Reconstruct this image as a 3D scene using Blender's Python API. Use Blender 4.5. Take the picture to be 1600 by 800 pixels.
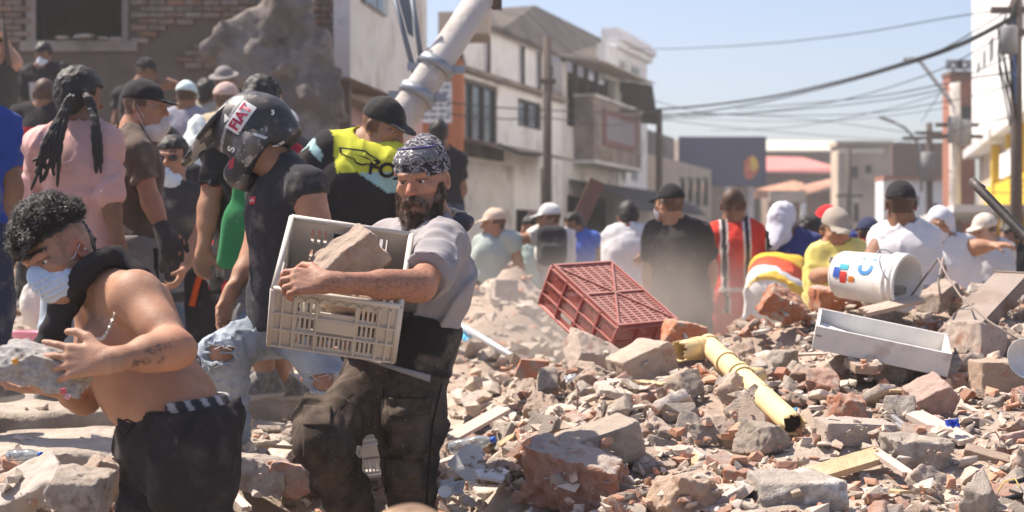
import bpy, bmesh, math, random
import numpy as np
from mathutils import Vector, Matrix
scene = bpy.context.scene
for o in list(bpy.data.objects): bpy.data.objects.remove(o)
COL = scene.collection
R = math.radians
random.seed(7); np.random.seed(7)

# ------------------------------------------------------------------ camera
CAMZ, FPX, HOR = 1.45, 2400.0, 370.0
cam = bpy.data.cameras.new('camera'); cam_ob = bpy.data.objects.new('camera', cam); COL.objects.link(cam_ob)
cam_ob.location = (0, 0, CAMZ); cam_ob.rotation_euler = (R(90), 0, 0)
cam.sensor_width = 36.0; cam.lens = FPX/1600*36.0; cam.shift_y = -(400-HOR)/1600
cam.clip_start = 0.05; cam.clip_end = 4000
cam.dof.use_dof = True; cam.dof.focus_distance = 5.0; cam.dof.aperture_fstop = 3.3
scene.camera = cam_ob

# ------------------------------------------------------------------ light
SUN = Vector((-0.50, 0.20, 0.84)).normalized()           # towards the sun
world = bpy.data.worlds.new('World'); scene.world = world; world.use_nodes = True
wn = world.node_tree.nodes; wl = world.node_tree.links
bg = wn['Background']; sky = wn.new('ShaderNodeTexSky'); sky.sky_type = 'NISHITA'; sky.sun_disc = False
sky.sun_elevation = math.asin(SUN.z); sky.sun_rotation = math.atan2(SUN.x, SUN.y)
sky.air_density = 1.0; sky.dust_density = 1.6; sky.ozone_density = 4.6
tint = wn.new('ShaderNodeMix'); tint.data_type = 'RGBA'; tint.blend_type = 'MULTIPLY'; tint.inputs['Factor'].default_value = 1; tint.inputs['B'].default_value = (1.10, .955, .93, 1)   # white balance: warms the sky colour a little
wl.new(sky.outputs[0], tint.inputs['A']); wl.new(tint.outputs['Result'], bg.inputs[0]); bg.inputs[1].default_value = 0.105
sl = bpy.data.lights.new('sun', 'SUN'); so = bpy.data.objects.new('sun', sl); COL.objects.link(so)
sl.energy = 5.0; sl.angle = R(0.55); sl.color = (1.0, 0.905, 0.79)
so.rotation_euler = SUN.to_track_quat('Z', 'Y').to_euler(); so.location = (-10, 10, 30)
vs = scene.view_settings; vs.view_transform = 'Standard'; vs.look = 'None'; vs.exposure = 0.92; vs.gamma = 1.0
scene.cycles.use_denoising = True
scene.cycles.max_bounces = 6; scene.cycles.diffuse_bounces = 3; scene.cycles.volume_bounces = 0
scene.cycles.sample_clamp_indirect = 4.0

def P(px, py, D):
    """a point of the place, measured off the photograph at a distance D along the view"""
    return Vector(((px-800)/FPX*D, D, CAMZ+(HOR-py)/FPX*D))

# ------------------------------------------------------------------ noise
def _h(ix, iy, iz, s):
    n = (ix.astype(np.uint32)*np.uint32(374761393) + iy.astype(np.uint32)*np.uint32(668265263)
         + iz.astype(np.uint32)*np.uint32(2246822519) + np.uint32((s*3266489917) & 0xffffffff))
    n = (n ^ (n >> np.uint32(13)))*np.uint32(1274126177)
    n = n ^ (n >> np.uint32(16))
    return (n & np.uint32(0xffff)).astype(np.float32)/32767.5-1.0
def vnoise(p, seed=0):
    p = np.asarray(p, np.float32); f = np.floor(p); i = f.astype(np.int64); w = p-f; w = w*w*w*(w*(w*6-15)+10)
    x, y, z = i[..., 0], i[..., 1], i[..., 2]; u, v, t = w[..., 0], w[..., 1], w[..., 2]
    def L(a, b, k): return a+(b-a)*k
    a = L(L(_h(x, y, z, seed), _h(x+1, y, z, seed), u), L(_h(x, y+1, z, seed), _h(x+1, y+1, z, seed), u), v)
    b = L(L(_h(x, y, z+1, seed), _h(x+1, y, z+1, seed), u), L(_h(x, y+1, z+1, seed), _h(x+1, y+1, z+1, seed), u), v)
    return L(a, b, t)
def fbm(p, octv=3, seed=0):
    p = np.asarray(p, np.float32); s = 0; a = 1.0
    for o in range(octv): s = s+a*vnoise(p*(2.0**o), seed+o*17); a *= 0.5
    return s

# ------------------------------------------------------------------ meshes
def raw_mesh(name, V, Fq, smooth=True, col=None):
    """V (n,3), Fq (m,k) with k = 3 or 4"""
    me = bpy.data.meshes.new(name); V = np.asarray(V, np.float32); Fq = np.asarray(Fq, np.int32)
    m, k = Fq.shape
    me.vertices.add(len(V)); me.vertices.foreach_set('co', V.ravel())
    me.loops.add(m*k); me.loops.foreach_set('vertex_index', Fq.ravel())
    me.polygons.add(m); me.polygons.foreach_set('loop_start', np.arange(0, m*k, k, dtype=np.int32))
    me.polygons.foreach_set('use_smooth', np.full(m, smooth, bool))
    me.update(calc_edges=True); me.validate()
    if col is not None: set_col(me, col)
    return me
def set_col(me, col):
    a = me.color_attributes.new('Col', 'FLOAT_COLOR', 'POINT')
    c = np.ones((len(me.vertices), 4), np.float32); c[:, :3] = col
    a.data.foreach_set('color', c.ravel())
def link(name, me, mat=None, parent=None, loc=None, kind=None):
    o = bpy.data.objects.new(name, me); COL.objects.link(o)
    if mat is not None and not me.materials: me.materials.append(mat)
    if parent is not None: o.parent = parent
    if loc is not None: o.location = loc
    if kind: o['kind'] = kind
    return o
def tag(o, label, cat, group=None):
    o['label'] = label; o['category'] = cat
    if group: o['group'] = group
    return o
def thing(name, label, cat, loc=(0, 0, 0), group=None, rot=None):
    o = bpy.data.objects.new(name, None); COL.objects.link(o); o.location = loc; o.empty_display_size = .1
    if rot is not None: o.rotation_euler = rot
    return tag(o, label, cat, group)
class MB:
    """collects simple solids and links them as one mesh"""
    def __init__(s): s.bm = bmesh.new()
    def box(s, c, size, M=None, bev=0.0):
        g = bmesh.ops.create_cube(s.bm, size=1.0); T = Matrix.Translation(Vector(c)) @ (M.to_4x4() if M else Matrix.Identity(4)) @ Matrix.Diagonal((*size, 1))
        bmesh.ops.transform(s.bm, matrix=T, verts=g['verts'])
        if bev:
            es = list({e for v in g['verts'] for e in v.link_edges}); bmesh.ops.bevel(s.bm, geom=es, offset=bev, segments=2, affect='EDGES', profile=.5)
        return s
    def tube(s, pts, r, n=8, cap=True):
        pts = [Vector(p) for p in pts]; rs = r if isinstance(r, (list, tuple)) else [r]*len(pts); rings = []; prev = None
        for i, p in enumerate(pts):
            t = (pts[min(i+1, len(pts)-1)]-pts[max(i-1, 0)]).normalized()
            a = prev-t*prev.dot(t) if prev is not None else t.orthogonal()
            if a.length < 1e-5: a = t.orthogonal()
            a.normalize(); prev = a; b = t.cross(a)
            rings.append([s.bm.verts.new(p+(a*math.cos(q)+b*math.sin(q))*rs[i]) for q in [2*math.pi*j/n for j in range(n)]])
        for A, B in zip(rings, rings[1:]):
            for j in range(n): s.bm.faces.new((A[j], A[(j+1) % n], B[(j+1) % n], B[j])).smooth = True
        if cap:
            s.bm.faces.new(rings[0][::-1]); s.bm.faces.new(rings[-1])
        return s
    def prism(s, pts, ext):
        """flat polygon pts pushed along the vector ext"""
        pts = [Vector(p) for p in pts]; ext = Vector(ext)
        A = [s.bm.verts.new(p) for p in pts]; B = [s.bm.verts.new(p+ext) for p in pts]; n = len(pts)
        s.bm.faces.new(A); s.bm.faces.new(B[::-1])
        for j in range(n): s.bm.faces.new((A[j], B[j], B[(j+1) % n], A[(j+1) % n]))
        return s
    def face(s, pts): s.bm.faces.new([s.bm.verts.new(Vector(p)) for p in pts]); return s
    def lathe(s, prof, M=None, n=32, close=False):
        M = M or Matrix.Identity(4); rings = []
        for (r, z) in prof: rings.append([s.bm.verts.new(M @ Vector((r*math.cos(q), r*math.sin(q), z))) for q in [2*math.pi*j/n for j in range(n)]])
        for A, B in zip(rings, rings[1:]):
            for j in range(n): s.bm.faces.new((A[j], A[(j+1) % n], B[(j+1) % n], B[j])).smooth = True
        return s
    def mesh(s, name, bev=0.0):
        bmesh.ops.recalc_face_normals(s.bm, faces=s.bm.faces[:])
        if bev: bmesh.ops.bevel(s.bm, geom=s.bm.edges[:], offset=bev, segments=1, affect='EDGES')
        me = bpy.data.meshes.new(name); s.bm.to_mesh(me); s.bm.free(); return me
    def build(s, name, mat, parent=None, loc=None, bev=0.0, kind=None):
        me = s.mesh(name, bev); return link(name, me, mat, parent, loc, kind)
def text_mesh(txt, size, bold=0.0, extrude=0.0):
    cu = bpy.data.curves.new('lettering', 'FONT'); cu.body = txt; cu.size = size; cu.offset = bold; cu.extrude = extrude
    cu.align_x = 'CENTER'; cu.align_y = 'CENTER'; cu.resolution_u = 3
    ob = bpy.data.objects.new('lettering', cu); COL.objects.link(ob); bpy.context.view_layer.update()
    me = bpy.data.meshes.new_from_object(ob.evaluated_get(bpy.context.evaluated_depsgraph_get()))
    bpy.data.objects.remove(ob); bpy.data.curves.remove(cu); me.name = 'lettering'
    return me
def basis(x, z):
    """rotation whose local x runs along x and whose z is nearest z"""
    x = Vector(x).normalized(); z = Vector(z); z = (z-x*z.dot(x)).normalized(); y = z.cross(x)
    return Matrix((x, y, z)).transposed()

# ------------------------------------------------------------------ implicit bodies (signed distance on a grid, meshed by surface nets)
def _axis(lo, hi, step, fines):
    out = [lo]; x = lo
    while x < hi:
        s = step
        for a, b, st in fines:
            if a <= x <= b: s = min(s, st)
        x += s; out.append(x)
    return np.array(out, np.float32)
class SDF:
    def __init__(s, lo, hi, step, fine=()):
        """fine: boxes (lo, hi, step) where the grid is closer"""
        s.ax = [_axis(lo[i], hi[i], step, [(f[0][i], f[1][i], f[2]) for f in fine]) for i in range(3)]
        s.F = np.full([len(a) for a in s.ax], 9.0, np.float32); s.step = step
    def _sl(s, lo, hi):
        r = []
        for i in range(3):
            a = max(0, int(np.searchsorted(s.ax[i], lo[i]))-1); b = min(len(s.ax[i]), int(np.searchsorted(s.ax[i], hi[i]))+1); r.append(slice(a, b))
        return tuple(r), s.ax[0][r[0]][:, None, None], s.ax[1][r[1]][None, :, None], s.ax[2][r[2]][None, None, :]
    def _op(s, sl, d, k, sub):
        A = s.F[sl]
        if sub: A = -A
        if sub:
            if k > 0:
                h = np.clip(.5+.5*(d-A)/k, 0, 1); r = d*(1-h)+A*h-k*h*(1-h)
            else: r = np.minimum(A, d)
            # sub: F = max(F, -d) = -min(-F, d)
            s.F[sl] = -r
        else:
            if k > 0:
                h = np.clip(.5+.5*(d-A)/k, 0, 1); r = d*(1-h)+A*h-k*h*(1-h)
            else: r = np.minimum(A, d)
            s.F[sl] = r
    def cone(s, a, b, ra, rb=None, k=.02, n=None, f=1.0, sub=False, cap=False, cap0=False, wr=0.0, wf=(30, 8), seed=0):
        rb = ra if rb is None else rb; a = np.array(a, np.float32); b = np.array(b, np.float32)
        m = max(ra, rb)*max(1, f)+k+.03+2*wr
        sl, X, Y, Z = s._sl(np.minimum(a, b)-m, np.maximum(a, b)+m)
        if min(s.F[sl].shape) == 0: return s
        ba = b-a; L2 = float(ba @ ba)+1e-12; L = math.sqrt(L2)
        px, py, pz = X-a[0], Y-a[1], Z-a[2]
        tu = (px*ba[0]+py*ba[1]+pz*ba[2])/L2; t = np.clip(tu, 0, 1)
        vx, vy, vz = px-t*ba[0], py-t*ba[1], pz-t*ba[2]
        q = vx*vx+vy*vy+vz*vz
        if n is not None and f != 1.0:
            n = np.array(n, np.float32); n = n/np.linalg.norm(n); dn = vx*n[0]+vy*n[1]+vz*n[2]; q = q+dn*dn*(1/f**2-1)
        d = np.sqrt(np.maximum(q, 1e-12))-(ra+(rb-ra)*t)
        if f < 1: d = d*(.5+.5*f)
        if wr:
            u = ba/L; e = np.array([0, 0, 1.]) if abs(u[2]) < .8 else np.array([1., 0, 0]); e = e-u*(e @ u); e /= np.linalg.norm(e); g = np.cross(u, e)
            p = np.stack([np.broadcast_to(tu*L*wf[0], d.shape), np.broadcast_to((px*e[0]+py*e[1]+pz*e[2])*wf[1]+tu*L*wf[0]*.45, d.shape), np.broadcast_to((px*g[0]+py*g[1]+pz*g[2])*wf[1], d.shape)], -1)
            nm = np.abs(d) < .04+wr; w = np.zeros_like(d); w[nm] = vnoise(p[nm], seed); d = d+wr*w
        if cap: d = np.maximum(d, (tu-1)*L)
        if cap0: d = np.maximum(d, -tu*L)
        s._op(sl, d, k, sub); return s
    def ell(s, c, r, k=.02, M=None, sub=False):
        c = np.array(c, np.float32); m = max(r)+k+.03; sl, X, Y, Z = s._sl(c-m, c+m)
        if min(s.F[sl].shape) == 0: return s
        px, py, pz = X-c[0], Y-c[1], Z-c[2]
        A = np.eye(3) if M is None else np.array(M).T
        q = [(px*A[i][0]+py*A[i][1]+pz*A[i][2])/r[i] for i in range(3)]
        k0 = np.sqrt(q[0]**2+q[1]**2+q[2]**2)+1e-6; k1 = np.sqrt((q[0]/r[0])**2+(q[1]/r[1])**2+(q[2]/r[2])**2)+1e-6
        s._op(sl, (k0*(k0-1)/k1).astype(np.float32), k, sub); return s
    def box(s, c, h, k=.0, M=None, rad=.0, sub=False):
        c = np.array(c, np.float32); m = float(np.linalg.norm(h))+k+.03; sl, X, Y, Z = s._sl(c-m, c+m)
        if min(s.F[sl].shape) == 0: return s
        px, py, pz = X-c[0], Y-c[1], Z-c[2]; A = np.eye(3) if M is None else np.array(M).T
        q = [np.abs(px*A[i][0]+py*A[i][1]+pz*A[i][2])-(h[i]-rad) for i in range(3)]
        o = np.sqrt(sum(np.maximum(x, 0)**2 for x in q))+np.minimum(np.maximum(np.maximum(q[0], q[1]), q[2]), 0)-rad
        s._op(sl, o.astype(np.float32), k, sub); return s
    def plane(s, o, n, k=0.0):
        """keep the side that n points away from"""
        n = np.array(n, np.float32); n /= np.linalg.norm(n)
        d = (s.ax[0][:, None, None]-o[0])*n[0]+(s.ax[1][None, :, None]-o[1])*n[1]+(s.ax[2][None, None, :]-o[2])*n[2]
        if k > 0:
            h = np.clip(.5-.5*(d-s.F)/k, 0, 1); s.F = (d+(s.F-d)*h+k*h*(1-h)).astype(np.float32)
        else: s.F = np.maximum(s.F, d)
        return s
    def rough(s, amp, freq, octv=2, seed=0, scale=(1, 1, 1)):
        m = np.abs(s.F) < amp*3+s.step*2; I = np.nonzero(m)
        p = np.stack([s.ax[0][I[0]]*scale[0], s.ax[1][I[1]]*scale[1], s.ax[2][I[2]]*scale[2]], -1)*freq
        s.F[m] += amp*fbm(p, octv, seed); return s
    def folds(s, amp, freq, seed=0, scale=(1, 1, .5), k=0.0):
        """creases of hanging cloth: sharp valleys between soft pads"""
        m = np.abs(s.F) < amp*3+s.step*2; I = np.nonzero(m); q = np.stack([s.ax[0][I[0]], s.ax[1][I[1]], s.ax[2][I[2]]], -1)
        w = fbm(q*2.6, 2, seed+40)[:, None]*.10; q = q+w; rg = np.random.default_rng(seed+3); tot = 0
        for l in range(2):   # long narrow ridges in two slanting directions
            a = rg.uniform(.35, .9)*(1 if l == 0 else -1); d = np.array((math.sin(a)*.8, math.sin(a)*.5, math.cos(a))); d /= np.linalg.norm(d); t = q @ d; p = (q-np.outer(t, d))*freq*(1+.5*l)+np.outer(t, d)*freq*.22
            r_ = np.abs(vnoise(p, seed+l*9)); gate = np.clip(fbm(q*4, 1, seed+l+20)+.35, 0, 1); tot = tot+(np.clip(.30-r_, 0, .3)/.3)**1.4*gate*(1-.35*l)
        s.F[m] -= amp*(tot-.25); return s
    def nets(s):
        F = s.F; S = F < 0; nx, ny, nz = F.shape
        c = np.zeros((nx-1, ny-1, nz-1), np.uint8)
        for dx in (0, 1):
            for dy in (0, 1):
                for dz in (0, 1): c += S[dx:nx-1+dx, dy:ny-1+dy, dz:nz-1+dz]
        act = (c > 0) & (c < 8); I, J, K = np.nonzero(act); n = len(I)
        if n == 0: return np.zeros((0, 3)), np.zeros((0, 4), int)
        idx = np.full(act.shape, -1, np.int32); idx[I, J, K] = np.arange(n)
        cn = [(0, 0, 0), (1, 0, 0), (0, 1, 0), (1, 1, 0), (0, 0, 1), (1, 0, 1), (0, 1, 1), (1, 1, 1)]
        V = [F[I+a, J+b, K+d] for a, b, d in cn]
        acc = np.zeros((n, 3), np.float32); cnt = np.zeros(n, np.float32)
        for a in range(8):
            for b in range(a+1, 8):
                df = [cn[b][i]-cn[a][i] for i in range(3)]
                if sum(map(abs, df)) != 1: continue
                m = (V[a] < 0) != (V[b] < 0); t = V[a]/(V[a]-V[b]+1e-12*(~m)); t = np.where(m, t, 0)
                for i in range(3): acc[:, i] += np.where(m, cn[a][i]+t*df[i], 0)
                cnt += m
        acc /= cnt[:, None]
        out = np.empty((n, 3), np.float32)
        for i, q in enumerate((I, J, K)): out[:, i] = s.ax[i][q]+(s.ax[i][q+1]-s.ax[i][q])*acc[:, i]
        quads = []
        for ax in range(3):
            a = [slice(None)]*3; b = [slice(None)]*3; a[ax] = slice(0, -1); b[ax] = slice(1, None)
            ch = S[tuple(a)] != S[tuple(b)]; u, v = (ax+1) % 3, (ax+2) % 3
            E = list(np.nonzero(ch)); ok = (E[u] > 0) & (E[v] > 0) & (E[u] < F.shape[u]-1) & (E[v] < F.shape[v]-1); E = [e[ok] for e in E]
            pos = S[tuple(a)][tuple(E)]
            def at(du, dv):
                G = list(E); G[u] = G[u]-du; G[v] = G[v]-dv; return idx[tuple(G)]
            q = np.stack([at(1, 1), at(0, 1), at(0, 0), at(1, 0)], -1); q[~pos] = q[~pos][:, ::-1]; quads.append(q)
        return out, np.concatenate(quads)
    def mesh(s, name, smooth_it=1, col=None):
        V, Q = s.nets()
        for _ in range(smooth_it): V = relax(V, Q, .35)
        return raw_mesh(name, V, Q, True, None if col is None else col(V))
def relax(V, Q, w):
    acc = np.zeros_like(V); cnt = np.zeros(len(V), np.float32)
    for a, b in ((0, 1), (1, 2), (2, 3), (3, 0)):
        for x, y in ((a, b), (b, a)):
            for i in range(3): acc[:, i] += np.bincount(Q[:, x], V[Q[:, y], i], len(V))
            cnt += np.bincount(Q[:, x], minlength=len(V))
    return (V*(1-w)+w*acc/np.maximum(cnt, 1)[:, None]).astype(np.float32)

# ------------------------------------------------------------------ materials
def _nt(name):
    m = bpy.data.materials.new(name); m.use_nodes = True; return m, m.node_tree.nodes, m.node_tree.links, m.node_tree.nodes['Principled BSDF']
def mat(name, c=(.5, .5, .5), rough=.8, var=.15, vs=6.0, bump=0.0, bs=60.0, dust=0.0, dustc=(.50, .41, .33), attr=False, c2=None, c2s=3.0, c2t=.55,
        metal=0.0, fold=0.0, sss=0.0, rnd=0.0, up=False, spec=.3, sheen=0.0, detail=6, trans=0.0, alpha=1.0):
    """one procedural surface: base colour (plain, or from the attribute Col), a second colour in patches, light/dark variation, settled dust, relief"""
    m, N, L, b = _nt(name); b.inputs['Roughness'].default_value = rough; b.inputs['Metallic'].default_value = metal
    b.inputs['Specular IOR Level'].default_value = spec
    tc = N.new('ShaderNodeTexCoord'); co = tc.outputs['Object']
    if attr: a = N.new('ShaderNodeAttribute'); a.attribute_name = 'Col'; cs = a.outputs['Color']
    else: rgb = N.new('ShaderNodeRGB'); rgb.outputs[0].default_value = (*c, 1); cs = rgb.outputs[0]
    def noise(sc, det=4, ro=.6):
        n = N.new('ShaderNodeTexNoise'); n.inputs['Scale'].default_value = sc; n.inputs['Detail'].default_value = det; n.inputs['Roughness'].default_value = ro; L.new(co, n.inputs['Vector']); return n.outputs['Fac']
    def ramp(x, a, bb):
        r = N.new('ShaderNodeMapRange'); r.inputs['From Min'].default_value = a; r.inputs['From Max'].default_value = bb; r.clamp = True; L.new(x, r.inputs['Value']); return r.outputs['Result']
    def mix(f, A, B):
        x = N.new('ShaderNodeMix'); x.data_type = 'RGBA'; L.new(A, x.inputs['A'])
        if isinstance(B, tuple): x.inputs['B'].default_value = (*B, 1)
        else: L.new(B, x.inputs['B'])
        if isinstance(f, float): x.inputs['Factor'].default_value = f
        else: L.new(f, x.inputs['Factor'])
        return x.outputs['Result']
    if rnd:
        oi = N.new('ShaderNodeObjectInfo'); hs = N.new('ShaderNodeHueSaturation'); L.new(cs, hs.inputs['Color'])
        r1 = N.new('ShaderNodeMapRange'); r1.inputs['To Min'].default_value = 1-rnd; r1.inputs['To Max'].default_value = 1+rnd; L.new(oi.outputs['Random'], r1.inputs['Value']); L.new(r1.outputs['Result'], hs.inputs['Value'])
        mm = N.new('ShaderNodeMath'); mm.operation = 'MULTIPLY'; mm.inputs[1].default_value = 7.31; L.new(oi.outputs['Random'], mm.inputs[0]); fr = N.new('ShaderNodeMath'); fr.operation = 'FRACT'; L.new(mm.outputs[0], fr.inputs[0])
        r2 = N.new('ShaderNodeMapRange'); r2.inputs['To Min'].default_value = 1-rnd*1.4; r2.inputs['To Max'].default_value = 1+rnd*.6; L.new(fr.outputs[0], r2.inputs['Value']); L.new(r2.outputs['Result'], hs.inputs['Saturation'])
        cs = hs.outputs['Color']
        va = N.new('ShaderNodeVectorMath'); va.operation = 'ADD'; L.new(co, va.inputs[0])
        cm = N.new('ShaderNodeCombineXYZ'); m2 = N.new('ShaderNodeMath'); m2.operation = 'MULTIPLY'; m2.inputs[1].default_value = 37.0; L.new(oi.outputs['Random'], m2.inputs[0])
        L.new(m2.outputs[0], cm.inputs[0]); L.new(m2.outputs[0], cm.inputs[1]); L.new(cm.outputs[0], va.inputs[1]); co = va.outputs[0]
    if c2: cs = mix(ramp(noise(c2s, 5), c2t-.06, c2t+.06), cs, c2)
    if var:
        hv = N.new('ShaderNodeHueSaturation'); L.new(cs, hv.inputs['Color']); r = N.new('ShaderNodeMapRange')
        r.inputs['From Min'].default_value = .25; r.inputs['From Max'].default_value = .75; r.inputs['To Min'].default_value = 1-var; r.inputs['To Max'].default_value = 1+var
        L.new(noise(vs, detail), r.inputs['Value']); L.new(r.outputs['Result'], hv.inputs['Value']); cs = hv.outputs['Color']
    if dust:
        dn = ramp(noise(vs*.7+2, 6, .65), .62-dust*.35, .80-dust*.1)
        dm = N.new('ShaderNodeMath'); dm.operation = 'MULTIPLY'; L.new(dn, dm.inputs[0]); dm.inputs[1].default_value = min(1, .35+dust*.6)
        f = dm.outputs[0]
        if up:   # settled dust lies on faces that look up
            g = N.new('ShaderNodeNewGeometry'); sx = N.new('ShaderNodeSeparateXYZ'); L.new(g.outputs['Normal'], sx.inputs[0])
            mu = N.new('ShaderNodeMath'); mu.operation = 'MAXIMUM'; t = ramp(sx.outputs['Z'], .25, .85); t2 = N.new('ShaderNodeMath'); t2.operation = 'MULTIPLY'; L.new(t, t2.inputs[0]); t2.inputs[1].default_value = dust
            L.new(t2.outputs[0], mu.inputs[0]); m3 = N.new('ShaderNodeMath'); m3.operation = 'MULTIPLY'; m3.inputs[1].default_value = .55; L.new(f, m3.inputs[0]); L.new(m3.outputs[0], mu.inputs[1]); f = mu.outputs[0]
        cs = mix(f, cs, dustc)
    L.new(cs, b.inputs['Base Color'])
    if sss: b.inputs['Subsurface Weight'].default_value = sss; b.inputs['Subsurface Radius'].default_value = (.012, .005, .003); b.inputs['Subsurface Scale'].default_value = 1.0
    if sheen: b.inputs['Sheen Weight'].default_value = sheen
    if trans: b.inputs['Transmission Weight'].default_value = trans
    if alpha < 1: b.inputs['Alpha'].default_value = alpha
    if bump:
        bp = N.new('ShaderNodeBump'); bp.inputs['Strength'].default_value = min(1, bump); bp.inputs['Distance'].default_value = .012*max(1, bump)*20/bs*3
        L.new(noise(bs, 8, .65), bp.inputs['Height']); L.new(bp.outputs[0], b.inputs['Normal'])
        if fold:   # soft creases of worn cloth
            mp = N.new('ShaderNodeMapping'); mp.inputs['Scale'].default_value = (1, 1, .55); mp.inputs['Rotation'].default_value = (.5, .4, 0); L.new(tc.outputs['Object'], mp.inputs[0])
            w = N.new('ShaderNodeTexNoise'); w.noise_type = 'RIDGED_MULTIFRACTAL'; w.inputs['Scale'].default_value = 7; w.inputs['Detail'].default_value = 3; w.inputs['Distortion'].default_value = .7; L.new(mp.outputs[0], w.inputs['Vector'])
            b2 = N.new('ShaderNodeBump'); b2.inputs['Strength'].default_value = fold; b2.inputs['Distance'].default_value = .022; L.new(w.outputs['Fac'], b2.inputs['Height']); L.new(bp.outputs[0], b2.inputs['Normal']); L.new(b2.outputs[0], b.inputs['Normal'])
    return m
# ------------------------------------------------------------------ ground and heaps
_TC = [  # px, D, py (or None), z
 # right heap
 (1200,4.3,None,.63),(1500,4.3,None,.63),(1800,4.3,None,.6),(1200,5.0,728,None),(1500,5.0,725,None),(1200,5.6,660,None),(1500,5.6,655,None),(1800,5.6,650,None),
 (1200,6.2,600,None),(1500,6.2,592,None),(1240,6.9,545,None),(1500,6.9,535,None),(1800,6.9,520,None),(1250,7.5,512,None),(1500,7.5,492,None),(1340,8.0,492,None),(1500,8.0,474,None),(1800,8.0,462,None),(1200,8.2,535,None),
 (1400,9.4,None,.55),(1600,9.4,None,.62),(1200,9.4,None,.38),(1400,11,None,.1),(1700,11,None,.12),(1100,11,None,.1),(1400,14,None,0),(1900,14,None,0),(1100,14,None,0),
 (1000,4.4,None,.6),(1000,5.0,735,None),(1000,5.6,672,None),(1000,6.2,612,None),(1000,6.8,572,None),(1000,7.4,552,None),(1060,7.2,545,None),(1000,8.2,None,.72),(1050,9.6,None,.4),(950,9.6,None,.5),(1000,12,None,.15),
 # middle
 (800,4.6,None,.58),(800,5.2,745,None),(800,5.8,695,None),(800,6.5,648,None),(800,7.5,605,None),(800,9,556,None),(800,11,488,None),(790,12.3,437,None),(840,12.4,445,None),(800,13.6,None,.5),(800,16,None,.05),
 (880,6.6,610,None),(900,8.6,None,.72),(900,11,None,.7),(900,12.4,None,.72),(720,5.6,765,None),(720,7,650,None),(720,9,565,None),(720,11,505,None),(720,12.3,455,None),(700,14,None,.4),
 (620,4.8,None,.14),(650,5.4,None,.3),(620,6,None,.48),(620,7,None,.55),(620,8.5,None,.6),(620,11,None,.8),(560,14,None,.8),
 # left
 (400,4.4,None,.12),(400,5.0,None,.3),(430,5.5,None,.48),(400,6.0,None,.54),(400,6.6,None,.57),(420,8,None,.6),(400,10,None,.65),(450,13,None,1.0),
 (250,4.1,None,.1),(120,4.0,None,.2),(100,4.6,None,.42),(250,4.8,None,.42),(-100,4.6,None,.42),(120,5.2,None,.52),(0,5.4,None,.53),(200,5.9,None,.55),(0,6.4,None,.56),(150,7.4,None,.57),(-100,7.4,None,.57),(200,9,None,.60),(0,9,None,.6),(300,8,None,.58),
 (100,11,None,.75),(300,11,None,.7),(-150,11,None,.8),(100,13.5,None,1.2),(300,13.5,None,1.1),(450,15,None,1.5),(100,16,None,1.85),(300,16,None,1.8),(-200,16,None,1.8),(450,17.5,None,1.9),(100,19,None,2.1),(300,19,None,2.1),
 (600,18,None,.7),(700,18,None,.15),(800,20,None,0),(1000,18,None,0),(1400,18,None,0),(2000,18,None,0),(600,3,None,.1),(200,3,None,.1),(1000,3,None,.45),(1500,3,None,.5),(-300,3,None,.1),(2000,4,None,.55),
]
_cx = np.array([[(a-800)/FPX*D, D] for a, D, py, z in _TC]); _cz = np.array([z if z is not None else CAMZ+(HOR-py)/FPX*D for a, D, py, z in _TC])
def _tps(a, b):
    r2 = ((a[:, None]-b[None])**2).sum(-1); return r2*np.log(r2+1e-9)*.5
_n = len(_cx); _A = np.zeros((_n+3, _n+3)); _A[:_n, :_n] = _tps(_cx, _cx)+np.eye(_n)*.02; _A[:_n, _n] = 1; _A[:_n, _n+1:_n+3] = _cx; _A[_n:, :_n] = _A[:_n, _n:].T
_w = np.linalg.solve(_A, np.concatenate([_cz, [0, 0, 0]]))
GX0, GY0, GR = -6.0, 2.4, .04; GNX, GNY = 320, 500
_gx, _gy = GX0+GR*np.arange(GNX), GY0+GR*np.arange(GNY)
_pts = np.stack(np.meshgrid(_gx, _gy, indexing='ij'), -1).reshape(-1, 2)
_Z = np.concatenate([_tps(p, _cx) @ _w[:_n]+_w[_n]+p @ _w[_n+1:] for p in np.array_split(_pts, 16)]).reshape(GNX, GNY)
_edge = np.clip(np.minimum(np.minimum((_gx-GX0)[:, None], (_gx[-1]-_gx)[:, None])/.6, (_gy[-1]-_gy)[None]/1.5), 0, 1)
_n3 = np.stack([_pts[:, 0], _pts[:, 1], _pts[:, 0]*0], -1)
_Z = np.clip(_Z, -.02, 3)+(fbm(_n3*1.7, 3, 5)*.05+fbm(_n3*6, 3, 9)*.018).reshape(GNX, GNY)
_Z = _Z+np.clip((_gy[None]-8.5)/3, 0, 1)*np.clip(_Z-.3, 0, 1)*(fbm(_n3*2.3, 3, 31)*.14).reshape(GNX, GNY)
_Z = np.where(_gy[None] > 17, np.maximum(_Z, -.02), _Z); _Z = _Z*_edge+(-.05)*(1-_edge)
TOP = _Z.copy()                                       # the height of whatever lies on top, raised as pieces are laid
def H(x, y, G=None):
    G = _Z if G is None else G
    i = min(max((x-GX0)/GR, 0), GNX-1.01); j = min(max((y-GY0)/GR, 0), GNY-1.01); a, b = int(i), int(j); u, v = i-a, j-b
    return (G[a, b]*(1-u)+G[a+1, b]*u)*(1-v)+(G[a, b+1]*(1-u)+G[a+1, b+1]*u)*v
M_earth = mat('dusty earth', (.35, .27, .21), .95, .3, 3.5, .8, 45, c2=(.42, .345, .28), c2s=1.6)
M_street = mat('asphalt', (.10, .095, .09), .9, .2, .6, .3, 40, dust=.5, dustc=(.28, .24, .2))
ii = np.arange(GNX*GNY).reshape(GNX, GNY)
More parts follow.
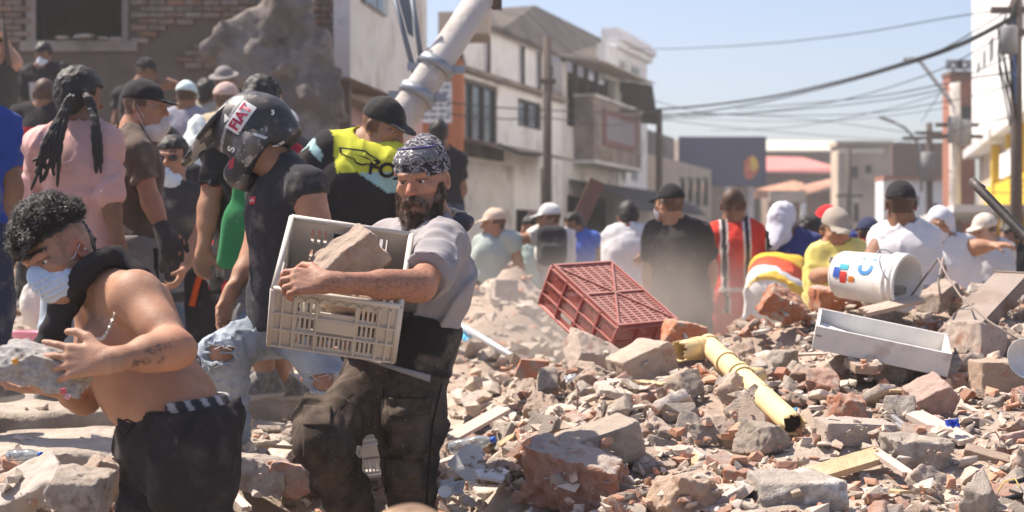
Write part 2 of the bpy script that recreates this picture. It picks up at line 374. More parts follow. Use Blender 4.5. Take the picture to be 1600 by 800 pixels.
q = np.stack([ii[:-1, :-1], ii[1:, :-1], ii[1:, 1:], ii[:-1, 1:]], -1).reshape(-1, 4)
link('earth_ground', raw_mesh('earth_ground', np.concatenate([_pts, _Z.reshape(-1, 1)], 1), q), M_earth, kind='structure')
mb = MB(); mb.face([(-300, -40, -.012), (300, -40, -.012), (300, 900, -.012), (-300, 900, -.012)])
mb.build('street', M_street, kind='structure')

# ------------------------------------------------------------------ rubble
def sharp(me, a=38):
    me.set_sharp_from_angle(angle=R(a)); return me
def chunk_mesh(seed, h=(.5, .36, .3), cuts=6, rough=.03, st=.042, cutd=(.45, .9), fr=5.0):
    rg = random.Random(seed); h = np.array(h); s = SDF(-h-.1, h+.1, st)
    s.box((0, 0, 0), h, 0, None, .015)
    for i in range(cuts):
        v = Vector((rg.gauss(0, 1), rg.gauss(0, 1), rg.gauss(0, 1))).normalized()
        ext = sum(abs(v[j])*h[j] for j in range(3)); s.plane(Vector(v)*ext*rg.uniform(*cutd), v)
    s.rough(rough, fr, 3, seed); s.rough(rough*.5, 14, 1, seed+3)
    return sharp(s.mesh('chunk', 0))
def brick_mesh(seed, ln=1.0, rough=.012, ends=1):
    rg = random.Random(seed); h = np.array((.5*ln, .25, .16)); s = SDF(-h-.06, h+.06, .028); s.box((0, 0, 0), h, 0, None, .012)
    if ends:
        for e in ([1], [1, -1])[ends-1]:
            v = Vector((e, rg.uniform(-.6, .6), rg.uniform(-.5, .5))); s.plane(Vector((e*h[0]*rg.uniform(.45, .8), 0, 0)), v)
            v = Vector((e, rg.uniform(-1.2, 1.2), rg.uniform(-1., 1.))); s.plane(Vector((e*h[0]*rg.uniform(.6, .9), 0, 0)), v)
    s.rough(rough, 9, 3, seed); s.rough(rough*1.6, 3, 1, seed+1)
    return sharp(s.mesh('brick', 0))
def slab_mesh(seed, th=.09, rough=.012, n=6):
    rg = random.Random(seed); h = np.array((.5, .42, th)); s = SDF(-h-.05, h+.05, .03); s.box((0, 0, 0), h, 0, None, .006)
    for i in range(n):
        a = 2*math.pi*(i+rg.random()*.8)/n; v = Vector((math.cos(a), math.sin(a), rg.uniform(-.15, .15))); s.plane(Vector((v.x*.5, v.y*.42, 0))*rg.uniform(.62, .95), v)
    s.rough(rough, 8, 3, seed)
    return sharp(s.mesh('slab', 0))
DUSTC = (.57, .465, .375)
M_conc = mat('broken concrete', (.46, .39, .32), .95, .25, 7, .9, 38, dust=.58, dustc=DUSTC, rnd=.28, up=True, c2=(.34, .29, .245), c2s=4)
M_brick = mat('broken clay brick', (.47, .20, .115), .92, .25, 6, .8, 40, dust=.50, dustc=(.54, .42, .35), rnd=.3, up=True, c2=(.46, .35, .28), c2s=2.6, c2t=.56)
M_plaster = mat('plaster', (.56, .475, .40), .9, .16, 5, .5, 40, dust=.3, dustc=DUSTC, rnd=.2, up=True, c2=(.42, .34, .28), c2s=3)
M_tan = mat('sand plaster lump', (.47, .35, .265), .95, .22, 6, .8, 40, dust=.35, dustc=DUSTC, rnd=.22, up=True, c2=(.38, .23, .17), c2s=3, c2t=.6)
M_white = mat('white tile', (.74, .71, .66), .6, .08, 4, .15, 30, dust=.3, dustc=DUSTC, rnd=.08)
LIB = {'concrete_chunk': [chunk_mesh(10+i, (.5, random.uniform(.26, .42), random.uniform(.14, .30)), 7, .016, .032, (.42, .85)) for i in range(14)],
       'broken_brick': [brick_mesh(40+i, random.uniform(.75, 1), ends=1+i % 2 if i < 7 else 0) for i in range(9)],
       'plaster_shard': [slab_mesh(60+i, random.uniform(.05, .1)) for i in range(7)],
       'mortar_lump': [chunk_mesh(80+i, (.5, .40, .30), 9, .034, .034, (.4, .8), 7) for i in range(7)]}
for k, mm in (('concrete_chunk', M_conc), ('broken_brick', M_brick), ('plaster_shard', M_plaster), ('mortar_lump', M_tan)):
    for me in LIB[k]: me.materials.append(mm)
def raise_top(x, y, z, r, hh):
    i0, i1 = int((x-r-GX0)/GR), int((x+r-GX0)/GR)+1; j0, j1 = int((y-r-GY0)/GR), int((y+r-GY0)/GR)+1
    i0, j0 = max(i0, 0), max(j0, 0); i1, j1 = min(i1, GNX-1), min(j1, GNY-1)
    if i1 <= i0 or j1 <= j0: return
    d2 = ((_gx[i0:i1]-x)[:, None]**2+(_gy[j0:j1]-y)[None]**2)/r**2
    hgt = np.where(d2 < 1, z+hh*np.sqrt(np.maximum(0, 1-d2))*.8, -9); TOP[i0:i1, j0:j1] = np.maximum(TOP[i0:i1, j0:j1], hgt)
def mean_top(x, y, r):
    i0, i1 = int((x-r-GX0)/GR), int((x+r-GX0)/GR)+2; j0, j1 = int((y-r-GY0)/GR), int((y+r-GY0)/GR)+2
    a = TOP[max(i0, 0):max(i1, 1), max(j0, 0):max(j1, 1)]; return float(a.mean()) if a.size else 0.
KEEP = []     # (x, y, r): where a foot or a thing stands, kept clear of big loose pieces
def piece(name, px, py, D, wpx, label, me, m, rot=(0, 0, 0), cat='rubble', sc=(1, 1, 1), lift=0):
    """a hand-placed piece: its centre and its width as measured on the photograph"""
    w = wpx/FPX*D; o = link(name, me, m, None, P(px, py, D)); o.scale = (w*sc[0], w*sc[1], w*sc[2]); o.rotation_euler = tuple(R(a) for a in rot)
    tag(o, label, cat); raise_top(o.location.x, o.location.y, o.location.z, w*.45, w*.22); KEEP.append((o.location.x, o.location.y, w*.40)); KEEP.append((o.location.x, o.location.y-w*.55, w*.30)); o.location.z += w*.05; return o
_pc = [
 ('brick_lump', 895, 757, 4.72, 150, 'big broken brick lump with a thick grey plaster top, below the long pale block', chunk_mesh(201, (.5, .38, .30), 6, .04, .022, (.45, .9), 6), 'TOPB', (12, 8, -14)),
 ('concrete_block', 938, 703, 4.98, 122, 'long pale concrete block lying tilted just above the big brick lump', chunk_mesh(202, (.5, .3, .26), 4, .016, .03, (.7, .95)), M_conc, (8, -16, 14)),
 ('clay_brick', 1335, 681, 5.18, 118, 'whole beige brick lying flat above the splintered plank', brick_mesh(203, 1, .008, 0), M_tan, (4, 3, 12)),
 ('stone_chunk', 924, 560, 6.75, 76, 'dark tan chunk propped under the red crate', chunk_mesh(204, (.5, .4, .38), 5, .02, .035), M_tan, (15, 20, 30)),
 ('stone_chunk', 1003, 573, 6.45, 90, 'smooth pinkish chunk right of the dark tan chunk below the crate', chunk_mesh(205, (.5, .38, .34), 4, .016, .035, (.6, .9)), M_tan, (10, -22, 20)),
 ('brick_lump', 1060, 530, 6.85, 76, 'rough pink brick lump beside the red crate, just above the yellow pipe', chunk_mesh(206, (.5, .36, .32), 5, .03, .035), M_brick, (0, 12, 10)),
 ('brick_lump', 826, 578, 7.0, 62, 'smooth orange brick piece at the dusty edge left of the crate', chunk_mesh(207, (.5, .35, .24), 5, .015, .04), M_brick, (0, 5, 0)),
 ('white_tile', 735, 727, 5.1, 70, 'upright white tile corner standing beside the dark trousers', slab_mesh(208, .04, .004, 4), M_white, (68, 8, -10)),
 ('white_tile', 772, 746, 5.0, 66, 'flat white tile piece lying next to the upright one', slab_mesh(209, .05, .004, 5), M_white, (18, 0, 30)),
 ('plaster_shard', 1097, 677, 5.3, 58, 'pointed grey mortar shard left of the tan triangle', slab_mesh(210, .1, .02, 4), M_conc, (60, 10, 20)),
 ('concrete_chunk', 1193, 694, 5.15, 68, 'dark grey rough chunk left of the pipe mouth', chunk_mesh(211, (.5, .44, .4), 6, .03, .035), M_conc, (0, 20, 40)),
 ('plaster_shard', 1166, 657, 5.25, 62, 'tan triangular tile shard standing against the yellow pipe', slab_mesh(212, .05, .006, 3), M_tan, (64, -12, -20)),
 ('brick_lump', 1320, 642, 5.45, 56, 'bright orange crumbled brick lump right of the yellow pipe mouth', chunk_mesh(213, (.5, .42, .42), 6, .05, .035), M_brick, (0, 0, 10)),
 ('brick_lump', 1462, 624, 5.6, 78, 'pink and red broken brick below the right end of the drawer', chunk_mesh(214, (.5, .42, .34), 5, .025, .035), M_brick, (20, -25, 0)),
 ('stone_chunk', 1456, 764, 4.7, 90, 'pale flat-faced stone slab standing at the bottom, below the grey rough chunk', slab_mesh(215, .14, .02, 6), M_tan, (58, 10, 16)),
 ('concrete_chunk', 1432, 712, 4.95, 108, 'long grey pitted concrete piece right of the plank end', chunk_mesh(216, (.5, .24, .2), 5, .04, .03), M_conc, (5, 4, -4)),
 ('clay_brick', 1545, 722, 5.0, 76, 'brown brick leaning over the silver metal frame at right', brick_mesh(217, 1, .008, 0), M_tan, (10, 14, -20)),
 ('clay_brick', 1448, 690, 5.15, 78, 'brown brick end lodged under the silver metal frame', brick_mesh(218, 1, .012, 1), M_brick, (30, 8, -8)),
 ('roof_tile', 838, 716, 4.95, 54, 'dark curved terracotta fragment left of the long pale block', chunk_mesh(219, (.5, .14, .44), 6, .012, .03), M_brick, (0, 20, -30)),
 ('brick_lump', 1325, 476, 7.55, 112, 'wide orange brick lump lying in front of the white bucket', chunk_mesh(220, (.5, .3, .17), 5, .03, .03), M_brick, (0, 2, 0)),
 ('brick_lump', 1222, 483, 7.3, 66, 'rough pink wall piece standing upright left of the drawer', chunk_mesh(221, (.5, .3, .42), 6, .035, .035), M_brick, (10, 35, 10)),
 ('concrete_chunk', 1474, 468, 7.5, 62, 'pale topped concrete chunk between bucket and metal trough', chunk_mesh(222, (.5, .4, .42), 5, .025, .035), M_tan, (10, 0, 30)),
 ('concrete_chunk', 1355, 574, 6.1, 70, 'flat tan slab under the front of the drawer', slab_mesh(223, .1, .01, 5), M_tan, (12, 0, 5)),
 ('concrete_chunk', 1245, 783, 4.5, 140, 'grey concrete chunk with flaking white paint below the plank', chunk_mesh(224, (.5, .34, .24), 4, .02, .03, (.7, .95)), 'PAINT', (6, 0, 6)),
 ('broken_brick', 1158, 742, 4.75, 74, 'brown brick with its end broken, left of the plank', brick_mesh(225, .9, .012, 1), M_brick, (5, -8, 62)),
 ('broken_brick', 1230, 735, 4.9, 62, 'square brick end facing the front above the plank start', brick_mesh(226, .7, .012, 1), M_brick, (0, 12, 78)),
 ('concrete_chunk', 1556, 596, 6.0, 80, 'brown rounded block right of the drawer end', chunk_mesh(227, (.5, .4, .36), 5, .02, .035), M_tan, (0, 0, 10)),
 ('concrete_chunk', 1525, 546, 6.6, 92, 'big dark brown block below the metal trough', chunk_mesh(228, (.5, .4, .38), 4, .025, .035), M_tan, (0, 10, 40)),
 ('plaster_slab', 42, 768, 4.7, 118, 'pale plaster slab corner tilted up at bottom left', chunk_mesh(229, (.5, .38, .16), 4, .02, .03, (.75, .95)), M_plaster, (24, -24, 18)),
 ('stone_chunk', 120, 772, 4.6, 96, 'grey broken stone between the left plaster slab and the black trousers', chunk_mesh(230, (.5, .4, .34), 6, .03, .035), M_conc, (5, 10, 0)),
 ('stone_chunk', 168, 752, 4.9, 66, 'tan broken stone right beside the black trousers', chunk_mesh(231, (.5, .42, .4), 6, .03, .035), M_tan, (0, 30, 30)),
 ('stone_chunk', 395, 742, 5.5, 110, 'pale grey stone between the two nearest men', chunk_mesh(232, (.5, .36, .26), 5, .03, .035), M_conc, (0, 10, 0)),
 ('brick_lump', 455, 752, 5.5, 86, 'pink plastered lump touching the front knee of the dusty trousers', chunk_mesh(233, (.5, .38, .3), 5, .03, .035), M_brick, (0, 14, 10)),
 ('concrete_block', 789, 462, 11.4, 44, 'square concrete block end sticking out of the dirt mound', chunk_mesh(234, (.42, .5, .5), 3, .02, .04, (.8, .97)), M_plaster, (-6, 0, 8)),
 ('plaster_shard', 1030, 727, 5.0, 100, 'long layered plaster shard right of the big brick lump', slab_mesh(235, .1, .015, 6), M_tan, (14, -4, 6)),
 ('concrete_chunk', 1060, 790, 4.45, 110, 'rough tan chunk at the bottom below the layered shard', chunk_mesh(236, (.5, .4, .34), 6, .04, .03), M_tan, (0, 12, 40)),
 ('plaster_shard', 960, 612, 6.0, 80, 'pale flat shard below the smooth pinkish chunk', slab_mesh(237, .08, .01, 5), M_plaster, (16, 4, 10)),
 ('stone_chunk', 1290, 605, 5.9, 62, 'reddish stone just left of the drawer corner', chunk_mesh(238, (.5, .42, .4), 6, .03, .035), M_brick, (0, 0, 70)),
 ('stone_chunk', 1215, 575, 6.4, 60, 'whitish rough stone above the middle of the yellow pipe', chunk_mesh(239, (.5, .42, .4), 7, .04, .035), M_conc, (0, 0, 50)),
 ('plaster_shard', 1560, 665, 5.5, 90, 'tan flat slab near the right edge below the small bowl', slab_mesh(240, .1, .02, 6), M_tan, (16, -6, 0)),
]
M_topb = mat('brick with plaster coat', (.40, .17, .10), .92, .25, 6, .8, 40, dust=.9, dustc=(.46, .40, .35), up=True)
M_paint = mat('concrete with flaking paint', (.36, .325, .29), .92, .2, 7, .8, 40, dust=.4, dustc=DUSTC, up=True, c2=(.80, .78, .74), c2s=2.4, c2t=.58)
for nm, px, py, D, w, lab, me, m, rot in _pc:
    m = {'TOPB': M_topb, 'PAINT': M_paint}.get(m, m) if isinstance(m, str) else m
    piece(nm, px, py, D, w, lab, me, m, rot)

# broken concrete slabs at the left, one on the other
def broken_slab(name, label, pts, z, th, m, tilt=(0, 0)):
    """pts: outline of the top, x and y in metres"""
    pts = np.array(pts); lo = pts.min(0)-.1; hi = pts.max(0)+.1
    s = SDF((*lo, z-th-.2), (*hi, z+.3), .035); X, Y, Z = s.ax[0][:, None], s.ax[1][None], s.ax[2][None, None]
    d = np.full((len(s.ax[0]), len(s.ax[1])), 9.); ins = np.zeros(d.shape, bool)
    for a, b in zip(pts, np.roll(pts, -1, 0)):
        e = b-a; t = np.clip(((X-a[0])*e[0]+(Y-a[1])*e[1])/(e @ e), 0, 1); d = np.minimum(d, np.hypot(X-a[0]-t*e[0], Y-a[1]-t*e[1]))
        c = ((Y >= a[1]) != (Y >= b[1])) & (X < (b[0]-a[0])*(Y-a[1])/(b[1]-a[1]+1e-9)+a[0]); ins ^= c
    g = np.broadcast_to(np.stack(np.broadcast_arrays(X, Y), -1), d.shape+(2,)); g = np.concatenate([g, g[..., :1]*0], -1)
    d = np.where(ins, -d, d)+fbm(g*5, 3, 3)*.035
    zt = z+tilt[0]*(X-lo[0])+tilt[1]*(Y-lo[1])
    s.F = np.maximum(d[..., None], np.abs(Z-(zt-th/2)[..., None])-th/2).astype(np.float32); s.rough(.016, 7, 4, 4)
    o = link(name, sharp(s.mesh(name, 0)), m); tag(o, label, 'concrete slab')
    for i, x in enumerate(_gx):
        for j, y in enumerate(_gy):
            if lo[0] < x < hi[0] and lo[1] < y < hi[1]:
                a = min(int((x-lo[0])/.035), d.shape[0]-1); b = min(int((y-lo[1])/.035), d.shape[1]-1)
                if d[a, b] < 0: TOP[i, j] = max(TOP[i, j], zt[a, b])
    return o
M_slab = mat('dusty concrete slab', (.43, .365, .30), .95, .25, 5, .9, 38, c2=(.33, .275, .23), c2s=2.2)
broken_slab('concrete_slab', 'broad dusty concrete slab with a jagged broken edge that the crowd at left stands on', [(-3.2, 6.35), (-2.55, 6.3), (-2.2, 6.42), (-1.9, 6.7), (-1.55, 6.75), (-1.25, 7.0), (-.95, 7.2), (-.9, 8.6), (-2, 9.0), (-3.6, 8.8)], .70, .11, M_slab)
broken_slab('concrete_slab', 'lower cracked concrete slab in front of the broad one, behind the shirtless man', [(-2.9, 5.55), (-2.2, 5.62), (-1.7, 5.8), (-1.35, 5.95), (-1.0, 6.1), (-.75, 6.45), (-.8, 6.85), (-1.2, 6.85), (-1.6, 6.65), (-2, 6.55), (-2.3, 6.4), (-3, 6.4)], .635, .12, M_slab)

def clear(x, y, r):
    return all((x-a)**2+(y-b)**2 > (r*.6+c)**2 for a, b, c in KEEP)
for px, py, D, c in [(545,0,5.0,.12),(640,0,5.0,.12),(260,0,4.25,.2),(370,0,6.2,.1),(560,0,6.2,.12),(950,0,7.2,.25),(1060,0,6.6,.12),(1130,0,6.2,.12),(1200,0,5.5,.12),(1240,0,5.2,.1),(1385,0,6.6,.3),(1320,0,6.6,.2),(1450,0,6.6,.2),(1360,0,7.6,.2),(1530,0,7.3,.2),(1230,0,4.7,.12),(1290,0,4.7,.14),(1340,0,4.8,.12),(1290,0,4.5,.12),(1160,0,5.0,.1),(1250,0,4.95,.1),(1240,0,5.1,.1),(1460,0,5.0,.12),(1500,0,4.85,.1),(1350,0,5.0,.12),(1470,0,5.2,.12),(1530,0,5.0,.1)]:
    KEEP.append(((px-800)/FPX*D, D, c))
def rand_spot(rg, ymax=9.0):
    while True:
        if ymax == -1:
            y = rg.uniform(8.5, 18.5); return rg.uniform(-.46, -.06)*y, y
        if ymax == 0:
            y = rg.uniform(7, 13.5); return rg.uniform(-.05, .085)*y, y
        y = rg.uniform(4.2, ymax); u = rg.uniform(-.46, .46); x = u*y; px = 800+u*FPX
        if px > 1150: w = 1 if y < 8.6 else .1
        elif px > 840: w = 1 if y < 7.6 else (.25 if y < 8.5 else .08)
        elif px > 690: w = 1 if y < 6.7 else (.12 if y < 9 else .05)
        elif px > 330: w = .85 if y < 6.4 else .2
        else: w = .9 if y < 5.6 else .02
        if rg.random() < w: return x, y
GROUPS = {'concrete_chunk': ('loose grey concrete chunks in the rubble', 'grey concrete chunk lying loose among the rubble'),
          'broken_brick': ('loose broken bricks in the rubble', 'dusty red brick fragment lying loose among the rubble'),
          'plaster_shard': ('loose flat plaster shards in the rubble', 'flat pale plaster shard lying loose among the rubble'),
          'mortar_lump': ('loose tan mortar lumps in the rubble', 'tan mortar lump lying loose among the rubble')}
LAND = [('the drawer', 1385, 540, 6.1), ('the yellow pipe', 1150, 600, 5.9), ('the red crate', 955, 480, 7.1), ('the white bucket', 1360, 440, 7.3), ('the steel channel', 1540, 470, 7.0), ('the long pale block', 938, 703, 5.0), ('the big brick lump', 895, 757, 4.7), ('the whole beige brick', 1335, 681, 5.2),
        ('the splintered plank', 1290, 742, 4.8), ('the silver frame', 1480, 705, 5.1), ('the corner cables', 1550, 780, 4.6), ('the white tiles', 745, 735, 5.1), ('the dark cargo trousers', 600, 720, 5.0), ('the ripped jeans', 450, 640, 6.2), ('the black trousers', 275, 740, 4.3), ('the left plaster slab', 42, 768, 4.7), ('the concrete slabs', 130, 660, 6.0), ('the grey metal tube', 750, 530, 8.7), ('the tan triangular shard', 1166, 657, 5.25), ('the pinkish chunk', 1003, 573, 6.4), ('the orange piece', 826, 578, 7.0), ('the pitted concrete piece', 1432, 712, 4.95), ('the white bowl', 1592, 566, 5.7), ('the dirt mound block', 789, 462, 11.4)]
KINDW = {'concrete_chunk': ('grey concrete chunk', 'concrete'), 'broken_brick': ('red brick fragment', 'brick'), 'plaster_shard': ('pale plaster shard', 'plaster'), 'mortar_lump': ('tan mortar lump', 'mortar')}
def place_label(k, sz, x, y, z, rot):
    px, py = 800+x/y*FPX, HOR-(z-CAMZ)/y*FPX; b = min(LAND, key=lambda l: (l[1]-px)**2+((l[2]-py)*1.4)**2+((l[3]-y)*60)**2); dx, dy = px-b[1], py-b[2]; far = 'just' if abs(dx)+abs(dy) < 60 else 'well' if abs(dx)+abs(dy) > 140 else ''
    side = ('to the right of' if dx > 0 else 'to the left of') if abs(dx) > abs(dy)*1.2 else ('in front of' if dy > 0 else 'behind'); s_ = 'huge' if sz > .17 else 'big' if sz > .135 else 'middling' if sz > .105 else 'small' if sz > .08 else 'very small'
    tl = 'flat' if abs(rot[0])+abs(rot[1]) < .35 else 'steeply tilted' if abs(rot[0])+abs(rot[1]) > .95 else 'tilted'
    return ' '.join(f'{s_} {tl} {KINDW[k][0]} {far} {side} {b[0]}'.replace('lying ', '').split()[:16])
rg = random.Random(11); _sp = []
for k, n in (('concrete_chunk', 295), ('broken_brick', 295), ('plaster_shard', 280), ('mortar_lump', 290)):
    for i in range(n): _sp.append(((.055+.155*(rg.random()**2.3))*(1.25 if k == 'plaster_shard' else 1), k))
_sp.sort(reverse=True); _used = []
for sz, k in _sp:
    for t in range(30):
        x, y = rand_spot(rg); r = sz*.5
        if not clear(x, y, r): continue
        if any((x-a)**2+(y-b)**2 < ((r+c)*.72)**2 for a, b, c in _used[-400:]): continue
        break
    else: continue
    _used.append((x, y, r)); vh = {'plaster_shard': .1, 'broken_brick': .2}.get(k, .3)*sz
    z = mean_top(x, y, r*.7)+vh*rg.uniform(.25, .8)
    o = link(k, rg.choice(LIB[k]), None, None, (x, y, z)); o.scale = [sz*rg.uniform(.85, 1.15) for _ in range(3)]
    tl = .35 if k == 'plaster_shard' else .55
    o.rotation_euler = (rg.gauss(0, tl), rg.gauss(0, tl), rg.uniform(0, 6.28)); tag(o, place_label(k, sz, x, y, z, o.rotation_euler), 'rubble', GROUPS[k][0]); raise_top(x, y, z, r*.8, vh)
# crumbs: the rest, past counting
def crumbs(name, n, smin, smax, m, seed, ymax=9.0, p=3.0, sink=.2):
    rg2 = np.random.default_rng(seed); rr = random.Random(seed); base = []
    for b in range(10):
        bm = bmesh.new(); sc = np.array([1, rg2.uniform(.5, .9), rg2.uniform(.3, .7)])
        for i in range(11): bm.verts.new(Vector(rg2.normal(size=3)).normalized()*Vector(tuple(sc)) if False else Vector(tuple(rg2.uniform(-.5, .5, 3)*sc)))
        g = bmesh.ops.convex_hull(bm, input=bm.verts); bmesh.ops.delete(bm, geom=[v for v in bm.verts if not v.link_faces], context='VERTS'); bmesh.ops.triangulate(bm, faces=bm.faces)
        bm.verts.index_update(); base.append((np.array([v.co for v in bm.verts]), np.array([[v.index for v in f.verts] for f in bm.faces]))); bm.free()
    VV, FF, off = [], [], 0
    for i in range(n):
        x, y = rand_spot(rr, ymax); s = smin+(smax-smin)*rr.random()**p; v, f = base[rr.randrange(10)]
        A = np.array(Matrix.Rotation(rr.uniform(0, 6.28), 3, 'Z') @ Matrix.Rotation(rr.gauss(0, .5), 3, 'X'))
        z = H(x, y, TOP)+s*rr.uniform(-sink, .25)
        VV.append(v @ A.T*s+np.array((x, y, z))); FF.append(f+off); off += len(v)
    link(name, raw_mesh(name, np.concatenate(VV), np.concatenate(FF), False), m, kind='stuff')
M_cr1 = mat('grey crumbs', (.42, .345, .28), .95, .3, 9, .4, 60, c2=(.50, .44, .38), c2s=5)
M_cr2 = mat('brick crumbs', (.46, .25, .165), .95, .3, 9, .4, 60, c2=(.46, .36, .29), c2s=5)
M_cr3 = mat('plaster crumbs', (.54, .455, .38), .95, .2, 9, .4, 60, c2=(.42, .36, .3), c2s=5)
crumbs('heap_rubble', 4500, .03, .30, M_cr1, 17, -1, 3.0); crumbs('heap_brick_rubble', 1800, .03, .20, M_cr2, 18, -1, 2.6)
crumbs('concrete_rubble', 7400, .010, .095, M_cr1, 1, p=2.2); crumbs('brick_rubble', 4800, .010, .085, M_cr2, 2, p=2.4); crumbs('plaster_rubble', 5000, .008, .08, M_cr3, 3, p=2.6)
crumbs('mound_rubble', 1500, .015, .20, M_cr1, 7, 0, 4.2); crumbs('mound_brick_rubble', 500, .02, .14, M_cr2, 8, 0, 3.4)
# ------------------------------------------------------------------ buildings
class VP:
    """a vertical facade: through o, running along d; off is measured out of the wall towards the street"""
    def __init__(s, o, d):
        s.o = Vector((o[0], o[1], 0)); s.d = Vector((d[0], d[1], 0)).normalized(); n = Vector((s.d.y, -s.d.x, 0)); s.n = n if n.dot(Vector((0, 0, 0))-s.o) > 0 else -n
    def uz(s, px, py, off=0):
        r = Vector(((px-800)/FPX, 1, (HOR-py)/FPX)); t = ((s.o+s.n*off).dot(s.n))/r.dot(s.n); p = r*t; return (p-s.o).dot(s.d), p.z+CAMZ
    def at(s, u, z, off=0): v = s.o+s.d*u+s.n*off; return Vector((v.x, v.y, z))
    def p(s, px, py, off=0): return s.at(*s.uz(px, py, off), off)
    def rect(s, mb, u0, u1, z0, z1, o0, o1):
        """a box on the wall from off o0 to o1"""
        mb.prism([s.at(u0, z0, o0), s.at(u1, z0, o0), s.at(u1, z1, o0), s.at(u0, z1, o0)], s.n*(o1-o0)); return mb
    def prect(s, mb, x0, y0, x1, y1, o0, o1):
        a, b = s.uz(x0, y1), s.uz(x1, y0); return s.rect(mb, a[0], b[0], a[1], b[1], o0, o1)
    def wall(s, u0, u1, z0, z1, holes, o0, o1):
        mb = MB(); us = sorted({u0, u1, *[h[i] for h in holes for i in (0, 1) if u0 < h[i] < u1]}); zs = sorted({z0, z1, *[h[i] for h in holes for i in (2, 3) if z0 < h[i] < z1]})
        for a, b in zip(us, us[1:]):
            for c, d in zip(zs, zs[1:]):
                if not any(h[0] <= (a+b)/2 <= h[1] and h[2] <= (c+d)/2 <= h[3] for h in holes): s.rect(mb, a, b, c, d, o0, o1)
        bmesh.ops.remove_doubles(mb.bm, verts=mb.bm.verts, dist=1e-4)
        return mb
    def hole(s, x0, y0, x1, y1): a, b = s.uz(x0, y1), s.uz(x1, y0); return (a[0], b[0], a[1], b[1])
    def window(s, parent, h, frame_m, glass_m, off=0, mull=1, fw=.05, rec=.09):
        """a framed window in the opening h: window > frame (itself), pane"""
        u0, u1, z0, z1 = h; mb = MB(); s.rect(mb, u0, u1, z0, z0+fw, off-rec, off-rec+.06); s.rect(mb, u0, u1, z1-fw, z1, off-rec, off-rec+.06)
        for k in range(mull+2):
            c = u0+fw/2+(u1-u0-fw)*k/(mull+1); s.rect(mb, c-fw/2, c+fw/2, z0+fw, z1-fw, off-rec, off-rec+.06)
        w = mb.build('window', frame_m, parent); mb = MB(); s.rect(mb, u0+.01, u1-.01, z0+.01, z1-.01, off-rec-.03, off-rec-.004); mb.build('pane', glass_m, w); return w
GLASS = mat('dark window glass', (.06, .075, .09), .12, .1, 2, spec=.6)
GLASSB = mat('blue window glass', (.16, .27, .36), .15, .15, 2, spec=.6)
DARKIN = mat('interior shade paint', (.05, .038, .032), .95, .2, 2)  # interior shade put into a near-black base colour
M_wht = mat('aged white paint', (.62, .60, .58), .85, .14, 1.6, .15, 12, c2=(.40, .355, .32), c2s=.9, c2t=.60, dust=.25)
M_wht2 = mat('white render', (.80, .785, .765), .85, .12, 1.3, .1, 12, c2=(.55, .51, .47), c2s=.8, c2t=.63, dust=.12)
M_grime = mat('grimy plaster', (.30, .25, .215), .95, .25, 1.8, .5, 14, c2=(.20, .165, .145), c2s=1.1, c2t=.5)
M_brown = mat('brown plaster', (.26, .19, .15), .95, .2, 2, .3, 14)
M_orange = mat('orange painted wall', (.50, .17, .075), .9, .15, 2, .2, 14)
M_pink = mat('faded red wall', (.48, .30, .28), .9, .15, 1.5, c2=(.36, .10, .085), c2s=.8, c2t=.6)
M_frame = mat('dark metal frame', (.10, .085, .075), .6, .15, 5, metal=.3)
M_pale = mat('pale metal frame', (.55, .55, .54), .5, .1, 5)
M_roofd = mat('weathered roof with shade', (.125, .105, .09), .95, .35, 1.5, .5, 10, c2=(.075, .064, .058), c2s=1.3)  # dark base colour holds the shade on the roof as well as weathering
M_tar = mat('black awning fabric', (.028, .027, .03), .8, .2, 3)
M_bricka = mat('old wall brick', (.21, .125, .085), .95, .25, 8, .6, 60, rnd=.35, c2=(.22, .18, .15), c2s=5)
M_mortar = mat('brown mortar', (.125, .094, .076), .95, .25, 3, .5, 30)
M_beige = mat('beige render', (.52, .42, .32), .9, .12, 1, c2=(.40, .31, .24), c2s=.6, c2t=.6)
M_dbrick = mat('dark far brick', (.16, .095, .07), .95, .2, 2, .3, 10)
M_rbrick = mat('red far brick', (.36, .15, .10), .95, .2, 2, .3, 10)
M_blue = mat('navy panel', (.016, .024, .085), .6, .12, .6)
M_cream = mat('cream sheet roof', (.72, .65, .53), .7, .08, .8)
M_rroof = mat('pink red sheet roof', (.62, .22, .19), .7, .1, .6)
M_otile = mat('orange roof tile', (.52, .25, .15), .9, .2, 3, rnd=.2)
M_yel = mat('yellow paint', (.72, .48, .03), .6, .1, 2)
M_pole = mat('concrete pole', (.52, .48, .44), .9, .12, 3, .4, 30, c2=(.40, .36, .33), c2s=2)
M_wood = mat('dark timber', (.09, .07, .06), .9, .2, 4, .4, 20)
M_steel = mat('galvanised steel', (.30, .32, .35), .5, .15, 5, metal=.5)
M_cable = mat('black cable', (.015, .015, .016), .6, 0, 1)

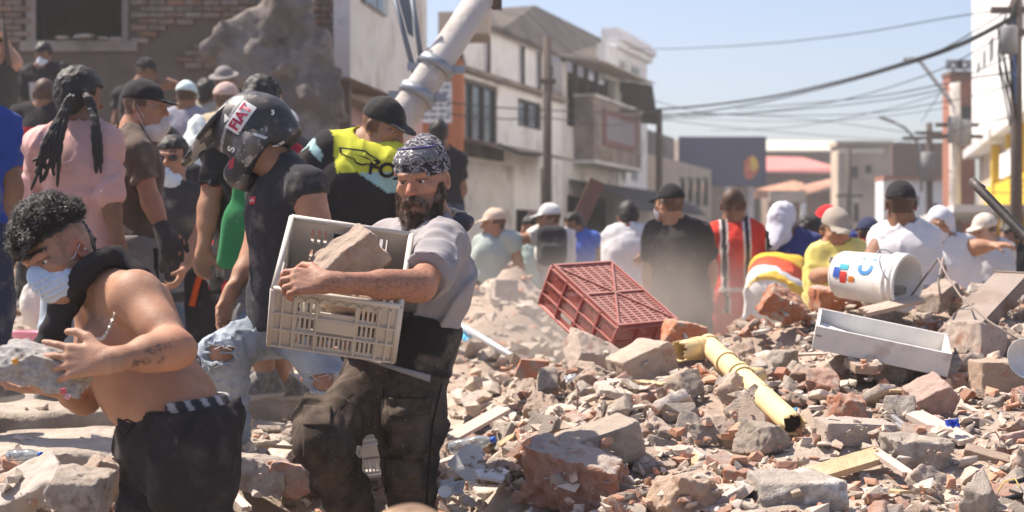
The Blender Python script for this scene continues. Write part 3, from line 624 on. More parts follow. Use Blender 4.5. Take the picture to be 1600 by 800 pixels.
# --- ruined brick building with the torn slab
b = thing('ruined_building', 'ruined brown brick building with a torn open front and a white side wall', 'building', (-6, 20, 0))
def root(o): return Matrix.Translation(-o.location)
def under(o, *obs):
    for x in obs: x.parent = o; x.location = Vector(x.location)-o.location
V = VP((0, 20.0), (1, 0)); hole = V.hole(57, -22, 192, 64)
u0, u1 = V.uz(-260, 0)[0], V.uz(546, 0)[0]
w = V.wall(u0, u1, 0, 6.3, [hole], -.30, 0).build('wall', M_mortar); under(b, w)
bl, bh = .235, .082; me_b = MB().box((0, 0, 0), (bl-.014, .1, bh-.014), bev=.006).mesh('brick'); me_b.materials.append(M_bricka)
rb = random.Random(5); cnt = 0; spare = []
z0b = V.uz(0, 108)[1]
for r in range(34):
    z = z0b+bh*(r+.5)
    for c in range(40):
        u = u0+bl*(c+.5*(r % 2)); px = 800+u/20*FPX
        if px > 540 or px < -60: continue
        if hole[0]-.16 < u < hole[1]+.16 and hole[2]-.1 < z < hole[3]+.05: continue
        if fbm(np.array([u*.8, z*1.1, 3.]), 2, 8) > (.34 if px < 60 or px > 200 else .05): continue
        if z > 6.25: continue
        off = rb.gauss(0, .008); M = (u, -20-(-20)+19.985+off, z)
        if cnt < 300 and z < V.uz(0, -8)[1]:
            o = link('brick', me_b, None, w, (u, 19.985+off, z)); o.rotation_euler = (rb.gauss(0, .015), rb.gauss(0, .01), rb.gauss(0, .02)); cnt += 1
        else: spare.append((u, 19.985+off, z))
if spare:
    mb = MB()
    for s_ in spare: mb.box(s_, (bl-.014, .1, bh-.014))
    mb.build('brick_rest', M_bricka, w, kind='stuff')
mb = MB(); ha, hb_, hc, hd = hole; V.rect(mb, ha-.12, ha, hc, hd, -.28, .05); V.rect(mb, hb_, hb_+.08, hc, hd, -.28, .05); V.rect(mb, ha-.2, hb_+.2, hc-.14, hc-.002, -.28, .07); under(b, mb.build('window_surround', M_grime))
mb = MB(); V.rect(mb, ha-1, hb_+1, hc-1, hd+1, -3.4, -3.2); under(b, mb.build('room_wall', M_brown))
mb = MB(); V.rect(mb, ha-1, hb_+1, hd+.3, hd+.45, -3.2, -.31); V.rect(mb, ha-1, hb_+1, hc-.5, hc-.4, -3.2, -.31); V.rect(mb, ha-1.15, ha-1, hc-.4, hd+.3, -3.2, -.31); V.rect(mb, hb_+1, hb_+1.15, hc-.4, hd+.3, -3.2, -.31); under(b, mb.build('room_lining', M_brown))
V2 = VP((-2.04, 20.0), (.7, 4.4))
h2 = V2.hole(566, -40, 601, 24); ue = V2.uz(667, 0)[0]
mb = MB(); T = [V2.p(547, -160), V2.p(667, -160), V2.p(667, 172), V2.p(547, 121)]; mb.prism(T, -V2.n*.22); w2 = mb.build('side_wall', M_wht); under(b, w2)
mb = MB(); mb.prism([V2.p(566, -40, .01), V2.p(601, -40, .01), V2.p(601, 26, .01), V2.p(566, 3, .01)], V2.n*.05); wf = mb.build('window', M_steel); under(b, wf)
mb = MB(); mb.prism([V2.p(570, -40, .062), V2.p(586, -40, .062), V2.p(586, 11, .062), V2.p(570, 1, .062)], V2.n*.01); mb.prism([V2.p(589, -40, .062), V2.p(598, -40, .062), V2.p(598, 20, .062), V2.p(589, 14, .062)], V2.n*.01); pn = mb.build('pane', GLASS, wf)
mb = MB(); mb.prism([V2.p(500, 118, -.6), V2.p(547, 122.5, .02), V2.p(640, 162, .02), V2.p(640, 186, .02), V2.p(520, 142, -.3)], -V2.n*.5); under(b, mb.build('overhang_slab', M_brown))
V3 = VP((-2.5, 20.1), (.7, 4.4)); mb = MB(); V3.prect(mb, 470, 120, 660, 420, -.2, 0); under(b, mb.build('lower_wall', M_pink))
# torn slab hanging off the wall
def poly_sdf(pts, th, step=.05, edge=.05, rough=.03, seed=1, fr=4):
    pts = np.array(pts); lo = pts.min(0)-.15; hi = pts.max(0)+.15; s = SDF((*lo, -th), (*hi, th), step); X, Y = s.ax[0][:, None], s.ax[1][None]
    d = np.full((len(s.ax[0]), len(s.ax[1])), 9.); ins = np.zeros(d.shape, bool)
    for a, b_ in zip(pts, np.roll(pts, -1, 0)):
        e = b_-a; t = np.clip(((X-a[0])*e[0]+(Y-a[1])*e[1])/(e @ e), 0, 1); d = np.minimum(d, np.hypot(X-a[0]-t*e[0], Y-a[1]-t*e[1]))
        c = ((Y >= a[1]) != (Y >= b_[1])) & (X < (b_[0]-a[0])*(Y-a[1])/(b_[1]-a[1]+1e-9)+a[0]); ins ^= c
    g = np.stack([np.broadcast_to(X, d.shape), np.broadcast_to(Y, d.shape), d*0], -1); d = np.where(ins, -d, d)+fbm(g*fr, 3, seed)*edge
    s.F = np.maximum(d[..., None], np.abs(s.ax[2][None, None])-th/2).astype(np.float32); s.rough(rough, fr*.6, 4, seed); return sharp(s.mesh('slab', 0))
c0 = P(440, 110, 18.4)
pts = [(332, 88), (372, 44), (418, 4), (452, -30), (492, -20), (500, 40), (520, 110), (548, 205), (520, 250), (440, 240), (395, 190), (350, 140)]
pl = [((x-440)/FPX*18.4, -(y-110)/FPX*18.4) for x, y in pts]
o = link('torn_slab', poly_sdf(pl, .34, .04, .09, .13, 3, 4.5), mat('torn mortar slab', (.235, .20, .18), .95, .45, 3.2, 1.0, 14, c2=(.13, .108, .095), c2s=2.4, c2t=.52), None, c0); o.rotation_euler = (R(78), 0, R(4))
tag(o, 'torn grey mortar slab hanging off the front of the brown brick ruin', 'concrete slab')
# rubble on the sill and lumps behind the crowd
for i, (x, y, s_) in enumerate([(100, 62, 26), (132, 60, 40), (160, 63, 22), (180, 64, 26)]):
    o = link('sill_rubble', LIB['concrete_chunk'][i], None, None, P(x, y-3, 19.95)); w_ = s_/FPX*20; o.scale = (w_, w_, w_*.5); tag(o, 'broken masonry piece lying on the sill of the ruin window', 'rubble', 'masonry on the ruined sill')

# --- leaning concrete pole with its cross frame
pt, pb = P(782, -50, 10.2), P(352, 606, 9.4); ax = (pb-pt).normalized()
b = thing('leaning_pole', 'thick grey concrete pole leaning over the street with a steel cross frame', 'utility pole', pb)
mb = MB(); mb.tube([pt, pt.lerp(pb, .3), pb], [.088, .102, .135], 24); under(b, mb.build('pole', M_pole))
mb = MB()
for A, B in (((612, -20), (650, 124)), ((641, -20), (663, 122)), ((650, 100), (668, 126))): mb.tube([P(*A, 10.05), P(*B, 10.0)], .018, 6)
mb.prism([P(618, -20, 10.1), P(640, -20, 10.1), P(646, 58, 10.1), P(637, 52, 10.1)], (0, .03, 0)); under(b, mb.build('cross_frame', mat('blue grey steel', (.17, .19, .22), .6, .2, 4, metal=.4)))
for t in (.19, .26):
    c = pt.lerp(pb, t+.06); mb = MB(); mb.tube([c-ax*.03, c+ax*.03], .128, 20); mb.box(c+Vector((.14, 0, -.02)), (.10, .05, .05)); mb.box(c-Vector((.14, 0, 0)), (.09, .05, .05)); under(b, mb.build('clamp', M_steel))
mb = MB(); mb.box(P(776, 4, 10.2), (.07, .07, .09)); mb.tube([P(770, 8, 10.2), P(778, -4, 10.1)], .03, 8); under(b, mb.build('pole_top_fitting', M_frame))

# --- orange house
V = VP((-1.75, 31.4), (.3125, 1)); Vf = VP((0, 31.0), (1, 0))
b = thing('orange_house', 'narrow orange house with a printed white banner, behind the leaning pole', 'building', (-2, 31, 0))
mb = MB(); Vf.prect(mb, 640, 92, 722, 400, -3, 0); under(b, mb.build('wall', M_orange))
mb = MB(); Vf.prect(mb, 683, 14, 765, 48, -2, -.4); under(b, mb.build('roof_tank_wall', M_beige))
mb = MB(); Vf.prect(mb, 655, 76, 722, 92, -3, .12); under(b, mb.build('parapet', M_roofd))
mb = MB(); Vf.prect(mb, 652, 128, 706, 192, .02, .06); bn = mb.build('banner', M_wht2); under(b, bn)
M_ink = mat('grey ink', (.22, .23, .27), .8, 0, 1)
mb = MB(); rr = random.Random(2)
for k in range(6):
    x = 656
    while x < 702:
        ww = rr.uniform(4, 14); Vf.prect(mb, x, 134+k*9.4, min(x+ww, 703), 139+k*9.4, .061, .065); x += ww+rr.uniform(1.5, 3)
p_ = mb.build('print', M_ink, bn)

# --- white house A
V = VP((-1.13, 32.0), (.3125, 1))
b = thing('white_house', 'white two storey house with white roof panels and a wide dark window, street left side', 'building', (-1.13, 32, 0))
hw = V.hole(720, 136, 777, 220); hs = V.hole(809, 163, 846, 196); ur = V.uz(878, 0)[0]; zl = V.uz(715, 110)[1]; zm = V.uz(720, 244)[1]
hdoor = V.hole(806, 322, 840, 400)
w = V.wall(-.05, ur, 0, zl, [hw, hs, (hdoor[0], hdoor[1], 0, 2.1)], -.25, 0).build('wall', M_wht2); under(b, w)
mb = MB(); V.rect(mb, -.05, ur, -.1, zl-.02, -6, -5.8); V.rect(mb, -.25, -.052, 0, zl-.01, -6, -.01); under(b, mb.build('rear_wall', M_grime))
mb = MB(); V.rect(mb, -.05, ur, .0, zl-.1, -2.5, -2.4); under(b, mb.build('inner_wall', M_orange))
mb = MB(); V.rect(mb, -.1, ur, zl+.002, zl+.11, -.3, .16); under(b, mb.build('ledge', M_grime))
f = V.window(b, hw, M_frame, GLASS, 0, 2, .09); under(b, f)
f = V.window(b, hs, M_frame, GLASS, 0, 1, .06); under(b, f)
zt = V.uz(735, 40)[1]
for (xa, xb) in ((731, 781), (786, 834), (838, 860), (863, 884)):
    a_, b2 = V.uz(xa, 80)[0], V.uz(xb, 80)[0]; tz = lambda x: V.uz(x, 17+(x-733)*.374)[1]; mb = MB(); mb.prism([V.at(a_, zl+.112, -.38), V.at(b2, zl+.112, -.38), V.at(b2, tz(xb), -.38), V.at(a_, tz(xa), -.38)], -V.n*.12); under(b, mb.build('white_panel', M_wht2))
for xa in (783.5, 836, 861.5):
    a_ = V.uz(xa, 80)[0]; mb = MB(); mb.tube([V.at(a_, zl+.1, -.3), V.at(a_, V.uz(xa, 33+(xa-733)*.374)[1], -.3)], .045, 8); under(b, mb.build('downpipe', M_roofd))
mb = MB(); ra = [V.p(x, y, o) for x, y, o in ((726, 30, -.2), (784, 52, -.2), (880, 92, -.2), (952, 98, -.2), (950, 70, -1.6), (836, 14, -1.6), (764, 20, -1.6))]
for ix in ((0, 1, 6), (1, 5, 6), (1, 2, 5), (2, 4, 5), (2, 3, 4)): mb.prism([ra[k] for k in ix], (0, 0, .10))
under(b, mb.build('roof', M_roofd))
mb = MB(); a_, b2 = V.uz(716, 0)[0], V.uz(842, 0)[0]
mb.prism([V.at(a_, V.uz(720, 214)[1], .02), V.at(b2, V.uz(720, 214)[1], .02), V.at(b2, V.uz(720, 222)[1]-.1, .9), V.at(a_, V.uz(720, 222)[1]-.1, .9)], (0, 0, -.06)); under(b, mb.build('canopy', M_grime))
mb = MB(); V.rect(mb, a_, V.uz(781, 0)[0], V.uz(720, 243)[1], V.uz(720, 218)[1]-.05, .004, .1); under(b, mb.build('canopy_beam', M_roofd))
mb = MB(); V.rect(mb, V.uz(722, 300)[0], V.uz(800, 300)[0], .3, zm-.06, .003, .05); under(b, mb.build('roller_shutter', M_wht))
mb = MB(); V.rect(mb, V.uz(845, 300)[0], V.uz(852, 300)[0], 0, zm, .003, .06); under(b, mb.build('wall_pier', M_grime))

# --- balcony house
b = thing('balcony_house', 'pale house with a sheet metal awning over an open balcony and a black shop awning', 'building', (1.1, 40, 0))
u0, u1 = ur+.02, V.uz(964, 200)[0]; ho = V.hole(886, 118, 960, 196); ztop = V.uz(884, 98)[1]
hsh = (u0+.5, u1-.4, 0, V.uz(900, 300)[1]-.1)
w = V.wall(u0, u1, 0, ztop, [ho, hsh], -.25, 0).build('wall', M_wht); under(b, w)
mb = MB(); V.rect(mb, u0, u1, 0, ztop-.1, -5.2, -5); under(b, mb.build('rear_wall', M_brown))
mb = MB(); V.rect(mb, u0, u1, 0, ztop-.1, -1.9, -1.8); V.rect(mb, u1-.2, u1-.03, 0, ztop-.1, -1.79, -.26); V.rect(mb, u0, u1-.21, ztop-.3, ztop-.1, -1.79, -.26); under(b, mb.build('inner_wall', DARKIN))  # near-black walls and ceiling stand in for shade behind the balcony
for k in range(5):
    mb = MB(); c = ho[0]+.3+(ho[1]-ho[0]-.6)*k/4; V.rect(mb, c-.06, c+.06, ho[2], ho[3], -.24, -.12); under(b, mb.build('balcony_post', M_wood))
mb = MB(); z1 = V.uz(884, 100)[1]; n = 22; ua, ub = V.uz(880, 100)[0], V.uz(968, 100)[0]
for k in range(n):
    c0_, c1_ = ua+(ub-ua)*k/n, ua+(ub-ua)*(k+1)/n; mb.prism([V.at(c0_, z1+.25, -.3), V.at(c1_, z1+.25, -.3), V.at(c1_, z1+.02+.03*(k % 2), 1.1), V.at(c0_, z1+.02+.03*(k % 2), 1.1)], (0, 0, -.03))
under(b, mb.build('sheet_awning', mat('cream corrugated sheet', (.55, .50, .43), .7, .2, 2)))
mb = MB(); mb.prism([V.at(ub+.02, z1+.2, -.3), V.at(ub+.02, z1-.0, 1.0), V.at(ub+1.3, z1-1.05, .9), V.at(ub+1.3, z1-.9, -.3)], (.0, 0, -.05)); under(b, mb.build('torn_awning_sheet', M_roofd))
hb2 = V.hole(897, 178, 974, 244); mb = MB(); V.rect(mb, hb2[0], hb2[1], hb2[2]-.1, hb2[3], .01, .55); bal = mb.build('balcony', M_grime); under(b, bal)
mb = MB(); V.rect(mb, hb2[0]-.1, hb2[1]+.1, hb2[3]+.004, hb2[3]+.09, -.0, .6); V.rect(mb, hb2[0]-.1, hb2[1]+.1, hb2[2]-.2, hb2[2]-.104, .0, .6); mb.build('balcony_rim', M_wht, bal)
hsg = (hb2[0]+.9, hb2[1]-.9, hb2[2]+.35, hb2[3]-.25); mb = MB(); V.rect(mb, *hsg, .552, .60); sg = mb.build('sign_panel', mat('dull red sign', (.22, .10, .10), .7, .1, 3), bal)
mb = MB(); V.rect(mb, hsg[0]+.3, hsg[1]-.3, hsg[2]+.15, hsg[3]-.15, .602, .61); mb.build('sign_field', mat('grey sign field', (.26, .24, .26), .7, .1, 3), bal)
mb = MB(); za = V.uz(890, 280)[1]; ua, ub = V.uz(888, 300)[0], V.uz(1020, 300)[0]
pr = [(.02, za), (.9, za-.22), (1.5, za-.52), (1.75, za-.8)]
for (o0, q0), (o1, q1) in zip(pr, pr[1:]): mb.prism([V.at(ua, q0, o0), V.at(ub, q0, o0), V.at(ub, q1, o1), V.at(ua, q1, o1)], (0, 0, -.03))
under(b, mb.build('shop_awning', M_tar))

# --- three storey white house
b = thing('cornice_house', 'tall white house with moulded cornice and blue windows ending the left row', 'building', (3.4, 48, 0))
u0, u1 = V.uz(984, 0)[0], V.uz(1012, 0)[0]+1.0; Vc = VP(V.at(u0-1.5, 0, 0).xy, V.d.xy); zt = V.uz(1000, 92)[1]
o_ = 0.0; hs_ = [V.hole(986, 106, 999, 182), V.hole(986, 220, 999, 285)]
ua = V.uz(946, 0)[0]; u1 = V.uz(1010, 0)[0]; zt = V.uz(960, 74)[1]
H3 = [V.hole(967, 98, 978, 174), V.hole(985, 107, 1000, 176), V.hole(985, 219, 997, 284), V.hole(970, 250, 977, 284)]
uw = V.uz(964.5, 0)[0]
w = V.wall(uw+.02, u1, 0, zt, [h for h in H3 if h[0] > uw], -.25, .02).build('wall', M_wht2); under(b, w)
w = V.wall(ua, uw, ztop+.02, zt, [], -.25, .02).build('upper_wall', M_wht2); under(b, w)
mb = MB(); V.rect(mb, uw+.05, u1, 0, zt-.02, -4.2, -4); V.rect(mb, u1-.2, u1, 0, zt-.02, -3.99, -.26); V.rect(mb, uw+.05, uw+.2, ztop+.3, zt-.02, -3.99, -.26); under(b, mb.build('rear_wall', M_wht2))
for h in H3: f = V.window(b, h, M_pale, GLASSB, 0, 1, .08); under(b, f)
for k, (d_, a_) in enumerate(((.0, .18), (.20, .3), (.36, .14))):
    mb = MB(); V.rect(mb, uw-.35, u1+.15, zt+d_+.002, zt+d_+(.19 if k < 2 else .22), -.4, a_); under(b, mb.build('cornice', M_wht2))

# --- farther buildings across the end of the street
def front(D): return VP((0, D), (1, 0))
def block(name, label, D, box_, m, dep=8, wins=(), fm=M_frame, gm=GLASS, roof=None, loc=None):
    F = front(D); x0, y0, x1, y1 = box_; b = thing(name, label, 'building', ((x0+x1)/2/FPX*D-800/FPX*D, D, 0)); hs = [F.hole(*w_) for w_ in wins]
    a, z1 = F.uz(x0, y0); c = F.uz(x1, y0)[0]
    w = F.wall(a, c, 0, z1, hs, -.3, 0).build('wall', m); under(b, w)
    mb = MB(); F.rect(mb, a, c, 0, z1-.01, -dep, -dep+.3); F.rect(mb, a, a+.3, 0, z1-.01, -dep+.31, -.31); F.rect(mb, c-.3, c, 0, z1-.01, -dep+.31, -.31); F.rect(mb, a+.31, c-.31, z1-.3, z1-.05, -dep+.31, -.31); under(b, mb.build('body', m))
    for h in hs: under(b, F.window(b, h, fm, gm, 0, 1, .1))
    if roof: mb = MB(); F.rect(mb, a-.15, c+.15, z1+.003, z1+roof[1], -dep, .25); under(b, mb.build('roof', roof[0]))
    return b, F
Vg = VP((6.0, 56), (.30, 1)); b = thing('grey_hall', 'grey brown hall with a row of tall narrow windows, left of the navy panel', 'building', (6, 56, 0))
Hg = [Vg.hole(x, 278, x+9, 322) for x in (1062, 1074, 1086, 1098)]; a_, c_ = Vg.uz(1012, 0)[0], Vg.uz(1111, 0)[0]; z1 = Vg.uz(1060, 252)[1]
under(b, Vg.wall(a_, c_, 0, z1, Hg, -.3, 0).build('wall', M_beige))
for h in Hg: under(b, Vg.window(b, h, M_frame, GLASS, 0, 0, .12))
mb = MB(); Vg.rect(mb, a_, Vg.uz(1078, 0)[0], z1+.003, z1+1.0, -6, -.6); under(b, mb.build('upper_storey', M_grime))
mb = MB(); Vg.rect(mb, a_, c_, 0, z1-.01, -7.2, -7); Vg.rect(mb, c_-.2, c_, 0, z1-.01, -6.9, -.31); under(b, mb.build('rear_wall', M_grime))
b, F = block('navy_hall', 'wide dark blue hall front with a red and yellow emblem on its right end', 75, (1062, 216, 1196, 291), M_brown, 10)
mb = MB(); F.prect(mb, 1060, 214, 1196, 291, .02, .25); nb = mb.build('fascia', M_blue); under(b, nb)
for nm, pts, m in (('emblem_field', [(1162, 254), (1168, 246), (1177, 242), (1184, 250), (1186, 262), (1182, 272), (1172, 281), (1165, 279), (1162, 268)], mat('red emblem', (.55, .10, .05), .6, .1, 1)), ('emblem_stripe', [(1172, 247), (1177, 243.5), (1183, 251), (1184.5, 262), (1176, 268), (1172, 262)], mat('yellow emblem', (.70, .48, .05), .6, .1, 1)), ('emblem_core', [(1167, 258), (1174, 256), (1176, 263), (1169, 267)], mat('orange emblem', (.62, .26, .05), .6, .1, 1))):
    k = {'emblem_field': .252, 'emblem_stripe': .275, 'emblem_core': .30}[nm]; mb = MB(); mb.prism([F.p(x, y, k) for x, y in pts], (0, -.02, 0)); mb.build(nm, m, nb)
for x in (1132, 1168): mb = MB(); F.prect(mb, x, 292, x+9, 370, .02, .3); under(b, mb.build('column', M_wht))
b, F = block('cream_hall', 'long low hall with a cream sheet roof behind the red roof', 98, (1190, 232, 1335, 250), M_grime, 12)
mb = MB(); mb.prism([F.p(1188, 219, .2), F.p(1340, 221, .2), F.p(1340, 234, 1.4), F.p(1188, 234, 1.4)], (0, -.05, -.1)); under(b, mb.build('roof', M_cream))
b, F = block('red_roof_house', 'house with a broad pink red sheet roof at the street end', 86, (1192, 270, 1310, 290), M_brown, 9)
mb = MB(); mb.prism([F.p(1190, 244, -2), F.p(1255, 246, -2), F.p(1312, 262, .6), F.p(1312, 268, .8), F.p(1190, 266, .8)], (0, -.05, -.12)); under(b, mb.build('roof', M_rroof))
b, F = block('tiled_roof_house', 'low house with stepped orange tile roofs and a pale board on a white post', 72, (1200, 300, 1312, 340), M_brown, 6)
mb = MB(); mb.prism([F.p(1178, 308, 1), F.p(1180, 296, 1), F.p(1240, 282, -1.5), F.p(1256, 286, -1.5), F.p(1250, 300, 1)], (0, -.05, -.1)); under(b, mb.build('roof', M_otile))
mb = MB(); mb.prism([F.p(1252, 290, .6), F.p(1312, 276, -1.5), F.p(1312, 286, .9), F.p(1256, 302, 1.1)], (0, -.05, -.1)); under(b, mb.build('side_roof', M_otile))
mb = MB(); F.prect(mb, 1194, 299, 1250, 317, 1.3, 1.5); under(b, mb.build('board', M_beige))
mb = MB(); F.prect(mb, 1243, 318, 1250, 370, 1.3, 1.5); under(b, mb.build('post', M_wht2))
b, F = block('beige_block', 'plain beige apartment block with two small dark windows', 64, (1309, 228, 1392, 370), M_beige, 1.4, [(1328, 260, 1341, 278), (1352, 258, 1362, 271), (1334, 318, 1342, 347)])
mb = MB(); F.prect(mb, 1305, 221, 1393, 228, -1.4, .3); under(b, mb.build('parapet', M_beige))
mb = MB(); F.prect(mb, 1310, 231, 1380, 240, .01, .12); under(b, mb.build('band', M_cream))
block('dark_brick_house', 'dark bare brick house right of the beige block', 70, (1394, 223, 1484, 330), M_dbrick, 1.5, [(1432, 256, 1440, 275)])
b, F = block('white_shop', 'low white shop with a thin red roof line and small windows', 56, (1380, 280, 1492, 370), M_wht2, 1.2, [(1424, 306, 1436, 322), (1398, 322, 1408, 338), (1452, 318, 1466, 338)])
mb = MB(); F.prect(mb, 1379, 275, 1493, 281, -1.2, .2); under(b, mb.build('roof_edge', M_rbrick))
b, F = block('brick_tower', 'slim red brick tower house beside the tall white building', 48, (1484, 118, 1524, 370), M_rbrick, .8, [(1490, 165, 1518, 225)])
mb = MB(); F.prect(mb, 1482, 112, 1526, 118, -.8, .2); under(b, mb.build('parapet', M_dbrick))
for x in (1490, 1508): mb = MB(); mb.tube([F.p(x, 112, -1), F.p(x, 100, -1)], .04, 6); mb.box(F.p(x, 101, -1.1), (.5, .12, .3)); under(b, mb.build('aerial', M_steel))
# --- tall white building on the right
V = VP((13.5, 45), (-3.2, -14))
b = thing('white_tower', 'tall white building overhanging the street at the right edge', 'building', (13.5, 45, 0))
hs = []
for x0_, x1_, ya, yb in ((1526, 1532, 92, 120), (1535, 1541, 72, 112), (1545, 1553, 52, 104), (1558, 1568, 28, 92), (1526, 1531, -6, 14), (1536, 1544, -30, 8), (1585, 1600, -10, 78)): hs.append(V.hole(x0_, ya, x1_, yb))
hs = [tuple(sorted(h[:2]))+h[2:] for h in hs]; zb = 4.0; ue = V.uz(1640, 100)[0]
under(b, V.wall(-.3, ue+9, zb, 12.5, hs, -.3, 0).build('wall', M_wht2))
for h in hs: under(b, V.window(b, h, M_pale, GLASS, 0, 1, .07))
mb = MB(); V.rect(mb, -.3, ue+9, 0, 12.4, -9, -8.7); V.rect(mb, -.5, -.302, 3.9, 12.45, -8.6, -.01); under(b, mb.build('rear_wall', M_wht2))
mb = MB(); V.rect(mb, -.5, ue+9, zb-.25, zb-.002, -8, .25); under(b, mb.build('floor_slab', M_wht))
mb = MB(); V.rect(mb, -.3, ue+9, 0, zb-.255, -.5, -.2); under(b, mb.build('ground_floor_wall', M_beige))
for x in (1549, 1572, 1596): u_ = V.uz(x, 300)[0]; mb = MB(); V.rect(mb, u_-.2, u_+.2, 0, zb-.256, -.19, 0); under(b, mb.build('yellow_pier', M_yel))
for x in (1561, 1585): u_ = V.uz(x, 300)[0]; mb = MB(); V.rect(mb, u_-.75, u_+.75, 2.3, 3.5, -.19, -.1); under(b, mb.build('shade_panel', DARKIN))  # solid dark panels paint the shade of openings onto the wall
mb = MB(); V.rect(mb, V.uz(1552, 300)[0], ue+2, 2.05, 2.65, .01, .2); under(b, mb.build('yellow_sign', M_yel))
mb = MB(); V.rect(mb, V.uz(1525, 300)[0], ue+2, 1.85, 1.97, .01, 1.7); under(b, mb.build('shop_canopy', M_wht))
mb = MB(); V.rect(mb, V.uz(1572, 300)[0], V.uz(1592, 300)[0], 2.75, 3.3, .02, .14); under(b, mb.build('white_board', M_wht2))

# --- poles, lamps and wires
M_drum = mat('grey drum paint', (.20, .20, .21), .6, .2, 3)
def pole(label, px, D, ytop, r, m, arms=(), nm='utility_pole', tx=()):
    b = thing(nm, label, 'utility pole', P(px, 0, D).xy.to_3d()); t = P(px, ytop, D); mb = MB(); mb.tube([(t.x, t.y, -.02), t], [r*1.25, r], 12); under(b, mb.build('post', m))
    for y, hw_ in arms: mb = MB(); mb.box(P(px, y, D)-Vector((0, r+.05, 0)), (hw_*2, .09, .09)); under(b, mb.build('cross_arm', M_wood))
    for (x, y, w_, h_) in tx:
        c = P(x, y, D)-Vector((0, r+.2, 0)); mb = MB(); mb.lathe([(.001, -h_/2), (w_/2, -h_/2), (w_/2, h_/2), (w_*.42, h_/2+.03), (.001, h_/2+.04)], Matrix.Translation(c), 14); under(b, mb.build('transformer', M_drum))
    return b
pole('dark timber pole in front of the white two storey house', 855, 30, 58, .085, M_wood, [(128, .16)])
pole('short dark pole end standing above the black shop awning', 1030, 44, 170, .09, M_wood)
pole('slim pole with two cross arms in front of the dark brick house', 1452, 50, 192, .10, M_wood, [(216, .9), (208, .5)], tx=[(1446, 262, .5, .9)])
pole('slim pole in front of the beige block', 1326, 58, 232, .1, M_wood, [(306, .5)])
pole('grey pole with a cluster of drum transformers beside the brick tower', 1492, 36, 128, .12, M_pole, [(196, .5), (214, .6)], tx=[(1485, 205, .32, .6), (1500, 210, .32, .55)])
b = pole('dark pole tangled in cables at the right edge', 1588, 22, -30, .075, M_wood, [(18, .4), (52, .3)], tx=[(1567, 68, .24, .36)])
rr = random.Random(9)
for k in range(9):
    p0 = P(1588+rr.uniform(-6, 6), rr.uniform(-10, 60), 21.8); p2 = P(1588+rr.uniform(-12, 6), rr.uniform(110, 210), 21.8); mid = p0.lerp(p2, .5)+Vector((rr.uniform(-.22, .12), -.05, rr.uniform(-.1, .1))); mb = MB(); mb.tube([p0, p0.lerp(mid, .5)+Vector((-.05, 0, 0)), mid, mid.lerp(p2, .5), p2], .014, 5); under(b, mb.build('hanging_cable', M_cable))
mb = MB(); mb.tube([P(1585, 30, 21.8), P(1585, 160, 21.8)], .03, 8); under(b, mb.build('blue_conduit', mat('blue conduit', (.05, .12, .30), .5, .1, 3)))
def lamp(label, pts, D, head, hr=.5):
    b = thing('street_lamp', label, 'street lamp', P(*pts[-1], D)); mb = MB(); mb.tube([P(x, y, D) for x, y in pts], .05, 8); under(b, mb.build('arm', M_steel))
    x, y, ang = head; mb = MB(); M = Matrix.Rotation(R(ang), 3, 'Y'); mb.box(P(x, y, D), (hr, .2, .09), M, .03); under(b, mb.build('lamp_head', M_steel))
lamp('street lamp on a long sloping arm hanging among the thick cables', [(1492, 170), (1480, 150), (1455, 118), (1441, 99), (1432, 92), (1424, 92)], 36, (1420, 92, 0), .25)
lamp('small dark street lamp above the dark brick house', [(1440, 300), (1438, 230), (1425, 212), (1414, 200), (1398, 191)], 50, (1386, 187, 20), .55)
def wire(label, pts, r=.012, D0=None):
    P_ = [P(*p) for p in pts]; out = []
    for i in range(len(P_)-1):
        for k in range(6): # smooth run through the points
            t = k/6; a, b_, c, d = P_[max(i-1, 0)], P_[i], P_[i+1], P_[min(i+2, len(P_)-1)]
            out.append(.5*((2*b_)+(c-a)*t+(2*a-5*b_+4*c-d)*t*t+(3*b_-a-3*c+d)*t**3))
    out.append(P_[-1]); o = MB().tube(out, r, 6).build('cable', M_cable); tag(o, label, 'cable')
wire('thickest black cable sagging across the street from the right edge pole', [(1590, 22, 22), (1500, 68, 26), (1400, 102, 30), (1300, 130, 34), (1180, 155, 38), (1040, 170, 42), (860, 176, 46)], .028)
wire('black cable running just under the thickest one', [(1590, 26, 22), (1500, 72, 26), (1400, 106, 30), (1280, 139, 34), (1160, 165, 38), (1030, 182, 42), (860, 190, 46)], .018)
wire('thin cable splitting upward from the thickest one near the right pole', [(1590, 8, 22), (1540, 38, 25), (1470, 78, 27), (1400, 101, 30)], .012)
wire('topmost single thin cable against the sky', [(1590, 12, 22), (1480, 28, 27), (1340, 52, 32), (1200, 68, 37), (1060, 76, 42), (980, 76, 45)], .011)
wire('cable from the right pole to the lamp, below the thick ones', [(1590, 112, 22), (1520, 122, 27), (1460, 134, 32), (1380, 149, 38), (1280, 160, 44), (1150, 170, 50)], .015)
wire('lowest sagging cable over the navy hall', [(1480, 138, 32), (1400, 154, 36), (1300, 166, 40), (1180, 176, 44), (1050, 180, 48), (900, 178, 50)], .013)
wire('faint cable above the orange roofs', [(1480, 168, 36), (1380, 182, 42), (1250, 190, 46), (1100, 186, 50), (1010, 180, 52)], .009)
wire('cable along the front of the white house at window height', [(700, 160, 27), (780, 168, 29), (855, 172, 30), (960, 176, 38), (1030, 174, 44)], .014)
wire('second cable along the white house below the first', [(700, 178, 27), (790, 186, 29), (855, 184, 30), (950, 196, 38), (1030, 182, 44)], .012)
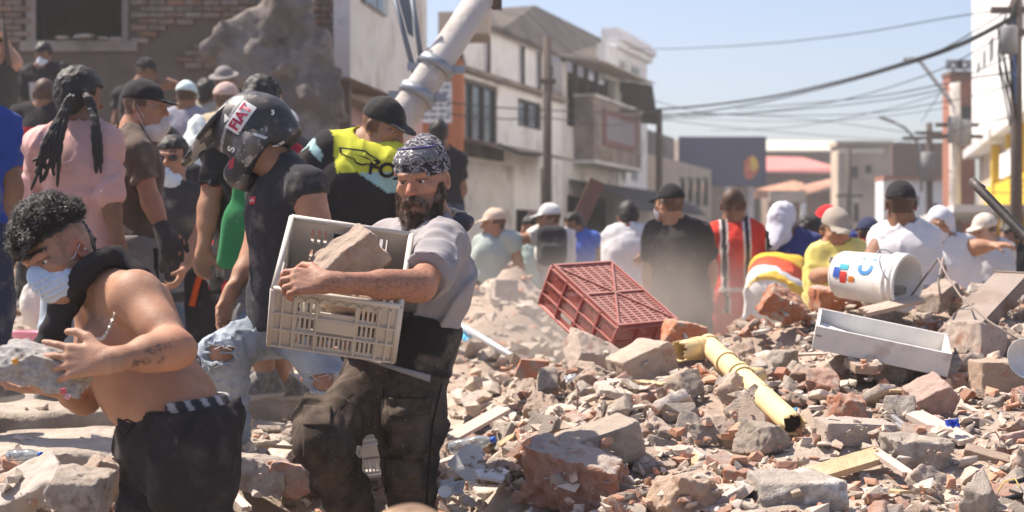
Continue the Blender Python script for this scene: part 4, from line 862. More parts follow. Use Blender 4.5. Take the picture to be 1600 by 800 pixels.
for i, (a, b_, c, d) in enumerate([((1590, 40, 22), (1440, 120, 30), (1250, 168, 38), (1000, 188, 46)), ((1590, 130, 22), (1470, 160, 32), (1300, 180, 42), (1020, 176, 52)), ((1480, 142, 36), (1380, 172, 44), (1240, 198, 50), (1110, 204, 58)), ((1590, 180, 22), (1520, 196, 30), (1450, 216, 42), (1330, 232, 56)), ((1590, 84, 22), (1530, 110, 28), (1480, 132, 36), (1440, 190, 48)), ((1000, 150, 44), (1100, 176, 48), (1260, 186, 50), (1452, 212, 50)), ((1030, 186, 44), (1150, 200, 50), (1320, 214, 56), (1452, 220, 50))]):
    wire(['slack cable crossing below the black cables towards the white house', 'slack cable running from the right pole to the short dark pole', 'faint cable between the transformer pole and the grey hall', 'cable dropping from the right pole to the beige block', 'cable from the right pole to the two armed slim pole', 'faint cable from the cornice house to the two armed slim pole', 'lowest faint cable between the short dark pole and the slim pole'][i], [a, b_, c, d], .011)
wire('short drooping cable above the canopy of the white house', [(780, 226, 29), (810, 238, 30), (845, 242, 30.5)], .03)
# ------------------------------------------------------------------ people
from mathutils.bvhtree import BVHTree
A_ = lambda v: np.array(v, np.float32)
M_skin = mat('skin', attr=True, rough=.58, var=.14, vs=16, bump=.28, bs=150, sss=.06, spec=.3, dust=.16, dustc=(.50, .38, .29))
M_hair = mat('dark hair', (.018, .014, .012), .55, .3, 30, .6, 120, spec=.4)
_cl = {}
def cloth(c, dust=.25, bump=.35, kind='cloth', bs=220, var=.12, dc=(.42, .35, .29)):
    k = (kind, tuple(round(x, 3) for x in c), dust)
    if k not in _cl: _cl[k] = mat(kind, c, .92, var, 7, bump, bs, dust=dust, dustc=dc, sheen=.06, spec=.15, fold=.55)
    return _cl[k]
M_clothcol = mat('printed cloth', attr=True, fold=.5, rough=.9, var=.10, vs=7, bump=.35, bs=220, dust=.12, dustc=(.42, .35, .29), spec=.15)
M_denim = mat('washed denim', attr=True, fold=.7, rough=.92, var=.22, vs=14, bump=.6, bs=260, spec=.12, dust=.05, dustc=(.4, .36, .31))
M_mask = mat('pale mask cloth', (.62, .70, .78), .9, .06, 10, .2, 120)
M_whitec = cloth((.62, .60, .59), .15)
M_shoe = cloth((.35, .33, .31), .4, kind='shoe')
M_shoew = cloth((.66, .62, .57), .35, kind='pale shoe')
M_shoec = mat('dusty shoe', attr=True, rough=.85, var=.15, vs=14, bump=.3, bs=120, dust=.35, dustc=(.46, .39, .33))
M_eye = mat('eye', attr=True, rough=.15, var=0, spec=.5)
SK = {'tan': (.37, .19, .115), 'fair': (.48, .28, .185), 'brown': (.225, .115, .068), 'dark': (.11, .055, .035), 'red': (.40, .195, .125)}

def head_frame(yaw, pitch=0, roll=0):
    return Matrix.Rotation(R(180+yaw), 3, 'Z') @ Matrix.Rotation(R(-pitch), 3, 'X') @ Matrix.Rotation(R(roll), 3, 'Y')
def hp(c, M, s, v): return A_(Vector(c)+M @ (Vector(v)*s))
def add_head(S, c, M, s=1.0, fine=True):
    h = lambda *v: hp(c, M, s, v)
    S.ell(h(0, -.012, .035), (.077*s, .097*s, .089*s), .02, M); S.ell(h(0, .03, -.035), (.060*s, .062*s, .078*s), .035, M)
    S.ell(h(0, .045, -.078), (.042*s, .045*s, .035*s), .03, M)
    S.cone(h(-.05, .01, -.06), h(-.018, .068, -.1), .018*s, .018*s, .03); S.cone(h(.05, .01, -.06), h(.018, .068, -.1), .018*s, .018*s, .03)
    S.cone(h(0, .086, .022), h(0, .114, -.020), .009*s, .0135*s, .014)
    for x in (-1, 1):
        S.ell(h(x*.081, -.012, -.002), (.010*s, .021*s, .033*s), .008, M)
        if fine:
            S.cone(h(x*.014, .094, .031), h(x*.042, .082, .033), .0105*s, .009*s, .012); S.ell(h(x*.031, .100, .010), (.017*s, .015*s, .012*s), .012, M, sub=True)
            S.cone(h(x*.019, .0895, .0185), h(x*.043, .080, .017), .0055*s, .005*s, .006); S.cone(h(x*.020, .087, .001), h(x*.042, .080, .002), .0045*s, .0045*s, .006)
            S.ell(h(x*.012, .1, -.024), (.009*s, .010*s, .008*s), .006, M); S.ell(h(x*.046, .062, -.014), (.02*s, .02*s, .016*s), .02, M)
            S.ell(h(x*.084, -.006, 0), (.008*s, .010*s, .018*s), .004, M, sub=True)
    if fine:
        S.cone(h(-.019, .086, -.056), h(.019, .086, -.056), .0065*s, .0065*s, .006); S.cone(h(-.016, .085, -.068), h(.016, .085, -.068), .0075*s, .0075*s, .006)
        S.cone(h(-.022, .094, -.0620), h(.022, .094, -.0620), .0022*s, .0022*s, .003, sub=True)
def add_hand(S, wr, d, pn, th, size=1.0, curl=(.35, .45, .35), spread=.10, thumb=(.5, .35), fk=.0035, fat=1.0, curls=None):
    d = Vector(d).normalized(); th = Vector(th); th = (th-d*th.dot(d)).normalized(); pn = Vector(pn); pn = (pn-d*pn.dot(d)-th*pn.dot(th)).normalized(); wr = Vector(wr); z = size
    S.cone(wr-d*.03*z, wr+d*.02*z, .027*z, .026*z, .02, pn, .75)
    for i, (o, ln, l0) in enumerate(((.031, .072, .088), (.0105, .080, .092), (-.0105, .075, .088), (-.030, .060, .080))):
        kn = wr+d*l0*z+th*o*z; S.cone(wr+d*.012*z+th*o*.62*z, kn, .0155*z*fat, .0125*z*fat, .012)
        cu = curls[i] if curls else curl; a = 0; p = kn; dd = (d+th*(spread*(1.5-i)/1.5)).normalized()
        for seg, (fr, c) in enumerate(zip((.46, .30, .24), cu)):
            a += c; v = dd*math.cos(a)+pn*math.sin(a); n = p+v*ln*fr*z; r = (.0098, .0088, .0078, .0068)[seg:seg+2]
            S.cone(p, n, r[0]*z*fat, r[1]*z*fat, fk); p = n
    b = wr+d*.022*z+th*.022*z; t1 = b+(d*.62+th*.75+pn*thumb[0]*.5).normalized()*.046*z; t2 = t1+(d*.8+th*.42+pn*thumb[0]).normalized()*.034*z; t3 = t2+(d*.9+th*.1+pn*(thumb[0]+thumb[1])).normalized()*.026*z
    S.cone(b, t1, .0165*z*fat, .0125*z*fat, .012); S.cone(t1, t2, .0115*z*fat, .0105*z*fat, .004); S.cone(t2, t3, .0105*z*fat, .0085*z*fat, .003)

class Body:
    """a person posed by the joints measured on the photograph; j: name -> (px, py[, dd]) with dd the offset in depth"""
    def __init__(s, label, D, j, by=0, face=(0, 0, 0), skin='tan', build=1.0, hs=1.0, step=.013, hstep=None, hand_step=None, fine=False, sh=.185, group=None, belly=0.0):
        s.D, s.by, s.face, s.w, s.hs, s.step, s.fine = D, by, face, build, hs, step, fine; W = {}
        for k, v in j.items(): W[k] = P(v[0], v[1], D+(v[2] if len(v) > 2 else 0))
        hd = W['hd']; nk = W.setdefault('nk', hd+Vector((0, .02, -.20*hs))); pv = W.setdefault('pv', nk+Vector((0, 0, -.52*hs)))
        up = (nk-pv).normalized(); fw = Vector((math.sin(R(by)), -math.cos(R(by)), 0)); fw = (fw-up*fw.dot(up)).normalized(); rt = fw.cross(up)
        l, r = (rt, -rt) if rt.x < 0 else (-rt, rt)
        gz = None
        for k, v in (('l', l), ('r', r)):
            S_ = W.setdefault('s'+k, nk-up*.05*hs+v*sh*hs*build); hip = W.setdefault('h'+k, pv+v*.092*hs)
            E_ = W.setdefault('e'+k, S_+Vector((0, 0, -.29*hs))+v*.06-fw*.02); W.setdefault('w'+k, E_+(Vector((0, 0, -.23*hs))+fw*.09))
            g = max(H(hip.x, hip.y, TOP), 0) if 'a'+k not in j else None
            if g is not None:
                ln = min(.92*hs, max(.35, hip.z-g-.07)); a = hip+Vector((v.x*.05, v.y*.05, -ln)); W.setdefault('a'+k, a)
            W.setdefault('k'+k, (hip+W['a'+k])/2+fw*.03)
            W.setdefault('t'+k, W['a'+k]+fw*.15+Vector((0, 0, -.055)))
        base = min(W['al'].z, W['ar'].z)-.08; s.org = Vector((pv.x, pv.y, base)); s.J = {k: v-s.org for k, v in W.items()}; s.up, s.fw, s.rt, s.l, s.r = up, fw, rt, l, r
        s.legs_short = hip.z-s.org.z
        s.M = head_frame(*face); s.skin = skin if isinstance(skin, tuple) else SK[skin]; s.hands = {}; s.belly = belly; s.hstep = hstep; s.hand_step = hand_step
        s.root = thing('person', label, 'person', s.org, group)
        KEEP.append((W['al'].x, W['al'].y, .1)); KEEP.append((W['ar'].x, W['ar'].y, .1))
    def frame(s): return Matrix((s.rt, s.fw, s.up)).transposed()
    def torso(s, S, g=0.0, wr=0.0, hem=None, k=.04):
        J, w = s.J, s.w; F = s.frame(); nk, pv, up = J['nk'], J['pv'], s.up
        S.ell(pv+up*.03, (.160*w+g, .112*w+g, .13+g), k, F)
        S.cone(pv+up*.05, nk-up*.22, .138*w+g, .150*w+g, k, s.fw, .76, wr=wr, wf=(22, 5))
        S.ell(nk-up*.18, (.168*w+g, .112*w+g, .165+g), k, F)
        if s.belly: S.ell(pv+up*.13+s.fw*.06*s.belly, (.13*w+g, .10*s.belly+g, .13+g), .05, F)
        S.cone(J['sl'], J['sr'], .052+g, .052+g, .055)
        for q in 'lr': S.cone(nk+up*.02, J['s'+q], .044+g*.8, .055+g, .045)
    def arms(s, S, g=0.0, upto=2.0, wr=0.0, which='lr', k=.03):
        """upto: 0..1 along the upper arm, 1..2 along the forearm"""
        J = s.J; w = .75+.25*s.w
        for i, q in enumerate(which):
            a, e, b = J['s'+q], J['e'+q], J['w'+q]
            u = min(upto, 1); S.cone(a, a.lerp(e, u), .056*w+g, (.056+(.042-.056)*u)*w+g*1.15, k, cap=upto <= 1, wr=wr, seed=i)
            if upto > 1: S.cone(e, e.lerp(b, min(upto-1, 1)), .043*w+g, .028*w+g*.9, k, cap=upto < 2 or g > 0, wr=wr, seed=i+5)
            if g == 0 and upto >= 2: S.cone(e.lerp(b, .12), e.lerp(b, .42), .040*w, .039*w, .03)
    def legs(s, S, g=0.0, upto=2.0, wr=0.0, flare=0.0, k=.04):
        J = s.J; w = .7+.3*s.w
        for i, q in enumerate('lr'):
            h, kn, a = J['h'+q], J['k'+q], J['a'+q]; u = min(upto, 1)
            S.cone(h, h.lerp(kn, u), .088*w+g, (.088+(.06-.088)*u)*w+g+flare, k, cap=upto <= 1, wr=wr, seed=i+9)
            if upto > 1: S.cone(kn, kn.lerp(a, min(upto-1, 1)), .060*w+g+flare*.6, .042*w+g+flare, .03, cap=g > 0, wr=wr, seed=i+12)
            if g == 0: S.cone(kn.lerp(a, .12)-s.fw*.015, kn.lerp(a, .45)-s.fw*.015, .052*w, .05*w, .03); S.cone(a, J['t'+q], .030, .024, .03)
    def box(s, ks, m):
        v = np.array([s.J[k] for k in ks]); return v.min(0)-m, v.max(0)+m
    def body(s, colfn=None, extra=None, legs=True):
        J = s.J; ks = [k for k in J]; lo, hi = s.box(ks, .24); fine = []
        if s.hstep: c = A_(J['hd']); fine.append((c-.155*s.hs, c+.155*s.hs, s.hstep))
        if s.hand_step:
            for q in s.hands: c = A_(J['w'+q])+A_(s.hands[q][0])*.09; fine.append((c-.12, c+.12, s.hand_step))
        S = SDF(lo, hi, s.step, fine); s.torso(S); s.arms(S); s.legs(S)
        S.cone(J['nk']-s.up*.05, J['hd']-(s.M @ Vector((0, .03, .02))), .064*s.hs, .056*s.hs, .03)
        if extra: extra(S)
        add_head(S, J['hd'], s.M, s.hs, bool(s.hstep) and s.hstep < .008)
        fat = 1.0 if s.hand_step else 1.25; fk = .0035 if s.hand_step else .01
        for q in 'lr':
            d, pn, th, kw = s.hands.get(q, (None,)*4)
            if d is None:
                d = (J['w'+q]-J['e'+q]).normalized(); v = s.l if q == 'l' else s.r; pn = -v; th = s.fw; kw = {}
            add_hand(S, J['w'+q], d, pn, th, fat=fat, fk=fk, **kw)
        V, Q = S.nets(); V = relax(V, Q, .3); C = np.tile(np.array(s.skin, np.float32), (len(V), 1))
        q = (V-A_(J['hd'])) @ np.array(s.M)/s.hs
        near = (np.abs(q) < .16).all(1)
        def put(m, c, a=1.0): C[m] = C[m]*(1-a)+np.array(c)*a
        x, y, z = np.abs(q[:, 0]), q[:, 1], q[:, 2]; sk = np.array(s.skin)
        put(near & (x < .024) & (y > .07) & (z > -.074) & (z < -.050), sk*np.array((.85, .55, .55)), .8)
        put(near & (x < .03) & (y > .1) & (z < .01) & (z > -.035), sk*np.array((1.06, .85, .82)), .7)
        bz = .038+.006*np.sin((x-.012)/.038*3.0); put(near & (x > .012) & (x < .047) & (y > .060) & (np.abs(z-bz) < .0046), (.035, .024, .018), .8)
        put(near & (x > .015) & (x < .048) & (y > .06) & (np.abs(z-.016) < .0035), (.05, .03, .022), .7)
        put(near & (y > .02) & (z > .006) & (z < .016) & (x < .05) & (y < .088), sk*.8, .35)
        if colfn: colfn(V, q, near, C, put)
        me = raw_mesh('body', V, Q, True, np.clip(C, 0, 1)); s.body_ob = link('body', me, M_skin, s.root); return s
    def eyes(s, gaze=(0, 1, 0)):
        me = MB(); bmesh.ops.create_uvsphere(me.bm, u_segments=20, v_segments=14, radius=.0118*s.hs); m = me.mesh('eye')
        for f in m.polygons: f.use_smooth = True
        g = Vector(gaze).normalized(); C = []
        for v in m.vertices:
            a = math.degrees(v.co.normalized().angle(g)); C.append((.01, .008, .006) if a < 17 else (.07, .035, .018) if a < 37 else (.62, .57, .53))
        set_col(m, np.array(C)); m.materials.append(M_eye)
        for x in (-1, 1): o = link('eye', m, None, s.root, Vector(s.J['hd'])+s.M @ (Vector((x*.031, .0765, .0098))*s.hs)); o.rotation_euler = s.M.to_euler()
        return s
    def top(s, m, sleeve=.6, hem=-.10, g=.014, neck=.078, nm='shirt', wr=.004, colfn=None, amp=.006, step=None, vneck=0.0, extra=None, arm_g=None, which='lr'):
        J = s.J; lo, hi = s.box(['nk', 'pv', 'sl', 'sr', 'el', 'er']+(['wl', 'wr'] if sleeve > 1 else []), .22); lo[2] = min(lo[2], (J['pv']+s.up*hem).z-.06)
        S = SDF(lo, hi, step or s.step); s.torso(S, g, wr)
        S.cone(J['pv']+s.up*hem, J['pv']+s.up*.06, .150*s.w+g, .142*s.w+g, .03, s.fw, .76, wr=wr, wf=(16, 7), cap0=True)
        if extra: extra(S)
        S.plane(J['pv']+s.up*hem, -s.up)
        s.arms(S, arm_g if arm_g else g, sleeve, wr*1.3, which)
        d = (J['hd']-J['nk']).normalized(); S.cone(J['nk']+d*.028, J['nk']+d*.25, neck, neck*1.3, .01, sub=True)
        if vneck: S.cone(J['nk']+d*.03+s.fw*.06, J['nk']-s.up*vneck+s.fw*.16, .05, .012, .01, sub=True)
        S.rough(amp*.6, 11, 2, int(abs(J['pv'].x*100)), (1, 1, .55)); S.folds(amp*1.7, 11, int(abs(J['pv'].x*77)))
        V, Q = S.nets(); V = relax(V, Q, .3); c = None if colfn is None else np.clip(colfn(V, s), 0, 1)
        o = link(nm, raw_mesh(nm, V, Q, True, c), m, s.root); s.top_ob = o; return s
    def pants(s, m, upto=2.0, g=.016, waist=.10, nm='trousers', wr=.006, flare=.012, colfn=None, amp=.007, step=None, extra=None):
        J = s.J; lo, hi = s.box(['pv', 'hl', 'hr', 'kl', 'kr', 'al', 'ar'], .22); hi[2] = max(hi[2], J['pv'].z+waist+.05)
        S = SDF(lo, hi, step or s.step); F = s.frame(); pv = J['pv']; S.ell(pv+s.up*.01, (.158*s.w+g, .112*s.w+g, .13+g), .04, F); S.cone(pv, pv+s.up*(waist+.05), .138*s.w+g, .138*s.w+g, .03, s.fw, .78)
        s.legs(S, g, upto, wr, flare)
        if extra: extra(S)
        S.plane(pv+s.up*waist, s.up); S.rough(amp*.6, 10, 2, 3+int(abs(pv.x*100)), (1, 1, .6)); S.folds(amp*1.7, 11, 3+int(abs(pv.x*77)))
        V, Q = S.nets(); V = relax(V, Q, .3); c = None if colfn is None else np.clip(colfn(V, s), 0, 1)
        s.pants_ob = link(nm, raw_mesh(nm, V, Q, True, c), m, s.root); return s
    def shoes(s, up=(.16, .15, .145), so=(.55, .52, .48)):
        for q in 'lr':
            a, t = s.J['a'+q], s.J['t'+q]; d = (t-a); d.z = 0; d = d.normalized() if d.length > .01 else s.fw; Z = Vector((0, 0, 1)); gz = -.062
            h0 = a-d*.045+Z*gz; t0 = a+d*.175+Z*(gz-.006+.35*(t.z-a.z+.055)); sd = d.cross(Z)
            S = SDF(A_(a)-.28, A_(a)+.28, max(.0065, s.step*.55)); S.cone(h0, t0, .041, .044, 0, Z, .40); S.cone(h0+Z*.02, t0+Z*.014-d*.02, .045, .043, .01, Z, .80); S.cone(h0+Z*.015, a+Z*.02-d*.005, .044, .050, .02); S.cone(a+d*.02+Z*.012, t0+Z*.022-d*.05, .048, .036, .02)
            S.plane(t0+Z*-.018, -Z+d*.02); S.cone(a+Z*.03, a+Z*.12, .034, .036, .004, sub=True)
            for k in range(4): c = a+d*(.045+.022*k)+Z*(.004-.009*k); S.cone(c-sd*.024, c+sd*.024, .0035, .0035, .003)
            V, Q = S.nets(); V = relax(V, Q, .25); zz = (V-A_(h0)) @ np.array((0, 0, 1.)); n = fbm(V*55, 2, 4)[:, None]; C = np.where((zz < .006)[:, None], np.array(so), np.array(up)*(1+.5*n)); C = np.where((np.abs(zz-.007) < .002)[:, None], np.array(so)*.35, C)
            link('shoe', raw_mesh('shoe', V, Q, True, np.clip(C, 0, 1)), M_shoec, s.root)
        return s
    # --- heads
    def hsdf(s, r=.2, st=.009): c = A_(s.J['hd']); return SDF(c-r*s.hs, c+r*s.hs, min(st, s.step))
    def h(s, *v): return hp(s.J['hd'], s.M, s.hs, v)
    def hair(s, t=.006, m=None, front=.055, low=-.05, rough=.007, st=.008, nm='hair', fr=34):
        S = s.hsdf(.19, st); S.ell(s.h(0, -.014, .037), ((.077+t)*s.hs, (.097+t)*s.hs, (.089+t)*s.hs), 0, s.M); S.ell(s.h(0, -.05, -.01), ((.062+t)*s.hs, (.055+t)*s.hs, (.075+t)*s.hs), .02, s.M)
        S.rough(rough, fr, 2, 4); S.box(s.h(0, .10, -.05), (.2, .075, .105), .01, s.M, sub=True); S.box(s.h(0, .055, -.10), (.2, .075, .105), .01, s.M, sub=True); S.plane(s.h(0, 0, low-.03), s.M @ Vector((0, .3, -1)))
        link(nm, S.mesh('hair', 0), m or M_hair, s.root); return s
    def cap(s, m, brim=.085, back=False, rise=.014, st=.008, nm='cap', bm_=None, tilt=0):
        S = s.hsdf(.24, st); S.ell(s.h(0, -.012, .040), (.085*s.hs, .105*s.hs, (.084+rise)*s.hs), 0, s.M); S.rough(.003, 22, 2, 5)
        S.box(s.h(0, .03, -.07), (.3, .3, .105), .006, s.M, sub=True); f = -1 if back else 1
        S.ell(s.h(0, f*.088, .040), (.070*s.hs, brim*s.hs, .008*s.hs), .008, s.M @ Matrix.Rotation(R(-10*f), 3, 'X')); S.ell(s.h(0, -.012, .134+rise-.012), (.009, .009, .006), .004, s.M)
        link(nm, S.mesh('cap', 1), m, s.root); return s
    def mask(s, m=None, chin=False, st=.006):
        S = s.hsdf(.17, st); dz = -.055 if chin else 0; S.ell(s.h(0, .045, -.060+dz), (.066*s.hs, .062*s.hs, .066*s.hs), 0, s.M); S.ell(s.h(0, .098, -.025+dz), (.017*s.hs, .041*s.hs, .042*s.hs), .03, s.M)
        S.box(s.h(0, -.06, -.05), (.2, .085, .2), .005, s.M, sub=True)
        if st < .007:   # pleats
            m_ = np.abs(S.F) < .015; I = np.nonzero(m_); q = (np.stack([S.ax[0][I[0]], S.ax[1][I[1]], S.ax[2][I[2]]], -1)-A_(s.J['hd'])) @ np.array(s.M)/s.hs; t = (q[:, 2]/.017) % 1.0; S.F[m_] += (.016*(np.abs(t-.3)-.35)*(np.abs(q[:, 2]+.055) < .036)).astype(np.float32)
        o = link('mask', S.mesh('mask', 1), m or M_mask, s.root); mb = MB()
        for x in (-1, 1):
            for z in (-.018, -.085): mb.tube([s.h(x*.050, .045, z+dz), s.h(x*.072, .02, (z-.01)/2+dz*.5), s.h(x*.083, -.012, .012 if z > -.05 else -.022)], .0016, 5)
        mb.build('mask_strap', M_whitec, o); return s
    def hood(s, m, nm='head_wrap', st=.01, amp=.006, drape=.0):
        S = s.hsdf(.30, st); S.ell(s.h(0, -.015, .034), (.088*s.hs, .107*s.hs, .099*s.hs), 0, s.M); S.cone(s.h(0, -.03, -.02), s.h(0, -.03, -.12), .085, .10, .05)
        if drape: S.cone(s.h(0, -.06, -.06), s.h(.03, -.11, -.12-drape), .085, .06, .04, s.M @ Vector((0, 1, 0)), .5)
        S.ell(s.h(0, .12, -.02), (.062*s.hs, .07*s.hs, .085*s.hs), .01, s.M, sub=True); S.rough(amp*.6, 14, 2, 7); S.folds(.013, 15, 4)
        link(nm, S.mesh('hood', 1), m, s.root); return s
def decal(s, target, mesh, c, x, y, m, nm, lift=.003, parent=None, M2=None):
    """lays a flat print onto the surface of target: c its centre, x and y its directions (in the frame of the person)"""
    tm = target.data; bvh = BVHTree.FromPolygons([v.co for v in tm.vertices], [p.vertices[:] for p in tm.polygons]); x = Vector(x).normalized(); y = Vector(y); y = (y-x*y.dot(x)).normalized(); n = x.cross(y)
    for v in mesh.vertices:
        p = Vector(c)+x*v.co.x+y*v.co.y; hit, nn, *_ = bvh.ray_cast(p+n*.35, -n)
        q = hit+n*(lift+v.co.z) if hit is not None and (hit-p).length < .3 else p; v.co = q
    return link(nm, mesh, m, parent if parent is not None else s.root)
def strands(name, roots, dirs, ln, m, parent, curl=.0, turns=1.5, r=.0009, seg=6, seed=1, droop=(0, 0, 0), kind='stuff'):
    """fine tapered hairs, three sided, all in one part"""
    rg = np.random.default_rng(seed); n = len(roots); roots = np.asarray(roots, np.float32); d = np.asarray(dirs, np.float32); d /= np.linalg.norm(d, axis=1, keepdims=True)+1e-9
    e = np.cross(d, rg.normal(size=(n, 3))); e /= np.linalg.norm(e, axis=1, keepdims=True)+1e-9; g = np.cross(d, e); L = ln*rg.uniform(.6, 1.25, (n, 1)); ph = rg.uniform(0, 6.28, (n, 1)); tw = turns*rg.uniform(.6, 1.4, (n, 1))*6.28; rings = []
    for k in range(seg+1):
        t = k/seg; c = roots+d*L*t*(1-.35*t*(curl > 0))+np.array(droop)*L*t*t+curl*min(1, t*2.5)*(e*np.cos(ph+tw*t)+g*np.sin(ph+tw*t)); w = r*(1-.8*t)
        rings.append(np.stack([c+w*(e*math.cos(a)+g*math.sin(a)) for a in (0, 2.094, 4.189)], 1))
    V = np.stack(rings, 1).reshape(-1, 3); base = (np.arange(n)*(seg+1)*3)[:, None]; q = []
    for k in range(seg):
        for j in range(3): q.append(base+np.array([[k*3+j, k*3+(j+1) % 3, (k+1)*3+(j+1) % 3, (k+1)*3+j]]))
    return link(name, raw_mesh(name, V, np.concatenate(q)), m, parent, kind=kind)
def scatter(V, Q, n, seed, keep=None):
    rg = np.random.default_rng(seed); A = V[Q]; N_ = np.cross(A[:, 2]-A[:, 0], A[:, 3]-A[:, 1]); N_ /= np.linalg.norm(N_, axis=1, keepdims=True)+1e-9; C = A.mean(1); ok = np.arange(len(Q)) if keep is None else np.nonzero(keep(C, N_))[0]; i = rg.choice(ok, n); return C[i]+rg.normal(size=(n, 3))*.002, N_[i]
def grid_mesh(w, h_, nx=14, ny=6, pts=None):
    V = [((i/nx-.5)*w, (j/ny-.5)*h_, 0) for j in range(ny+1) for i in range(nx+1)]; Fq = [(j*(nx+1)+i, j*(nx+1)+i+1, (j+1)*(nx+1)+i+1, (j+1)*(nx+1)+i) for j in range(ny) for i in range(nx)]
    return raw_mesh('print', V, Fq, True)
def flat_mesh(pts):
    """a filled outline, cut fine enough to drape"""
    bm = bmesh.new(); bm.faces.new([bm.verts.new((a, b, 0)) for a, b in pts]); bmesh.ops.triangulate(bm, faces=bm.faces[:]); bmesh.ops.subdivide_edges(bm, edges=bm.edges[:], cuts=3, use_grid_fill=True); me = bpy.data.meshes.new('print'); bm.to_mesh(me); bm.free(); return me
# ================= the bearded man with the crate
def bz(V, s, k): return (V-A_(s.J[k]))
B = Body('bearded man in a grey t-shirt and patterned headscarf carrying a beige crate of rubble', 5.0,
    dict(hd=(660, 284), nk=(681, 358, .03), pv=(620, 588), sl=(612, 384, .16), sr=(692, 384, -.14), el=(606, 480, .3), wl=(560, 552, .18), er=(657, 447, -.42), wr=(512, 441, -.62),
         hl=(580, 600, .06), hr=(646, 606, -.05), kl=(504, 686, -.26), al=(566, 838, .16), kr=(642, 735, -.04), ar=(656, 905, .06)),
    by=-48, face=(-19, 9, 3), skin='red', build=1.05, step=.012, hstep=.0045, hand_step=.0042, fine=True, belly=.7)
B.hands = {'r': (Vector((-1, -.02, .04)), Vector((.0, .75, -.66)), Vector((-.2, .5, .8)), dict(curls=[(.35, .75, .55), (.45, .8, .6), (.55, .8, .6), (.6, .8, .6)], thumb=(.55, .5), size=1.04)),
           'l': (Vector((-.8, -.3, .1)), Vector((0, 0, 1)), Vector((0, -1, 0)), dict(curl=(.3, .5, .4)))}
def c_(V, q, near, C, put):
    x, y, z = np.abs(q[:, 0]), q[:, 1], q[:, 2]; n = fbm(V*60, 2, 3)
    put(near & (z < -.03) & (y > -.02), (.10, .06, .045), .45)
    put(near & (x < .025) & (y > .08) & (z > .03), np.array(SK['red'])*.8, .3)
    p = V-A_(B.J['er']); arm = (np.linalg.norm(np.cross(p, A_((B.J['wr']-B.J['er']).normalized())), axis=1) < .07) & (V[:, 0] < B.J['er'].x+.02)
    put(arm, np.array(SK['red'])*.8, .5*1); hairy = arm & (fbm(V*np.array((60, 260, 260)), 2, 5) > .25); put(hairy, (.15, .08, .05), .5)
B.body(c_).eyes((.15, 1, -.05))
# beard and moustache
S = B.hsdf(.2, .0045); h = B.h
S.ell(h(0, .042, -.105), (.057, .052, .043), 0, B.M); S.ell(h(0, .055, -.13), (.045, .046, .05), .03, B.M); S.cone(h(0, .06, -.14), h(.004, .066, -.178), .036, .014, .03)
for x in (-1, 1): S.cone(h(x*.066, .018, -.02), h(x*.05, .045, -.09), .016, .024, .02); S.cone(h(x*.004, .101, -.047), h(x*.036, .084, -.064), .010, .009, .01)
S.ell(h(0, .104, -.0635), (.020, .014, .006), .005, B.M, sub=True)
S.rough(.006, 60, 3, 2, (1, 1, .35)); S.rough(.003, 160, 1, 5, (1, 1, .4))
M_beard = mat('brown beard', (.085, .050, .034), .75, .55, 45, .9, 150, c2=(.26, .19, .15), c2s=16, c2t=.54)
bV, bQ = S.nets(); bV = relax(bV, bQ, .2); brd = link('beard', raw_mesh('beard', bV, bQ), M_beard, B.root)
r_, n_ = scatter(bV, bQ, 3200, 3, lambda C, N_: N_ @ A_(B.M @ Vector((0, 1, -.4))) > -.1); strands('beard_hair', r_, n_*.55+np.array((0, 0, -.9)), .020, M_beard, brd, .0015, .8, .0008, 4, 4)
# headscarf in a camouflage print, goggles pushed up
S = B.hsdf(.2, .005); S.ell(h(0, -.014, .045), (.088, .108, .098), 0, B.M); S.ell(h(0, -.06, .115), (.05, .05, .035), .03, B.M); S.box(h(0, .0, -.06), (.3, .3, .088), .004, B.M @ Matrix.Rotation(R(-6), 3, 'X'), sub=True); S.rough(.004, 26, 2, 3, (1, 1, 2)); S.cone(h(-.09, .05, .06), h(.09, .05, .06), .003, .003, .006, sub=True)
def camo_mat():
    m, N, L, b = _nt('camouflage cloth'); b.inputs['Roughness'].default_value = .9; tc = N.new('ShaderNodeTexCoord'); v = N.new('ShaderNodeTexNoise'); v.inputs['Scale'].default_value = 46; v.inputs['Detail'].default_value = 2.5; v.inputs['Distortion'].default_value = 1.2
    L.new(tc.outputs['Object'], v.inputs['Vector']); r = N.new('ShaderNodeValToRGB'); r.color_ramp.interpolation = 'CONSTANT'; e = r.color_ramp.elements; e[0].position = 0; e[0].color = (.018, .016, .022, 1); e[1].position = .46; e[1].color = (.085, .078, .092, 1)
    for p, c in ((.53, (.33, .31, .33, 1)), (.60, (.04, .037, .045, 1))): x = e.new(p); x.color = c
    L.new(v.outputs['Fac'], r.inputs[0]); L.new(r.outputs[0], b.inputs['Base Color']); return m
sc_ = link('headscarf', S.mesh('headscarf', 1), camo_mat(), B.root)
mb = MB(); pts = [h(.0685*math.sin(a), -.014+.0845*math.cos(a), .112+.004*math.cos(a)) for a in [R(-75+150*i/24) for i in range(25)]]; mb.tube(pts, .0032, 6); mb.build('goggle_rim', mat('purple rim', (.07, .06, .20), .5, .1, 5), B.root)
S = B.hsdf(.2, .005); S.ell(h(0, -.014, .045), (.0955, .1155, .1055), 0, B.M); S.ell(h(0, -.014, .045), (.0915, .1115, .1015), 0, B.M, sub=True); S.box(h(0, -.10, .05), (.3, .13, .3), .004, B.M, sub=True); S.plane(h(0, 0, .066), B.M @ Vector((0, 0, -1))); S.plane(h(0, 0, .114), B.M @ Vector((0, 0, 1)))
link('goggle_lens', S.mesh('goggle_lens', 1), mat('grey lens', (.30, .29, .31), .25, .1, 8, spec=.5, trans=.5), B.root)
